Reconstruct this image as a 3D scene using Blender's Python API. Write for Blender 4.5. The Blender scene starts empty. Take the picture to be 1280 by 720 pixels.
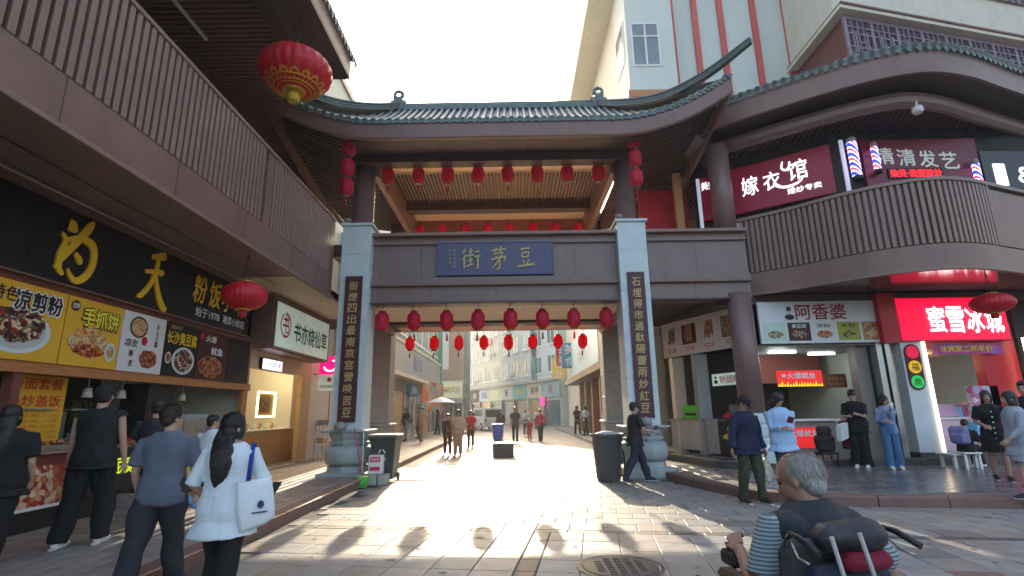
import bpy, bmesh, math, random
import numpy as np
from mathutils import Vector, Matrix, noise
random.seed(7)
R = math.radians
SC = bpy.context.scene
C = SC.collection
# ------------------------------------------------------------------ camera, sky, sun, exposure
cam_d = bpy.data.cameras.new('camera'); cam = bpy.data.objects.new('camera', cam_d); C.objects.link(cam)
cam_d.sensor_width = 36; cam_d.lens = 36*650/1280; cam_d.clip_start = 0.05; cam_d.clip_end = 2000
cam.location = (0, 0, 1.5)
cam.matrix_world = Matrix.Translation((0,0,1.5)) @ Matrix.Rotation(R(90+13.4), 4, 'X') @ Matrix.Rotation(R(-0.9), 4, 'Z')
SC.camera = cam
SUN_EL, SUN_AZ = R(19.6), R(-3.1)          # azimuth measured from +Y towards +X
W = bpy.data.worlds.new('World'); SC.world = W; W.use_nodes = True
nt = W.node_tree; nt.nodes.clear()
sky = nt.nodes.new('ShaderNodeTexSky'); sky.sky_type = 'NISHITA'; sky.sun_disc = False
sky.sun_elevation = SUN_EL; sky.sun_rotation = SUN_AZ
sky.air_density = 1.0; sky.dust_density = 6.0; sky.ozone_density = 0.2
bg = nt.nodes.new('ShaderNodeBackground'); bg.inputs['Strength'].default_value = 0.15
out = nt.nodes.new('ShaderNodeOutputWorld')
nt.links.new(sky.outputs[0], bg.inputs[0]); nt.links.new(bg.outputs[0], out.inputs[0])
sun_d = bpy.data.lights.new('sun', 'SUN'); sun_d.energy = 2.0; sun_d.angle = R(0.5); sun_d.color = (1, 0.84, 0.62)
sun = bpy.data.objects.new('sun', sun_d); C.objects.link(sun)
sd = Vector((math.sin(SUN_AZ)*math.cos(SUN_EL), math.cos(SUN_AZ)*math.cos(SUN_EL), math.sin(SUN_EL)))
sun.rotation_euler = sd.to_track_quat('Z', 'Y').to_euler(); sun.location = (0, 30, 30)
SC.view_settings.view_transform = 'Standard'; SC.view_settings.look = 'None'
SC.view_settings.exposure = 2.2; SC.view_settings.gamma = 1.0
SC.cycles.use_denoising = True
SC.cycles.max_bounces = 7; SC.cycles.diffuse_bounces = 4; SC.cycles.glossy_bounces = 3
SC.cycles.caustics_reflective = False; SC.cycles.caustics_refractive = False
SC.cycles.sample_clamp_indirect = 6
# ------------------------------------------------------------------ helpers
TMP = bpy.data.scenes.new('workbench')
def evaluate(o):
    TMP.collection.objects.link(o)
    vl = TMP.view_layers[0]; vl.update()
    me = bpy.data.meshes.new_from_object(o.evaluated_get(vl.depsgraph))
    TMP.collection.objects.unlink(o); d = o.data; bpy.data.objects.remove(o)
    if isinstance(d, bpy.types.Mesh): bpy.data.meshes.remove(d)
    else: bpy.data.curves.remove(d)
    return me
def srgb(r, g, b):
    f = lambda c: ((c/255)/12.92 if c/255 <= 0.04045 else ((c/255+0.055)/1.055)**2.4)
    return (f(r), f(g), f(b))
MATS = {}
def mat(name, col, rough=0.6, metal=0.0, var=0.12, vscale=3.0, bump=0.0, bscale=40.0, emit=0.0, ecol=None, transl=0.0, spec=0.5, col2=None, stretch=None, dirt=0.0):
    """procedural material: base colour broken up by two noises, optional bump / second colour"""
    m = bpy.data.materials.new(name); m.use_nodes = True; t = m.node_tree; N = t.nodes; L = t.links
    b = N['Principled BSDF']
    b.inputs['Roughness'].default_value = rough; b.inputs['Metallic'].default_value = metal
    b.inputs['Specular IOR Level'].default_value = spec
    tc = N.new('ShaderNodeTexCoord'); src = tc.outputs['Object']
    if stretch:
        mp = N.new('ShaderNodeMapping'); mp.inputs['Scale'].default_value = stretch; L.new(src, mp.inputs['Vector']); src = mp.outputs[0]
    n = N.new('ShaderNodeTexNoise'); n.inputs['Scale'].default_value = vscale; n.inputs['Detail'].default_value = 6; n.inputs['Roughness'].default_value = 0.65
    L.new(src, n.inputs['Vector'])
    cr = N.new('ShaderNodeValToRGB'); c = Vector(col); c2 = Vector(col2) if col2 else c
    lo = c*(1-var); hi = c2*(1+var)
    cr.color_ramp.elements[0].position = 0.32; cr.color_ramp.elements[1].position = 0.68
    cr.color_ramp.elements[0].color = (*lo, 1); cr.color_ramp.elements[1].color = (*[min(1, v) for v in hi], 1)
    L.new(n.outputs['Fac'], cr.inputs[0]); colout = cr.outputs[0]
    if dirt > 0:
        n3 = N.new('ShaderNodeTexNoise'); n3.inputs['Scale'].default_value = 1.3; n3.inputs['Detail'].default_value = 8; n3.inputs['Roughness'].default_value = 0.75
        mp3 = N.new('ShaderNodeMapping'); mp3.inputs['Scale'].default_value = (2.2, 2.2, 0.5); L.new(tc.outputs['Object'], mp3.inputs['Vector']); L.new(mp3.outputs[0], n3.inputs['Vector'])
        r3 = N.new('ShaderNodeValToRGB'); r3.color_ramp.elements[0].position = 0.5; r3.color_ramp.elements[1].position = 0.75
        r3.color_ramp.elements[0].color = (0, 0, 0, 1); r3.color_ramp.elements[1].color = (dirt, dirt, dirt, 1); L.new(n3.outputs['Fac'], r3.inputs[0])
        mx = N.new('ShaderNodeMixRGB'); L.new(r3.outputs[0], mx.inputs[0]); L.new(colout, mx.inputs[1]); mx.inputs[2].default_value = (*(c*0.45), 1); colout = mx.outputs[0]
    L.new(colout, b.inputs['Base Color'])
    rn = N.new('ShaderNodeMapRange'); rn.inputs['To Min'].default_value = max(0, rough-0.1); rn.inputs['To Max'].default_value = min(1, rough+0.12)
    L.new(n.outputs['Fac'], rn.inputs['Value']); L.new(rn.outputs[0], b.inputs['Roughness'])
    if bump > 0:
        n2 = N.new('ShaderNodeTexNoise'); n2.inputs['Scale'].default_value = bscale; n2.inputs['Detail'].default_value = 4; L.new(src, n2.inputs['Vector'])
        bp = N.new('ShaderNodeBump'); bp.inputs['Strength'].default_value = bump; bp.inputs['Distance'].default_value = 0.01
        L.new(n2.outputs['Fac'], bp.inputs['Height']); L.new(bp.outputs[0], b.inputs['Normal'])
    if emit > 0:
        emit = emit*0.34
        b.inputs['Emission Color'].default_value = (*(ecol or col), 1); b.inputs['Emission Strength'].default_value = emit
    if transl > 0:
        tr = N.new('ShaderNodeBsdfTranslucent'); L.new(colout, tr.inputs['Color'])
        ms = N.new('ShaderNodeMixShader'); ms.inputs[0].default_value = transl
        L.new(b.outputs[0], ms.inputs[1]); L.new(tr.outputs[0], ms.inputs[2]); L.new(ms.outputs[0], N['Material Output'].inputs['Surface'])
    MATS[name] = m; return m
def glassmat(name, col=(0.05, 0.09, 0.09), rough=0.08):
    return mat(name, col, rough=rough, var=0.3, vscale=0.6, spec=0.8)
def flat(name, rgb, **k): k.setdefault('var', 0.05); return mat(name, srgb(*rgb), **k)

class MB:
    def __init__(s): s.v = []; s.f = []; s.mi = []; s.m = 0; s.sm = False; s.smf = []
    def add(s, vs, fs, smooth=None):
        k = len(s.v); s.v += [tuple(p) for p in vs]
        for f in fs: s.f.append(tuple(i+k for i in f)); s.mi.append(s.m); s.smf.append(s.sm if smooth is None else smooth)
        return s
    def box(s, x0, x1, y0, y1, z0, z1):
        x0, x1 = min(x0, x1), max(x0, x1); y0, y1 = min(y0, y1), max(y0, y1); z0, z1 = min(z0, z1), max(z0, z1)
        return s.add([(x0,y0,z0),(x1,y0,z0),(x1,y1,z0),(x0,y1,z0),(x0,y0,z1),(x1,y0,z1),(x1,y1,z1),(x0,y1,z1)],
                     [(0,3,2,1),(4,5,6,7),(0,1,5,4),(1,2,6,5),(2,3,7,6),(3,0,4,7)], False)
    def obox(s, O, A, B, Cc):                                  # box from a corner and three edge vectors
        O, A, B, Cc = map(Vector, (O, A, B, Cc))
        vs = [O, O+A, O+A+B, O+B, O+Cc, O+A+Cc, O+A+B+Cc, O+B+Cc]
        fs = [(0,3,2,1),(4,5,6,7),(0,1,5,4),(1,2,6,5),(2,3,7,6),(3,0,4,7)]
        if A.cross(B).dot(Cc) < 0: fs = [f[::-1] for f in fs]
        return s.add(vs, fs, False)
    def bbox_(s, x0, x1, y0, y1, z0, z1, b=0.01):              # box with a chamfer
        x0, x1 = min(x0, x1), max(x0, x1); y0, y1 = min(y0, y1), max(y0, y1); z0, z1 = min(z0, z1), max(z0, z1)
        vs = []
        for X, sx in ((x0, 1), (x1, -1)):
            for Y, sy in ((y0, 1), (y1, -1)):
                for Z, sz in ((z0, 1), (z1, -1)):
                    vs += [(X, Y+sy*b, Z+sz*b), (X+sx*b, Y, Z+sz*b), (X+sx*b, Y+sy*b, Z)]
        bm = bmesh.new()
        for v in vs: bm.verts.new(v)
        r = bmesh.ops.convex_hull(bm, input=bm.verts)
        bm.normal_update(); bm.verts.index_update()
        s.add([v.co.copy() for v in bm.verts], [[v.index for v in f.verts] for f in bm.faces], False); bm.free(); return s
    def prism(s, pts, z0, z1):
        n = len(pts); a = sum(pts[i][0]*pts[(i+1)%n][1]-pts[(i+1)%n][0]*pts[i][1] for i in range(n))
        if a < 0: pts = pts[::-1]
        return s.add([(p[0], p[1], z0) for p in pts]+[(p[0], p[1], z1) for p in pts],
                     [tuple(range(n-1, -1, -1)), tuple(range(n, 2*n))]+[(i, (i+1)%n, n+(i+1)%n, n+i) for i in range(n)], False)
    def frame(s, O, Rv, U, pts, d):                            # polygon pts (u, v) in a plane, given thickness d along -N
        O, Rv, U = Vector(O), Vector(Rv).normalized(), Vector(U).normalized(); N = Rv.cross(U); n = len(pts)
        a = sum(pts[i][0]*pts[(i+1)%n][1]-pts[(i+1)%n][0]*pts[i][1] for i in range(n))
        if a < 0: pts = pts[::-1]
        f = [O+Rv*p[0]+U*p[1] for p in pts]; b = [q-N*d for q in f]
        return s.add(f+b, [tuple(range(n)), tuple(range(2*n-1, n-1, -1))]+[(i, n+i, n+(i+1)%n, (i+1)%n) for i in range(n)], False)
    def tube(s, path, r, n=8, cap=True, smooth=True, flatten=None):
        path = [Vector(p) for p in path]; m = len(path)
        rr = r if isinstance(r, (list, tuple)) else [r]*m
        rings = []; up = None
        for i, p in enumerate(path):
            d = (path[min(i+1, m-1)]-path[max(i-1, 0)]).normalized()
            if up is None: up = Vector((0, 0, 1)) if abs(d.z) < 0.9 else Vector((0, 1, 0))
            a = d.cross(up).normalized(); b2 = a.cross(d).normalized(); up = b2
            ra, rb = rr[i] if isinstance(rr[i], (tuple, list)) else (rr[i], rr[i])
            rings.append([p+a*math.cos(2*math.pi*k/n)*ra+b2*math.sin(2*math.pi*k/n)*rb for k in range(n)])
        vs = [v for g in rings for v in g]
        fs = [(i*n+k, i*n+(k+1)%n, (i+1)*n+(k+1)%n, (i+1)*n+k) for i in range(m-1) for k in range(n)]
        s.add(vs, [f[::-1] for f in fs], smooth)
        if cap:
            k0 = len(s.v)-len(vs)
            s.add([], [], smooth)
            s.f.append(tuple(range(k0, k0+n))); s.mi.append(s.m); s.smf.append(False)
            s.f.append(tuple(range(k0+(m-1)*n+n-1, k0+(m-1)*n-1, -1))); s.mi.append(s.m); s.smf.append(False)
        return s
    def lathe(s, c, prof, n=20, sx=1, sy=1, smooth=True, rib=0, ribn=0):   # prof = (radius, z)
        c = Vector(c); m = len(prof); vs = []
        for r_, z in prof:
            for k in range(n):
                a = 2*math.pi*k/n; q = r_*(1-rib*(0.5+0.5*math.cos(ribn*a))) if ribn else r_
                vs.append(c+Vector((math.cos(a)*q*sx, math.sin(a)*q*sy, z)))
        up = prof[-1][1] >= prof[0][1]
        fs = [(i*n+k, i*n+(k+1)%n, (i+1)*n+(k+1)%n, (i+1)*n+k) for i in range(m-1) for k in range(n)]
        if not up: fs = [f[::-1] for f in fs]
        s.add(vs, fs, smooth); k0 = len(s.v)-len(vs)
        a, b = tuple(range(k0+n-1, k0-1, -1)), tuple(range(k0+(m-1)*n, k0+m*n))
        if not up: a, b = a[::-1], b[::-1]
        for f in (a, b): s.f.append(f); s.mi.append(s.m); s.smf.append(False)
        return s
    def ell(s, c, r, n=16, m=10, M=None):
        c = Vector(c); vs = [Vector((0, 0, -r[2]))]
        for i in range(1, m):
            p = -math.pi/2+math.pi*i/m
            for k in range(n):
                a = 2*math.pi*k/n; vs.append(Vector((math.cos(a)*math.cos(p)*r[0], math.sin(a)*math.cos(p)*r[1], math.sin(p)*r[2])))
        vs.append(Vector((0, 0, r[2])))
        fs = [(0, 1+(k+1)%n, 1+k) for k in range(n)]
        for i in range(m-2): fs += [(1+i*n+k, 1+i*n+(k+1)%n, 1+(i+1)*n+(k+1)%n, 1+(i+1)*n+k) for k in range(n)]
        t = len(vs)-1; b0 = 1+(m-2)*n; fs += [(b0+k, b0+(k+1)%n, t) for k in range(n)]
        if M is not None: vs = [M @ v for v in vs]
        return s.add([c+v for v in vs], fs, True)
    def sweep(s, path, prof, closed=False):                    # prof (out, z) swept along a plan path (x, y[, z])
        P_ = [Vector((p[0], p[1], p[2] if len(p) > 2 else 0)) for p in path]; m = len(P_); n = len(prof); vs = []
        for i, p in enumerate(P_):
            d = P_[min(i+1, m-1)]-P_[max(i-1, 0)]; d.z = 0; d.normalize(); o = Vector((d.y, -d.x, 0))
            for u, z in prof: vs.append(p+o*u+Vector((0, 0, z)))
        fs = [(i*n+k, i*n+(k+1)%n, (i+1)*n+(k+1)%n, (i+1)*n+k) for i in range(m-1) for k in range(n)]
        a = sum(prof[i][0]*prof[(i+1)%n][1]-prof[(i+1)%n][0]*prof[i][1] for i in range(n))
        caps = [tuple(range(n-1, -1, -1)), tuple(range((m-1)*n, m*n))]
        fs += caps
        if a > 0: fs = [f[::-1] for f in fs]
        return s.add(vs, fs, False)
    def mesh(s, name, mats):
        me = bpy.data.meshes.new(name); me.from_pydata(s.v, [], s.f)
        for m in (mats if isinstance(mats, (list, tuple)) else [mats]): me.materials.append(m)
        me.polygons.foreach_set('material_index', s.mi); me.polygons.foreach_set('use_smooth', s.smf); me.update()
        return me
    def build(s, name, mats, parent=None, **k):
        return put(name, s.mesh(name, mats), parent, **k)
def put(name, me, parent=None, loc=None, label=None, cat=None, group=None, kind=None, rot=None):
    o = bpy.data.objects.new(name, me); C.objects.link(o)
    if parent is not None:
        o.parent = parent
        if loc is None: o.matrix_parent_inverse = WM[parent.name].inverted()
    if loc is not None: o.location = loc
    if rot is not None: o.rotation_euler = rot
    WM[o.name] = Matrix.Identity(4)
    tag(o, label, cat, group, kind); return o
WM = {}
def tag(o, label=None, cat=None, group=None, kind=None):
    for k, v in (('label', label), ('category', cat), ('group', group), ('kind', kind)):
        if v: o[k] = v
    return o
def thing(name, loc, label, cat, group=None, rz=0):
    o = bpy.data.objects.new(name, None); C.objects.link(o); o.empty_display_size = 0.1
    o.location = loc; o.rotation_euler = (0, 0, rz)
    WM[o.name] = Matrix.Translation(loc) @ Matrix.Rotation(rz, 4, 'Z')
    return tag(o, label, cat, group)
def local(parent):                                             # parts of this thing are given in its own coordinates
    WM[parent.name] = Matrix.Identity(4)
def dup(root, loc, rz=None, label=None, group=None, scale=None):
    ch = {}
    for o in bpy.data.objects:
        if o.parent: ch.setdefault(o.parent.name, []).append(o)
    def cp(o, par):
        c = o.copy(); C.objects.link(c); c.parent = par
        for k in ch.get(o.name, []): cp(k, c)
        return c
    r = cp(root, None); r.location = loc
    if rz is not None: r.rotation_euler = (0, 0, rz)
    if scale: r.scale = (scale,)*3
    if label: r['label'] = label
    if group: r['group'] = group
    return r
# text and brush strokes ---------------------------------------------------------------------------
def text_mb(body, w, h, bold=0.02, depth=0.004, shear=0.0):
    """outline of a string fitted into w x h, centred; returns (verts, faces)"""
    cu = bpy.data.curves.new('t', 'FONT'); cu.body = body; cu.offset = bold; cu.resolution_u = 2; cu.extrude = 0
    me = evaluate(bpy.data.objects.new('t', cu))
    V = np.empty(len(me.vertices)*3); me.vertices.foreach_get('co', V); V = V.reshape(-1, 3)
    F = [tuple(p.vertices) for p in me.polygons]; bpy.data.meshes.remove(me)
    if len(V) == 0: return [], []
    lo, hi = V.min(0), V.max(0); d = np.maximum(hi-lo, 1e-6)
    X = (V[:, 0]-(lo[0]+hi[0])/2)/d[0]*w; Y = (V[:, 1]-(lo[1]+hi[1])/2)/d[1]*h
    X = X+Y*shear
    return list(zip(X, Y)), F
class Sign:
    """a flat frame in space: O = lower left corner of the face, Rv = right, U = up"""
    def __init__(s, O, Rv, U=(0, 0, 1)):
        s.O = Vector(O); s.R = Vector(Rv).normalized(); s.U = Vector(U).normalized(); s.N = s.R.cross(s.U).normalized()
    def at(s, u, v, d=0): return s.O+s.R*u+s.U*v+s.N*d
    def box(s, mb, u0, u1, v0, v1, d0, d1): return mb.obox(s.at(u0, v0, d0), s.R*(u1-u0), s.U*(v1-v0), s.N*(d1-d0))
    def panel(s, name, m, u0, u1, v0, v1, d0, d1, parent, **k): mb = MB(); s.box(mb, u0, u1, v0, v1, d0, d1); return mb.build(name, m, parent, **k)
    def text(s, body, u, v, w, h, m, parent, d=0.01, bold=0.02, name='lettering', mb=None, shear=0):
        own = mb is None; mb = mb or MB()
        p, F = text_mb(body, w, h, 0.0, shear=shear); q = bold*0.55*min(h, w/max(1, len(body)))
        for i, (dx, dy) in enumerate(((0, 0), (q, 0), (-q, 0), (0, q), (0, -q), (q*.7, q*.7), (-q*.7, -q*.7)) if bold > 0.012 and h > 0.05 else ((0, 0),)):
            mb.add([s.at(u+a+dx, v+b+dy, d+i*0.0003) for a, b in p], F, False)
        if own: return mb.build(name, m, parent)
    def disc(s, mb, u, v, ru, rv, d0, d1, n=24, poly=None):
        pts = poly or [(u+math.cos(2*math.pi*k/n)*ru, v+math.sin(2*math.pi*k/n)*rv) for k in range(n)]
        return mb.frame(s.at(0, 0, d1), s.R, s.U, pts, d1-d0)
    def brush(s, mb, strokes, u, v, w, h, d=0.03, th=0.02):    # strokes: lists of (x, y, width) in 0..100, y up
        for si, st in enumerate(strokes):
            dd = d+0.0016*si
            pts = cr2([Vector((a, b, c)) for a, b, c in st], 6); L = []; Rr = []
            for i, p in enumerate(pts):
                t = (pts[min(i+1, len(pts)-1)]-pts[max(i-1, 0)]); t.z = 0; t.normalize(); n = Vector((-t.y, t.x, 0))
                a = p+n*p.z/2; b = p-n*p.z/2
                L.append((u+a.x/100*w, v+a.y/100*h)); Rr.append((u+b.x/100*w, v+b.y/100*h))
            for i in range(len(L)-1):
                q = [L[i], Rr[i], Rr[i+1], L[i+1]]
                mb.add([s.at(*a, dd) for a in q]+[s.at(*a, dd-th) for a in q], [(0,1,2,3), (0,3,7,4), (1,5,6,2)], False)
def cr2(P_, k=6, closed=False):
    P_ = [Vector(p) for p in P_]; out = []; n = len(P_)
    for i in range(n-1):
        a, b, c, d = P_[max(i-1, 0)], P_[i], P_[i+1], P_[min(i+2, n-1)]
        for j in range(k):
            t = j/k; out.append(0.5*((2*b)+(c-a)*t+(2*a-5*b+4*c-d)*t*t+(3*b-a-3*c+d)*t**3))
    out.append(P_[-1]); return out
def resample(P_, step):
    P_ = [Vector(p) for p in P_]; out = [P_[0].copy()]; acc = 0
    for i in range(len(P_)-1):
        a, b = P_[i], P_[i+1]; l = (b-a).length
        while acc+l >= step:
            t = (step-acc)/l; a = a+(b-a)*t; l = (b-a).length; acc = 0; out.append(a.copy())
        acc += l
    return out
# ------------------------------------------------------------------ materials
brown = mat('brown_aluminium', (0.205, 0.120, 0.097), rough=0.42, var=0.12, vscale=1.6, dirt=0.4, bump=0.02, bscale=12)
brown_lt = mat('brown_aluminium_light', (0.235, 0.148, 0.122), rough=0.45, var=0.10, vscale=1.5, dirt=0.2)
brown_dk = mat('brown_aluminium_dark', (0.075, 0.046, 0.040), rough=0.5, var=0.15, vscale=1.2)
slatm = mat('brown_slat', (0.235, 0.145, 0.118), rough=0.4, var=0.12, vscale=2.5)
grey_blue = mat('blue_grey_beam_panel', (0.205, 0.145, 0.132), rough=0.45, var=0.10, vscale=1.4, dirt=0.4)
cream = mat('cream_ceiling', (0.74, 0.58, 0.42), rough=0.6, var=0.06, vscale=1.5, dirt=0.15)
stone_w = mat('pale_blue_stone', (0.55, 0.64, 0.65), rough=0.5, var=0.06, vscale=3.0, bump=0.05, bscale=60, dirt=0.3)
stone_g = mat('grey_carved_stone', (0.36, 0.41, 0.42), rough=0.6, var=0.14, vscale=5, bump=0.15, bscale=30, dirt=0.45)
granite = mat('grey_granite', (0.30, 0.29, 0.29), rough=0.5, var=0.12, vscale=9, bump=0.05, bscale=80, dirt=0.3)
joint = mat('dark_joint', (0.07, 0.065, 0.06), rough=0.9)
brown_md = mat('brown_backing', (0.11, 0.068, 0.058), rough=0.5)
tile_m = mat('blue_grey_roof_tile', (0.10, 0.135, 0.125), rough=0.38, var=0.3, vscale=6, bump=0.2, bscale=50)
colm = mat('mauve_column_paint', (0.21, 0.13, 0.12), rough=0.38, var=0.06, vscale=1.5, dirt=0.15)
red_l = mat('red_lantern_cloth', (0.75, 0.03, 0.085), rough=0.5, transl=0.55, var=0.08, vscale=8, bump=0.1, bscale=60)
red_big = mat('red_lantern_silk', (0.70, 0.03, 0.05), rough=0.35, transl=0.4, var=0.1, vscale=4)
gold = mat('gold_trim', (0.62, 0.38, 0.04), rough=0.4, metal=0.3, var=0.15)
gold_p = mat('gold_lettering', (0.50, 0.38, 0.13), rough=0.5, var=0.12, vscale=20)
yellow_l = mat('yellow_lettering', (0.80, 0.50, 0.02), rough=0.5, var=0.06)
black_m = mat('black_painted_metal', (0.012, 0.012, 0.013), rough=0.45, var=0.3)
black_sign = mat('black_sign_panel', (0.010, 0.010, 0.011), rough=0.3, var=0.5, vscale=8)
plaque = mat('violet_blue_plaque', (0.085, 0.09, 0.165), rough=0.5, var=0.10, vscale=1.5)
maroon = mat('maroon_couplet_board', (0.07, 0.015, 0.025), rough=0.5, var=0.15, vscale=3)
white_p = mat('white_paint', (0.78, 0.78, 0.76), rough=0.5, var=0.04)
cream_w = mat('cream_render', (0.66, 0.62, 0.50), rough=0.85, var=0.06, vscale=0.8, dirt=0.25)
white_w = mat('white_render', (0.62, 0.66, 0.61), rough=0.85, var=0.04, vscale=0.5, dirt=0.12)
red_st = mat('red_painted_fin', (0.58, 0.09, 0.07), rough=0.6, var=0.1)
steel = mat('brushed_steel', (0.45, 0.46, 0.46), rough=0.3, metal=0.9, var=0.1)
wood = mat('orange_wood', (0.42, 0.17, 0.06), rough=0.45, var=0.25, vscale=3, stretch=(2, 2, 12))
wood_dk = mat('dark_red_wood', (0.16, 0.05, 0.03), rough=0.45, var=0.25, vscale=3)
glass_d = glassmat('dark_window_glass', (0.03, 0.045, 0.045)); glass_t = glassmat('teal_window_glass', (0.10, 0.26, 0.25)); glass_b = glassmat('grey_window_glass', (0.14, 0.20, 0.22))
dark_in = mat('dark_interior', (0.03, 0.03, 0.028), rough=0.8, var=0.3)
green_in = mat('olive_shop_wall', (0.14, 0.15, 0.11), rough=0.7, var=0.15)
# ================================================================== GROUND
def ground_mat(name, c1, c2, sx, sy, rot=0.0, rough=0.5, mortar=0.012, off=0.5):
    m = bpy.data.materials.new(name); m.use_nodes = True; t = m.node_tree; N = t.nodes; L = t.links; b = N['Principled BSDF']
    tc = N.new('ShaderNodeTexCoord'); mp = N.new('ShaderNodeMapping'); mp.inputs['Rotation'].default_value = (0, 0, rot); L.new(tc.outputs['Object'], mp.inputs[0])
    br = N.new('ShaderNodeTexBrick'); L.new(mp.outputs[0], br.inputs[0]); br.inputs['Scale'].default_value = 1; br.inputs['Brick Width'].default_value = sx; br.inputs['Row Height'].default_value = sy
    br.inputs['Mortar Size'].default_value = mortar; br.inputs['Color1'].default_value = (*c1, 1); br.inputs['Color2'].default_value = (*c2, 1); br.inputs['Mortar'].default_value = (0.08, 0.075, 0.07, 1); br.offset = off
    n = N.new('ShaderNodeTexNoise'); n.inputs['Scale'].default_value = 0.7; n.inputs['Detail'].default_value = 8; n.inputs['Roughness'].default_value = 0.7; L.new(tc.outputs['Object'], n.inputs[0])
    r = N.new('ShaderNodeMapRange'); r.inputs['From Min'].default_value = 0.3; r.inputs['From Max'].default_value = 0.7; r.inputs['To Min'].default_value = 0.72; r.inputs['To Max'].default_value = 1.15; L.new(n.outputs[0], r.inputs[0])
    mx = N.new('ShaderNodeMixRGB'); mx.blend_type = 'MULTIPLY'; mx.inputs[0].default_value = 1; L.new(br.outputs[0], mx.inputs[1]); L.new(r.outputs[0], mx.inputs[2]); L.new(mx.outputs[0], b.inputs['Base Color'])
    rr = N.new('ShaderNodeMapRange'); rr.inputs['To Min'].default_value = rough-0.15; rr.inputs['To Max'].default_value = rough+0.15; L.new(n.outputs[0], rr.inputs[0]); L.new(rr.outputs[0], b.inputs['Roughness'])
    bp = N.new('ShaderNodeBump'); bp.invert = True; bp.inputs['Strength'].default_value = 0.6; bp.inputs['Distance'].default_value = 0.006; L.new(br.outputs['Fac'], bp.inputs['Height']); L.new(bp.outputs[0], b.inputs['Normal'])
    MATS[name] = m; return m
MB().box(-220, 220, -40, 420, -0.30, -0.06).build('ground', mat('earth_ground', (0.22, 0.2, 0.18), rough=0.9), kind='structure')
g_far = ground_mat('street_paving', (0.29, 0.26, 0.225), (0.24, 0.215, 0.19), 0.42, 0.42, rough=0.6)
street = MB().box(-9, 12, 12.8, 110, -0.05, 0.0).build('street_paving', g_far, kind='structure')
plaza = thing('plaza_paving', (0, 6, 0), None, None); plaza['kind'] = 'structure'
MB().box(-3.3, 14, -4, 12.797, -0.05, -0.012).build('bedding', joint, plaza)
tiles_m = [mat('paving_slab_%s' % n, c, rough=0.58, var=0.14, vscale=4, bump=0.10, bscale=60, dirt=0.6, spec=0.35) for n, c in
           (('pale', (0.31, 0.285, 0.255)), ('warm', (0.28, 0.245, 0.21)), ('cool', (0.265, 0.26, 0.25)), ('dark', (0.215, 0.19, 0.175)))]
red_slab = mat('paving_slab_reddish', (0.22, 0.13, 0.11), rough=0.55, var=0.12, vscale=4, dirt=0.3, bump=0.05)
dark_slab = mat('paving_slab_brown_band', (0.10, 0.085, 0.08), rough=0.6, var=0.12, vscale=5, bump=0.05)
def chamfer_slab(mb, O, U, V, zt, h=0.03, c=0.006):
    O, U, V = Vector(O), Vector(U), Vector(V); u, v = U.normalized()*c, V.normalized()*c
    b = [O, O+U, O+U+V, O+V]; t = [O+u+v, O+U-u+v, O+U+V-u-v, O+V+u-v]
    mb.add([(p.x, p.y, zt-h) for p in b]+[(p.x, p.y, zt-c*0.6) for p in b]+[(p.x, p.y, zt) for p in t],
           [(0,1,5,4),(1,2,6,5),(2,3,7,6),(3,0,4,7),(4,5,9,8),(5,6,10,9),(6,7,11,10),(7,4,8,11),(8,9,10,11)], False)
# the near field is laid 8.6 degrees off the street; band, diagonal strip and the two fields either side
A8 = R(-8.6); eu = Vector((math.cos(A8), math.sin(A8), 0)); ev = Vector((-math.sin(A8), math.cos(A8), 0))
B0 = Vector((0.24, 7.20, 0))
def curb_x(y): return -3.28
slabs = []
def slab(u, v, du, dv, kind):
    O = B0+eu*u+ev*v; c = O+eu*du/2+ev*dv/2
    if c.x < -3.25+0.2 or c.y > 12.78 or c.x > 13: return
    if O.x < -3.3: O = O+eu*(-3.28-O.x); du = du-(-3.28-(O-eu*(-3.28-O.x)).x) if False else du
    if c.x > 3.3 and c.y > curbR(c.x)-0.1: return
    slabs.append((c.length, O, du, dv, kind))
def curbR(x):
    P_ = [(3.35, 12.2), (3.45, 11.3), (3.7, 10.2), (4.12, 9.1), (4.8, 8.75), (5.56, 8.51), (7.47, 8.21), (9, 8.0), (14, 7.7)]
    for (a, b), (c, d) in zip(P_, P_[1:]):
        if a <= x <= c: return b+(d-b)*(x-a)/(c-a)
    return 99 if x < 3.35 else 7.7
rnd = random.Random(3)
def pick(): return rnd.choices([0, 1, 2, 3], [4, 3, 3, 1])[0]
for i in range(-20, 40):                                       # band across
    slab(i*0.42, 0, 0.41, 0.15, 'dark')
for j in range(0, 30):                                         # running bond beyond the band
    for i in range(-20, 36):
        slab(i*0.44+(0.22 if j % 2 else 0), 0.16+j*0.40, 0.428, 0.388, pick())
for j in range(1, 20):
    for i in range(-14, 36):
        if i == 0: slab(0.0, -j*0.42, 0.20, 0.412, 'dark'); continue
        u = 0.21+(i-1)*0.42 if i > 0 else i*0.42-0.01
        if i > 9 and j > 3 and (i+j) % 7 == 0: slab(u, -j*0.42, 0.412, 0.412, 'red'); continue
        slab(u, -j*0.42, 0.412, 0.412, pick())
slabs.sort(key=lambda s: (s[1].y < 2.6, s[0]))
def slab_mat(k): return dark_slab if k == 'dark' else red_slab if k == 'red' else tiles_m[k]
rest = MB(); rest_m = tiles_m+[dark_slab, red_slab]
for n, (d, O, du, dv, k) in enumerate(slabs):
    zt = rnd.uniform(-0.0015, 0.0015)
    if n < 290:
        b = MB(); chamfer_slab(b, O, eu*du, ev*dv, zt); b.build('paving_slab', slab_mat(k), plaza)
    else:
        rest.m = {'dark': 4, 'red': 5}.get(k, k); chamfer_slab(rest, O, eu*du, ev*dv, zt)
rest.build('paving_slabs_beyond', rest_m, plaza, kind='stuff')
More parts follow.
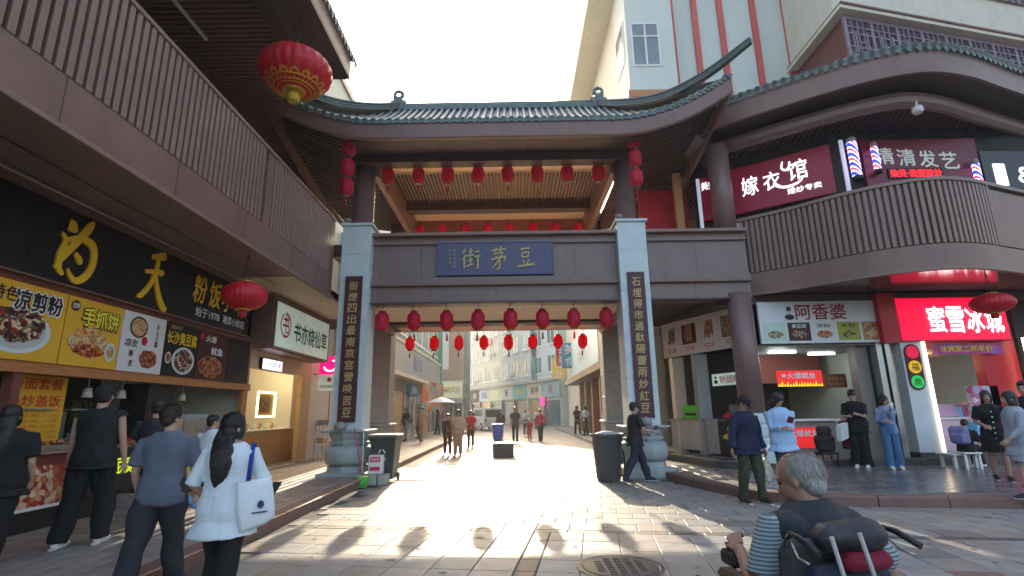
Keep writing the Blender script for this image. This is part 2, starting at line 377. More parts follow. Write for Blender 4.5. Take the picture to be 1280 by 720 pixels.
# raised pavements with granite kerbs
def raised(name, poly, z, base_m):
    t = thing(name, (poly[0][0], poly[0][1], 0), None, None); t['kind'] = 'structure'
    MB().prism(poly, -0.05, z-0.012).build('pavement_base', base_m, t); return t
PL = raised('left_pavement', [(-3.52, -4), (-3.52, 60), (-7.2, 60), (-7.2, -4)], 0.15, ground_mat('left_pavement_joints', (0.22, 0.19, 0.17), (0.17, 0.15, 0.14), 0.3, 0.6))
PR_pts = [(3.5, 12.3), (3.62, 11.4), (3.86, 10.3), (4.25, 9.3), (4.9, 8.93), (5.6, 8.7), (7.5, 8.4), (9, 8.2), (14, 7.9), (30, 7.9), (30, 16), (4.6, 60), (3.6, 60)]
PR = raised('right_pavement', PR_pts, 0.15, ground_mat('right_pavement_joints', (0.2, 0.19, 0.19), (0.16, 0.15, 0.15), 0.6, 0.6))
pm = [mat('left_pavement_brick_%s' % n, c, rough=0.5, var=0.12, vscale=4, dirt=0.3, bump=0.05) for n, c in (('a', (0.27, 0.23, 0.205)), ('b', (0.215, 0.18, 0.165)), ('c', (0.25, 0.225, 0.21)))]
L_ = []
for i in range(0, 17):
    y = 2.0+(0.3 if i % 2 else 0)
    while y < 16:
        L_.append((-3.53-0.205*(i+1), y)); y += 0.6
L_.sort(key=lambda p: math.hypot(p[0], p[1]) if p[1] > 3.4 else 99)
far = MB()
for n, (x, y) in enumerate(L_):
    b = MB() if n < 280 else far; far.m = rnd.choice([0, 1, 2])
    chamfer_slab(b, (x, y, 0), (0.198, 0, 0), (0, 0.592, 0), 0.15+rnd.uniform(-.001, .001), 0.025)
    if n < 280: b.build('paving_brick', rnd.choice(pm), PL)
far.build('paving_bricks_beyond', pm, PL, kind='stuff')
wet = [mat('polished_paving_%s' % n, c, rough=0.24, var=0.14, vscale=3, dirt=0.4, bump=0.04, bscale=30) for n, c in (('a', (0.15, 0.145, 0.15)), ('b', (0.19, 0.18, 0.18)), ('c', (0.13, 0.125, 0.13)))]
def inside(x, y, poly):
    r = False
    for i in range(len(poly)):
        (a, b), (c, d) = poly[i], poly[i-1]
        if (b > y) != (d > y) and x < (c-a)*(y-b)/(d-b)+a: r = not r
    return r
RR = []
for j in range(14):
    for i in range(24):
        x, y = 3.6+i*0.6+(0.3 if j % 2 else 0), 8.0+j*0.4
        if all(inside(px, py, PR_pts) for px, py in ((x, y), (x+.59, y), (x+.59, y+.39), (x, y+.39))) and x < 15: RR.append((x, y))
for x, y in RR[:290]:
    b = MB(); chamfer_slab(b, (x, y, 0), (0.592, 0, 0), (0, 0.392, 0), 0.15+rnd.uniform(-.001, .001), 0.025); b.build('paving_slab', rnd.choice(wet), PR)
kerb_m = mat('reddish_granite_kerb', (0.19, 0.105, 0.09), rough=0.5, var=0.15, vscale=8, dirt=0.4, bump=0.05)
KL = thing('left_kerb', (-3.4, 6, 0), None, None); KL['kind'] = 'structure'
y = 1.0
while y < 34:
    MB().bbox_(-3.516, -3.29, y, y+0.99, -0.04, 0.152, 0.012).build('kerb_stone', kerb_m, KL); y += 1.0
KR = thing('right_kerb', (5, 9, 0), None, None); KR['kind'] = 'structure'
kp = resample(cr2([Vector((a, b, 0)) for a, b in [(3.52, 12.5)]+PR_pts[1:9]], 8), 0.16)
for k in range(0, len(kp)-6, 6):
    seg = kp[k:k+7]; seg = [seg[0].lerp(seg[1], 0.05)]+seg[1:-1]+[seg[-1].lerp(seg[-2], 0.03)]
    MB().sweep(seg, [(-0.05, -0.04), (0.19, -0.04), (0.19, 0.13), (0.17, 0.154), (-0.05, 0.154)]).build('kerb_stone', kerb_m, KR)
# second dark step in front of the right hand shops
step_m = mat('polished_black_granite', (0.07, 0.065, 0.065), rough=0.3, var=0.2, vscale=6, dirt=0.3)
ST = thing('shopfront_step', (6, 13, 0.15), None, None); ST['kind'] = 'structure'
st_pts = [(3.9, 17.5), (4.25, 15.2), (4.75, 12.9), (5.6, 12.3), (7.0, 12.75), (15, 12.75)]
MB().prism(st_pts+[(15, 20), (4, 20)], 0.10, 0.285).build('step_core', step_m, ST)
for (a, b), (c, d) in zip(st_pts, st_pts[1:]):
    n = max(1, round(math.hypot(c-a, d-b)/1.2))
    for k in range(n):
        p, q = Vector((a, b, 0)).lerp(Vector((c, d, 0)), k/n+.002), Vector((a, b, 0)).lerp(Vector((c, d, 0)), (k+1)/n-.004)
        dd = (q-p).normalized(); o = Vector((dd.y, -dd.x, 0))
        MB().obox(p+o*0.02+Vector((0, 0, 0.285)), q-p, -o*0.35, Vector((0, 0, 0.025))).build('step_tread', wet[0], ST)
# manhole cover
mh = thing('manhole_cover', (1.02, 5.62, 0), 'round dark iron manhole cover with raised bars set in the near plaza paving', 'manhole cover')
iron = mat('cast_iron', (0.075, 0.075, 0.078), rough=0.45, metal=0.5, var=0.25, vscale=8, bump=0.15, bscale=60)
MB().lathe((1.02, 5.62, 0), [(0.43, 0.0005), (0.43, 0.006), (0.385, 0.006), (0.38, 0.003), (0.0, 0.003)], 40, smooth=False).build('rim', iron, mh)
mb = MB()
MB().lathe((1.02, 5.62, 0.003), [(0.365, 0), (0.36, 0.006), (0.0, 0.006)], 40, smooth=False).build('lid', iron, mh)
for k in range(-5, 6):
    w = math.sqrt(max(0.02, 0.33**2-(k*0.06)**2))
    for s in range(-3, 4):
        if abs(s*0.1) < w-0.04: mb.bbox_(1.02+s*0.1-0.035, 1.02+s*0.1+0.035, 5.62+k*0.055-0.012, 5.62+k*0.055+0.012, 0.009, 0.014, 0.003)
mb.build('grip_bars', iron, mh)
MB().lathe((-0.9, 10.3, 0), [(0.40, 0.0005), (0.40, 0.006), (0.0, 0.005)], 32, smooth=False).build('manhole_cover', iron, label='small round manhole cover in the sunlit paving between the gate pillars', cat='manhole cover')
stain = mat('damp_stain', (0.09, 0.08, 0.07), rough=0.35, var=0.2)
rs = random.Random(5); mb = MB(); pts = []
for k in range(40):
    a = 2*math.pi*k/40; q = 1+rs.uniform(-.14, .14); pts.append((-0.85+math.cos(a)*0.72*q, 9.3+math.sin(a)*0.52*q))
inn = [(-0.85+(p[0]+0.85)*0.55, 9.3+(p[1]-9.3)*0.5) for p in pts]
mb.add([(p[0], p[1], 0.0035) for p in pts]+[(p[0], p[1], 0.0035) for p in inn], [(i, (i+1) % 40, 40+(i+1) % 40, 40+i) for i in range(40)], False)
mb.build('water_stain', stain, kind='structure')
mb = MB(); rs = random.Random(9)
for k in range(260):
    x, y = rs.uniform(-3.1, 8), rs.uniform(3.2, 12); r_ = rs.choice([0.012, 0.018, 0.03, 0.045])*rs.uniform(.7, 1.3)
    if x > 3.3 and y > curbR(x)-0.2: continue
    n = 9; mb.add([(x+math.cos(2*math.pi*i/n)*r_*rs.uniform(.75, 1.2), y+math.sin(2*math.pi*i/n)*r_*rs.uniform(.75, 1.2), 0.004) for i in range(n)], [tuple(range(n))], False)
mb.build('gum_spots', mat('gum_spot', (0.12, 0.105, 0.095), rough=0.7), kind='stuff')
mb = MB()
for k in range(26):
    x, y = rs.uniform(-3.2, 3.2), rs.uniform(6, 12.4) ; a = rs.uniform(0, 3.14)
    if abs(x) < 2: x = math.copysign(rs.uniform(2.2, 3.2), x)
    l, w_ = rs.uniform(.02, .06), rs.uniform(.01, .03); c, q = math.cos(a), math.sin(a)
    mb.add([(x-c*l, y-q*l, 0.005), (x+q*w_, y-c*w_, 0.012), (x+c*l, y+q*l, 0.005), (x-q*w_, y+c*w_, 0.010)], [(0, 1, 2, 3)], False)
mb.build('paper_scraps', mat('paper_scrap', (0.6, 0.58, 0.52), rough=0.8), kind='stuff')

# ================================================================== GATE
GX = (-3.90, 3.04)
gate = thing('street_gate', (-0.43, 13.5, 0), 'large brown street gate with blue stone pillars, calligraphy plaque and tiled upturned roof', 'gate')
for gx in GX:                                                  # pedestals, pillars, upper columns
    ped = MB()
    ped.bbox_(gx-0.56, gx+0.56, 12.22, 13.34, 0.0, 0.22, 0.02)
    ped.lathe((gx, 12.78, 0), [(0.50, 0.22), (0.49, 0.34), (0.43, 0.36), (0.43, 0.40), (0.47, 0.45), (0.52, 0.54), (0.53, 0.64), (0.50, 0.74), (0.44, 0.80), (0.44, 0.83), (0.49, 0.84), (0.49, 0.87), (0.43, 0.885), (0.43, 0.92), (0.47, 0.98), (0.49, 1.05), (0.49, 1.10)], 8, smooth=False)
    ped.bbox_(gx-0.52, gx+0.52, 12.26, 13.3, 1.10, 1.15, 0.012)
    p = ped.build('carved_pedestal', stone_g, gate)
    MB().lathe((gx, 12.78, 0), [(0.5, 0.395), (0.528, 0.455), (0.545, 0.54), (0.55, 0.64), (0.528, 0.74), (0.47, 0.79)], 32).build('drum', stone_g, p)
    MB().lathe((gx-0.05, 12.18, 1.25), [(0.04, -0.1), (0.13, -0.08), (0.14, 0.0), (0.11, 0.07), (0.0, 0.10)], 16).build('spotlight', granite, p)
    zs = [1.15, 2.2, 3.3, 4.35, 5.4, 6.15]
    for a, b in zip(zs, zs[1:]):
        MB().bbox_(gx-0.36, gx+0.36, 12.46, 13.16, a+0.002, b-0.002, 0.006).build('pillar_block', stone_w, gate)
    MB().bbox_(gx-0.41, gx+0.41, 12.40, 13.22, 6.15, 6.22, 0.01).build('pillar_cap', stone_w, gate)
    MB().lathe((gx, 12.95, 6.22), [(0.30, 0), (0.30, 0.04), (0.26, 0.05), (0.26, 1.78)], 24).build('upper_column', colm, gate)
    sx = -1 if gx < 0 else 1
    q = MB(); q.lathe((gx-0.28, 12.55, 6.22), [(0.03, 0), (0.03, 0.05), (0.09, 0.07), (0.09, 0.15), (0.0, 0.17)], 14); q.build('floodlight', granite, gate)
for gx in (-4.31, 3.24):                                       # rear pillars
    MB().bbox_(gx-0.36, gx+0.36, 17.0, 17.84, 0, 1.12, 0.02).build('rear_pedestal', granite, gate)
    MB().bbox_(gx-0.40, gx+0.40, 16.94, 17.9, 1.12, 1.2, 0.015).build('rear_pedestal_cap', stone_g, gate)
    zs = [1.2, 1.95, 2.7, 3.45, 4.2]
    for a, b in zip(zs, zs[1:]):
        MB().bbox_(gx-0.30, gx+0.30, 17.05, 17.78, a+0.003, b-0.003, 0.008).build('rear_pillar_block', granite, gate)
# front beam: lower band, ledge, three panels, top ledges
def beam(x0, x1):
    MB().box(x0, x1, 12.72, 13.3, 4.19, 4.60).build('lower_band', grey_blue, gate)
    MB().bbox_(x0, x1, 12.60, 12.80, 4.60, 4.665, 0.008).build('ledge', brown, gate)
    MB().bbox_(x0, x1, 12.62, 12.80, 4.145, 4.19, 0.006).build('drip_strip', brown_dk, gate)
    MB().box(x0, x1, 12.66, 12.78, 4.665, 4.82).build('ledge_band', grey_blue, gate)
    MB().box(x0, x1, 12.74, 13.3, 4.82, 5.70).build('beam_panel', grey_blue, gate)
    MB().bbox_(x0, x1, 12.66, 12.82, 5.70, 5.78, 0.008).build('panel_moulding', grey_blue, gate)
    MB().box(x0, x1, 12.70, 13.3, 5.78, 5.90).build('cornice_band', brown, gate)
    MB().bbox_(x0, x1, 12.55, 13.3, 5.90, 5.985, 0.01).build('cornice', brown_lt, gate)
beam(-3.53, 2.67); beam(3.41, 6.0)
seam = MB()
for x in (-2.05, -0.4, 1.25, 4.6): seam.box(x-0.006, x+0.006, 12.717, 12.723, 4.2, 4.59)
for x in (-2.3, 1.6, 4.7): seam.box(x-0.006, x+0.006, 12.736, 12.742, 4.83, 5.69)
seam.build('panel_seams', brown_dk, gate, kind='stuff')
# passage deck: cream soffit with the dark cross beam
MB().box(-4.8, 6.0, 13.3, 17.9, 5.6, 5.93).build('deck', brown, gate)
for k in range(5):
    x0 = -3.85+k*1.385
    MB().box(x0+0.003, x0+1.382, 13.3, 15.55, 4.20, 4.23).build('soffit_panel', cream, gate)
    MB().box(x0+0.003, x0+1.382, 16.1, 17.9, 4.27, 4.30).build('soffit_panel', cream, gate)
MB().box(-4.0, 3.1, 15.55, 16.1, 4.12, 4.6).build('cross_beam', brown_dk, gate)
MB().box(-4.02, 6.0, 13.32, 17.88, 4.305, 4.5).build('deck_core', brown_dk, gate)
MB().box(-4.8, 4.0, 17.9, 18.1, 4.27, 6.0).build('rear_beam', brown, gate)
for sx, x in ((-1, -4.0), (1, 3.0)):
    MB().box(x-0.1, x+0.1, 13.2, 17.0, 3.98, 4.2).build('side_beam', brown_lt, gate)
# plaque with the street name, read right to left
pq = thing('name_plaque', (-0.415, 12.6, 5.3), 'long violet blue name plaque with three large gold characters on the gate beam', 'sign')
S = Sign((-1.89, 12.73, 4.86), (1, 0, 0))
S.panel('board', plaque, 0, 2.95, 0, 0.87, -0.03, 0.08, pq)
mb = MB()
for a in ((0, 2.95, 0, 0.03), (0, 2.95, 0.84, 0.87), (0, 0.03, 0.03, 0.84), (2.92, 2.95, 0.03, 0.84)): S.box(mb, *a, 0.08, 0.095)
mb.build('frame', mat('plaque_frame', (0.06, 0.065, 0.17), rough=0.45), pq)
jie = [[(20,96,4),(14,84,10),(2,70,3)], [(24,70,4),(16,56,9),(2,42,2)], [(15,54,6),(15,30,9),(14,4,7)],
       [(34,80,7),(60,84,6)], [(47,98,7),(46,76,8),(46,58,7)], [(28,60,7),(64,66,7)], [(32,40,6),(60,44,6)], [(46,56,7),(46,34,8),(45,16,7)], [(26,12,8),(42,18,8),(62,24,4)],
       [(70,78,7),(92,84,8)], [(66,56,7),(98,62,8)], [(84,58,8),(84,30,9),(83,6,8),(76,2,3)]]
ya = [[(4,84,6),(50,90,7),(94,92,6)], [(34,100,6),(30,84,7),(28,76,4)], [(64,104,10),(60,88,8),(56,78,4)], [(18,68,7),(50,74,8),(74,76,7),(62,60,7),(52,52,5)], [(30,58,7),(46,52,7)],
      [(4,44,8),(40,50,8),(88,56,9),(84,44,6),(78,36,3)], [(54,52,8),(54,28,9),(52,6,9),(40,0,5),(34,4,2)], [(50,44,8),(32,24,7),(6,4,3)]]
dou = [[(24,92,9),(50,96,8),(76,98,9)], [(30,76,6),(32,60,8),(36,50,6)], [(32,74,6),(54,78,7),(70,78,8),(66,62,8),(60,52,5)], [(36,54,6),(62,56,6)], [(34,42,5),(40,32,9),(42,22,5)], [(70,42,8),(60,24,8),(54,16,4)], [(2,8,9),(40,12,9),(98,18,11),(92,10,4)]]
for q_, a_ in ((jie, (0.62, 0.16, 0.50, 0.56)), (ya, (1.36, 0.14, 0.42, 0.58)), (dou, (2.02, 0.16, 0.44, 0.54))): mb = MB(); S.brush(mb, q_, *a_, 0.10, 0.02); mb.build('brush_character', gold_p, pq)
# 0.62, 0.16, 0.50, 0.56, 0.10, 0.02); S.brush(mb, ya, 1.36, 0.14, 0.42, 0.58, 0.10, 0.02); S.brush(mb, dou, 2.02, 0.16, 0.44, 0.54, 0.10, 0.02)

for k, tx in enumerate(('戊', '子', '冬', '月', '書')): S.text(tx, 0.44-0.0, 0.66-k*0.105, 0.07, 0.075, gold_p, pq, 0.083, 0.01, 'small_character')
for k, tx in enumerate(('长', '沙', '豆', '芽')): S.text(tx, 0.33, 0.66-k*0.11, 0.06, 0.07, gold_p, pq, 0.083, 0.01, 'small_character')
# couplet boards
for bx, chars, lab in ((-3.905, '街煙四出最南京宫營唤苦豆', 'tall maroon couplet board with gold characters on the left blue gate pillar'),
                       (2.985, '石埋得市過馱陽蕾雨炒紅豆', 'tall maroon couplet board with gold characters on the right blue gate pillar')):
    cb = thing('couplet_board', (bx, 12.44, 3.05), lab, 'sign', 'couplet boards on the gate pillars')
    S = Sign((bx-0.2+(0.06 if bx > 0 else 0), 12.46, 1.32), (1, 0, 0))
    S.panel('board', maroon, 0, 0.42, 0, 3.50, 0.0, 0.045, cb)
    for k, ch in enumerate(chars): S.text(ch, 0.21, 3.25-k*0.275, 0.21, 0.215, gold_p, cb, 0.049, 0.03, 'character', shear=0.08)
# upper storey ceiling
MB().box(-4.2, 3.3, 12.62, 12.98, 7.98, 8.22).build('front_ceiling_beam', brown_dk, gate)
MB().box(-3.56, 2.72, 12.98, 18.6, 8.60, 8.64).build('upper_ceiling', cream, gate)
MB().box(-3.56, 2.72, 16.6, 17.0, 8.22, 8.6).build('ceiling_cross_beam', brown_dk, gate)
for x in (-3.72, 2.72): MB().box(x, x+0.16, 12.98, 18.6, 7.75, 8.64).build('ceiling_side_beam', brown_lt, gate)
MB().box(-3.56, 2.72, 12.99, 13.02, 8.22, 8.60).build('beam_backing', cream, gate)
sl = MB().box(-0.02, 0.02, 0, 2.1, 0, 0.07).mesh('ceiling_slat', brown_dk)
for k in range(57): put('ceiling_slat', sl, gate, loc=Vector((-3.50+k*0.1095, 14.5, 8.46))-gate.location)
for k, x in enumerate((-2.2, -0.43, 1.4)): MB().lathe((x, 14.9, 8.56), [(0.045, 0.0), (0.05, 0.04)], 16).build('downlight', white_p, gate)
# rear roof beam closes the view at the top; sunlight comes in below it
MB().box(-4.2, 3.4, 18.6, 18.8, 7.85, 8.64).build('rear_roof_beam', mat('red_brown_beam', (0.22, 0.075, 0.05), rough=0.5, var=0.2, vscale=3, stretch=(30, 1, 1)), gate)
MB().bbox_(-4.2, 3.4, 17.95, 18.1, 6.0, 6.25, 0.01).build('rear_parapet', brown, gate)
MB().box(-4.8, 6.0, 13.32, 17.88, 5.932, 5.945).build('deck_bounce_sheet', cream, gate)  # unseen pale sheet added over the deck to bounce sunlight onto the ceiling
for gx in (-4.2, 3.1): MB().lathe((gx, 18.2, 5.95), [(0.24, 0), (0.24, 2.7)], 20).build('rear_column', colm, gate)
# ---- roof
RC = -0.35
def ze(x):
    t = max(0, (abs(x-RC)-2.9)/2.8); return 8.47+0.88*t**2
def eave_y(x):
    t = max(0, (abs(x-RC)-2.9)/2.8); return 11.5-0.35*t**2
def hip_y(x): return 15.2-(abs(x-RC)-3.2)/2.55*3.9
def roof_z(x, y):
    s = (y-eave_y(x))/(15.2-eave_y(x)); return ze(x)+(11.15-ze(x))*(0.72*s+0.28*s*s)
XS = [RC-5.72+i*11.44/60 for i in range(61)]
def xs_strip(name, f0, f1, m, z0=None):
    mb = MB(); vs = [f0(x) for x in XS]+[f1(x) for x in XS]; n = len(XS)
    mb.add(vs, [(i, i+1, n+i+1, n+i) for i in range(n-1)], False); return mb.build(name, m, gate)
# fascia with thickness, its underside lip
mb = MB(); n = len(XS); vs = []
for x in XS: vs += [(x, eave_y(x), ze(x)-0.43), (x, eave_y(x)-0.03, ze(x)), (x, eave_y(x)+0.12, ze(x)), (x, eave_y(x)+0.12, ze(x)-0.43)]
fs = [(4*i+a, 4*i+4+a, 4*i+4+b, 4*i+b) for i in range(n-1) for a, b in ((0, 1), (1, 2), (2, 3), (3, 0))]+[(0, 1, 2, 3), (4*n-1, 4*n-2, 4*n-3, 4*n-4)]
mb.add(vs, fs, False).build('fascia', brown, gate)
mb = MB(); vs = []
for x in XS: vs += [(x, eave_y(x)-0.015, ze(x)-0.455), (x, eave_y(x)-0.045, ze(x)-0.425), (x, eave_y(x)+0.03, ze(x)-0.425), (x, eave_y(x)+0.03, ze(x)-0.455)]
mb.add(vs, fs, False).build('fascia_lip', brown_lt, gate)
# front soffit (seamed panels) between the columns, slatted wings outside them
for k in range(10):
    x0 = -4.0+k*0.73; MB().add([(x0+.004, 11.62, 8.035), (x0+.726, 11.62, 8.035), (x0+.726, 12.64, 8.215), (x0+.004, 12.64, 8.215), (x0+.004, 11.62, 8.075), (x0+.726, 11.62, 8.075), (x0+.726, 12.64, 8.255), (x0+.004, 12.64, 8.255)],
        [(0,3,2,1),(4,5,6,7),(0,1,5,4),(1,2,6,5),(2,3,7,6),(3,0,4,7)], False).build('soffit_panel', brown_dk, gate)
def wing(s):
    m = Vector((RC, 0, 0)); inn = 3.55; back = 18.6
    mb = MB(); g = []
    for j in range(13):
        for i in range(9):
            x = inn+(5.68-inn)*i/8; y0 = eave_y(RC+x)+0.12; y = y0+(back-y0)*j/12
            lift = (ze(RC+x)-8.47)*max(0, 1-(y-y0)/4.5)
            g.append((RC+s*x, y, 8.33+lift))
    fs = [(j*9+i, j*9+i+1, (j+1)*9+i+1, (j+1)*9+i) for j in range(12) for i in range(8)]
    if s > 0: fs = [f[::-1] for f in fs]
    mb.add(g, fs, False).build('wing_soffit', cream if False else mat('soffit_lining', (0.50, 0.36, 0.26), rough=0.6), gate)
    for k in range(36):                                        # slats run out from the columns towards the corner
        a = Vector((inn, 12.2+k*0.195)); out_x = 5.66
        dx = out_x-inn; dy = -0.42*dx*(1.0 if k > 3 else 0.7)
        pts = []
        for q in range(5):
            t = q/4; x = inn+dx*t; y = a.y+dy*t; y0 = eave_y(RC+x)+0.14
            if y < y0: break
            lift = (ze(RC+x)-8.47)*max(0, 1-(y-y0)/4.5); pts.append(Vector((RC+s*x, y, 8.27+lift)))
        if len(pts) < 2: continue
        b = MB(); w = 0.055; vs = []
        for p in pts: vs += [p+Vector((0, -w, 0)), p+Vector((0, w, 0)), p+Vector((0, w, 0.07)), p+Vector((0, -w, 0.07))]
        f2 = [(4*i+c, 4*i+4+c, 4*i+4+d, 4*i+d) for i in range(len(pts)-1) for c, d in ((0, 1), (1, 2), (2, 3), (3, 0))]+[(3, 2, 1, 0), (4*len(pts)-4, 4*len(pts)-3, 4*len(pts)-2, 4*len(pts)-1)]
        b.add(vs, f2, False).build('soffit_slat', brown_dk, gate)
    # outer eave board of the wing
    pts = [Vector((RC+s*5.70, eave_y(RC+5.7)+0.05+(back-11.2)*t/10, 8.47+0.88*max(0, 1-(t*0.74)/4.5)**1.3)) for t in range(11)]
    b = MB()
    for p, q in zip(pts, pts[1:]): b.obox(p+Vector((0, 0, -0.34)), q-p, Vector((s*0.08, 0, 0)), Vector((0, 0, 0.34)))
    b.build('side_fascia', brown, gate)
wing(1); wing(-1)
# tiled front slope: sheet, round tile rows with end discs, drip tiles between them
def sheet(f, nx, ny, name):
    mb = MB(); g = [f(i/nx, j/ny) for j in range(ny+1) for i in range(nx+1)]
    mb.add(g, [(j*(nx+1)+i, j*(nx+1)+i+1, (j+1)*(nx+1)+i+1, (j+1)*(nx+1)+i) for j in range(ny) for i in range(nx)], True); return mb.build(name, tile_m, gate)
def ytop(x): return min(15.2, hip_y(x)) if abs(x-RC) > 3.2 else 15.2
def fs_(u, v):
    x = XS[0]+(XS[-1]-XS[0])*u; y = eave_y(x)-0.02+(max(eave_y(x)+0.02, ytop(x))-eave_y(x))*v; return (x, y, roof_z(x, y)+0.005)
sheet(fs_, 60, 8, 'roof_slope')
def bs_(u, v):
    x = XS[-1]+(XS[0]-XS[-1])*u; y = 15.2+(max(0.1, ytop(x)-11.5))*v; return (x, 18.9-(18.9-15.2)*(1-v) if False else 15.2+3.7*v*(1 if abs(x-RC) < 3.2 else 1), 11.15-(11.15-ze(x))*v)
sheet(lambda u, v: (RC+3.25-6.5*u, 15.2+3.7*v, 11.15-2.6*v), 8, 4, 'rear_roof_slope')
for s in (1, -1):
    mb = MB(); a = Vector((RC+s*3.2, 15.2, 11.12))
    pr = [Vector((RC+s*5.75, 11.2, 9.38))]+[Vector((RC+s*5.75, 11.2+t*1.9, 8.5+0.85*max(0, 1-t*1.9/4.5)**1.3)) for t in range(1, 5)]
    vs = [a]+pr; mb.add(vs, [(0, i+1, i) if s > 0 else (0, i, i+1) for i in range(1, 5)], False); mb.build('end_roof_slope', tile_m, gate)
x = RC-5.6; ti = 0
while x < RC+5.62:
    y1 = ytop(x); y0 = eave_y(x)-0.05
    if y1 > y0+0.12:
        n = 7; path = [(x, y0+(y1-y0)*i/n, roof_z(x, y0+(y1-y0)*i/n)+0.035) for i in range(n+1)]
        b = MB().tube(path, 0.062, 8, cap=True)
        tr = b.build('round_tile_row', tile_m, gate)
        MB().frame((x, y0-0.012, ze(x)+0.03), (1, 0, 0), (0, 0, 1), [(0.075*math.cos(k*math.pi/6), 0.075*math.sin(k*math.pi/6)) for k in range(12)], 0.025).build('end_disc', tile_m, tr)
    xm = x+0.1
    MB().frame((xm, eave_y(xm)-0.055, ze(xm)+0.03), (1, 0, 0), (0, 0.15, 1), [(-0.095, 0.03), (-0.07, -0.03), (-0.035, -0.085), (0, -0.105), (0.035, -0.085), (0.07, -0.03), (0.095, 0.03)], 0.02).build('drip_tile', tile_m, gate)
    x += 0.2; ti += 1
# main ridge, scroll ornaments, hip ridges with raised horns
MB().bbox_(RC-3.25, RC+3.25, 15.05, 15.35, 11.08, 11.28, 0.02).build('main_ridge', tile_m, gate)
MB().tube([(RC-3.25, 15.2, 11.32), (RC+3.25, 15.2, 11.32)], 0.09, 10).build('ridge_cap', tile_m, gate)
for s in (1, -1):
    rx = RC+s*3.3; b = MB()
    b.bbox_(rx-0.22, rx+0.22, 15.0, 15.4, 11.05, 11.42, 0.03).bbox_(rx-0.14, rx+0.14, 15.05, 15.35, 11.42, 11.6, 0.02)
    b.tube([(rx-s*0.02+0.13*math.cos(a), 15.2, 11.72+0.13*math.sin(a)) for a in [i*2*math.pi/16-1.4 for i in range(17)]], 0.065, 8)
    b.tube([(rx-s*0.20, 15.2, 11.3), (rx-s*0.24, 15.2, 11.48), (rx-s*0.12, 15.2, 11.56)], [0.05, 0.045, 0.02], 6)
    b.build('ridge_scroll', tile_m, gate)
    hp = cr2([Vector((RC+s*3.25, 15.15, 11.12)), Vector((RC+s*3.9, 14.1, 10.42)), Vector((RC+s*4.7, 12.9, 9.85)), Vector((RC+s*5.45, 11.75, 9.72)), Vector((RC+s*6.25, 10.9, 10.05))], 5)
    for nm, w, h, dz in (('hip_ridge', 0.10, 0.17, 0.0), ('hip_ridge_cap', 0.14, 0.05, 0.17), ('hip_ridge_course', 0.125, 0.035, 0.08)):
        b = MB(); vs = []
        for i, p in enumerate(hp):
            d = (hp[min(i+1, len(hp)-1)]-hp[max(i-1, 0)]); d.z = 0; d.normalize(); o = Vector((d.y, -d.x, 0)); t = 1-0.45*(i/len(hp))**2
            for a, c in ((-w, dz), (w, dz), (w, dz+h), (-w, dz+h)): vs.append(p+o*a*t+Vector((0, 0, c*t+0.06*(1 if nm == 'hip_ridge' else 1))))
        m_ = len(hp); b.add(vs, [(4*i+c, 4*i+4+c, 4*i+4+d, 4*i+d) for i in range(m_-1) for c, d in ((0, 1), (1, 2), (2, 3), (3, 0))]+[(3, 2, 1, 0), (4*m_-4, 4*m_-3, 4*m_-2, 4*m_-1)], False)
        b.build(nm, tile_m, gate)
# ================================================================== LEFT BUILDING (balcony, eave, shops)
LB = thing('left_building', (-6, 6, 0), 'brown two storey shop building with ribbed balcony along the left side of the plaza', 'building')
BX = -4.45
MB().box(BX-0.06, BX, -3, 12.44, 4.30, 4.86).build('balcony_fascia', brown, LB)
MB().bbox_(BX-0.05, BX+0.05, -3, 12.44, 4.27, 4.33, 0.008).build('fascia_drip', brown_lt, LB)
sm_ = MB()
for y in (4.6, 6.4, 8.2, 10.1, 11.3): sm_.box(BX-0.002, BX+0.003, y-0.006, y+0.006, 4.34, 4.85)
sm_.build('fascia_seams', brown_dk, LB)
MB().box(BX-0.10, BX-0.045, -3, 12.44, 4.86, 6.26).build('balcony_backing', brown_md, LB)
MB().bbox_(BX-0.14, BX+0.035, -3, 12.44, 6.26, 6.33, 0.01).build('balcony_rail', brown_lt, LB)
MB().box(BX-0.045, BX+0.0, 8.78, 9.02, 4.86, 6.26).build('balcony_post', brown, LB)
MB().box(BX-0.045, BX+0.0, 12.2, 12.44, 4.86, 6.26).build('balcony_post', brown, LB)
sl = MB().bbox_(-0.045, 0.015, -0.040, 0.040, 0, 1.40, 0.008).mesh('balcony_slat', slatm)
y = 2.6
while y < 12.2:
    if not 8.72 < y < 9.08: put('balcony_slat', sl, LB, loc=Vector((BX, y, 4.86))-LB.location)
    y += 0.125
# soffit over the pavement
for k in range(11):
    y0 = -3+k*1.7; MB().box(-6.6, BX-0.08, y0+.004, y0+1.696, 4.34, 4.38).build('soffit_panel', brown_lt if k < 8 else cream, LB)
MB().box(-6.0, -5.85, -3, 11.8, 4.26, 4.335).build('soffit_trim', brown, LB)
MB().box(-8, -4.6, -3, 18, 4.4, 4.6).build('floor_slab', brown_dk, LB)
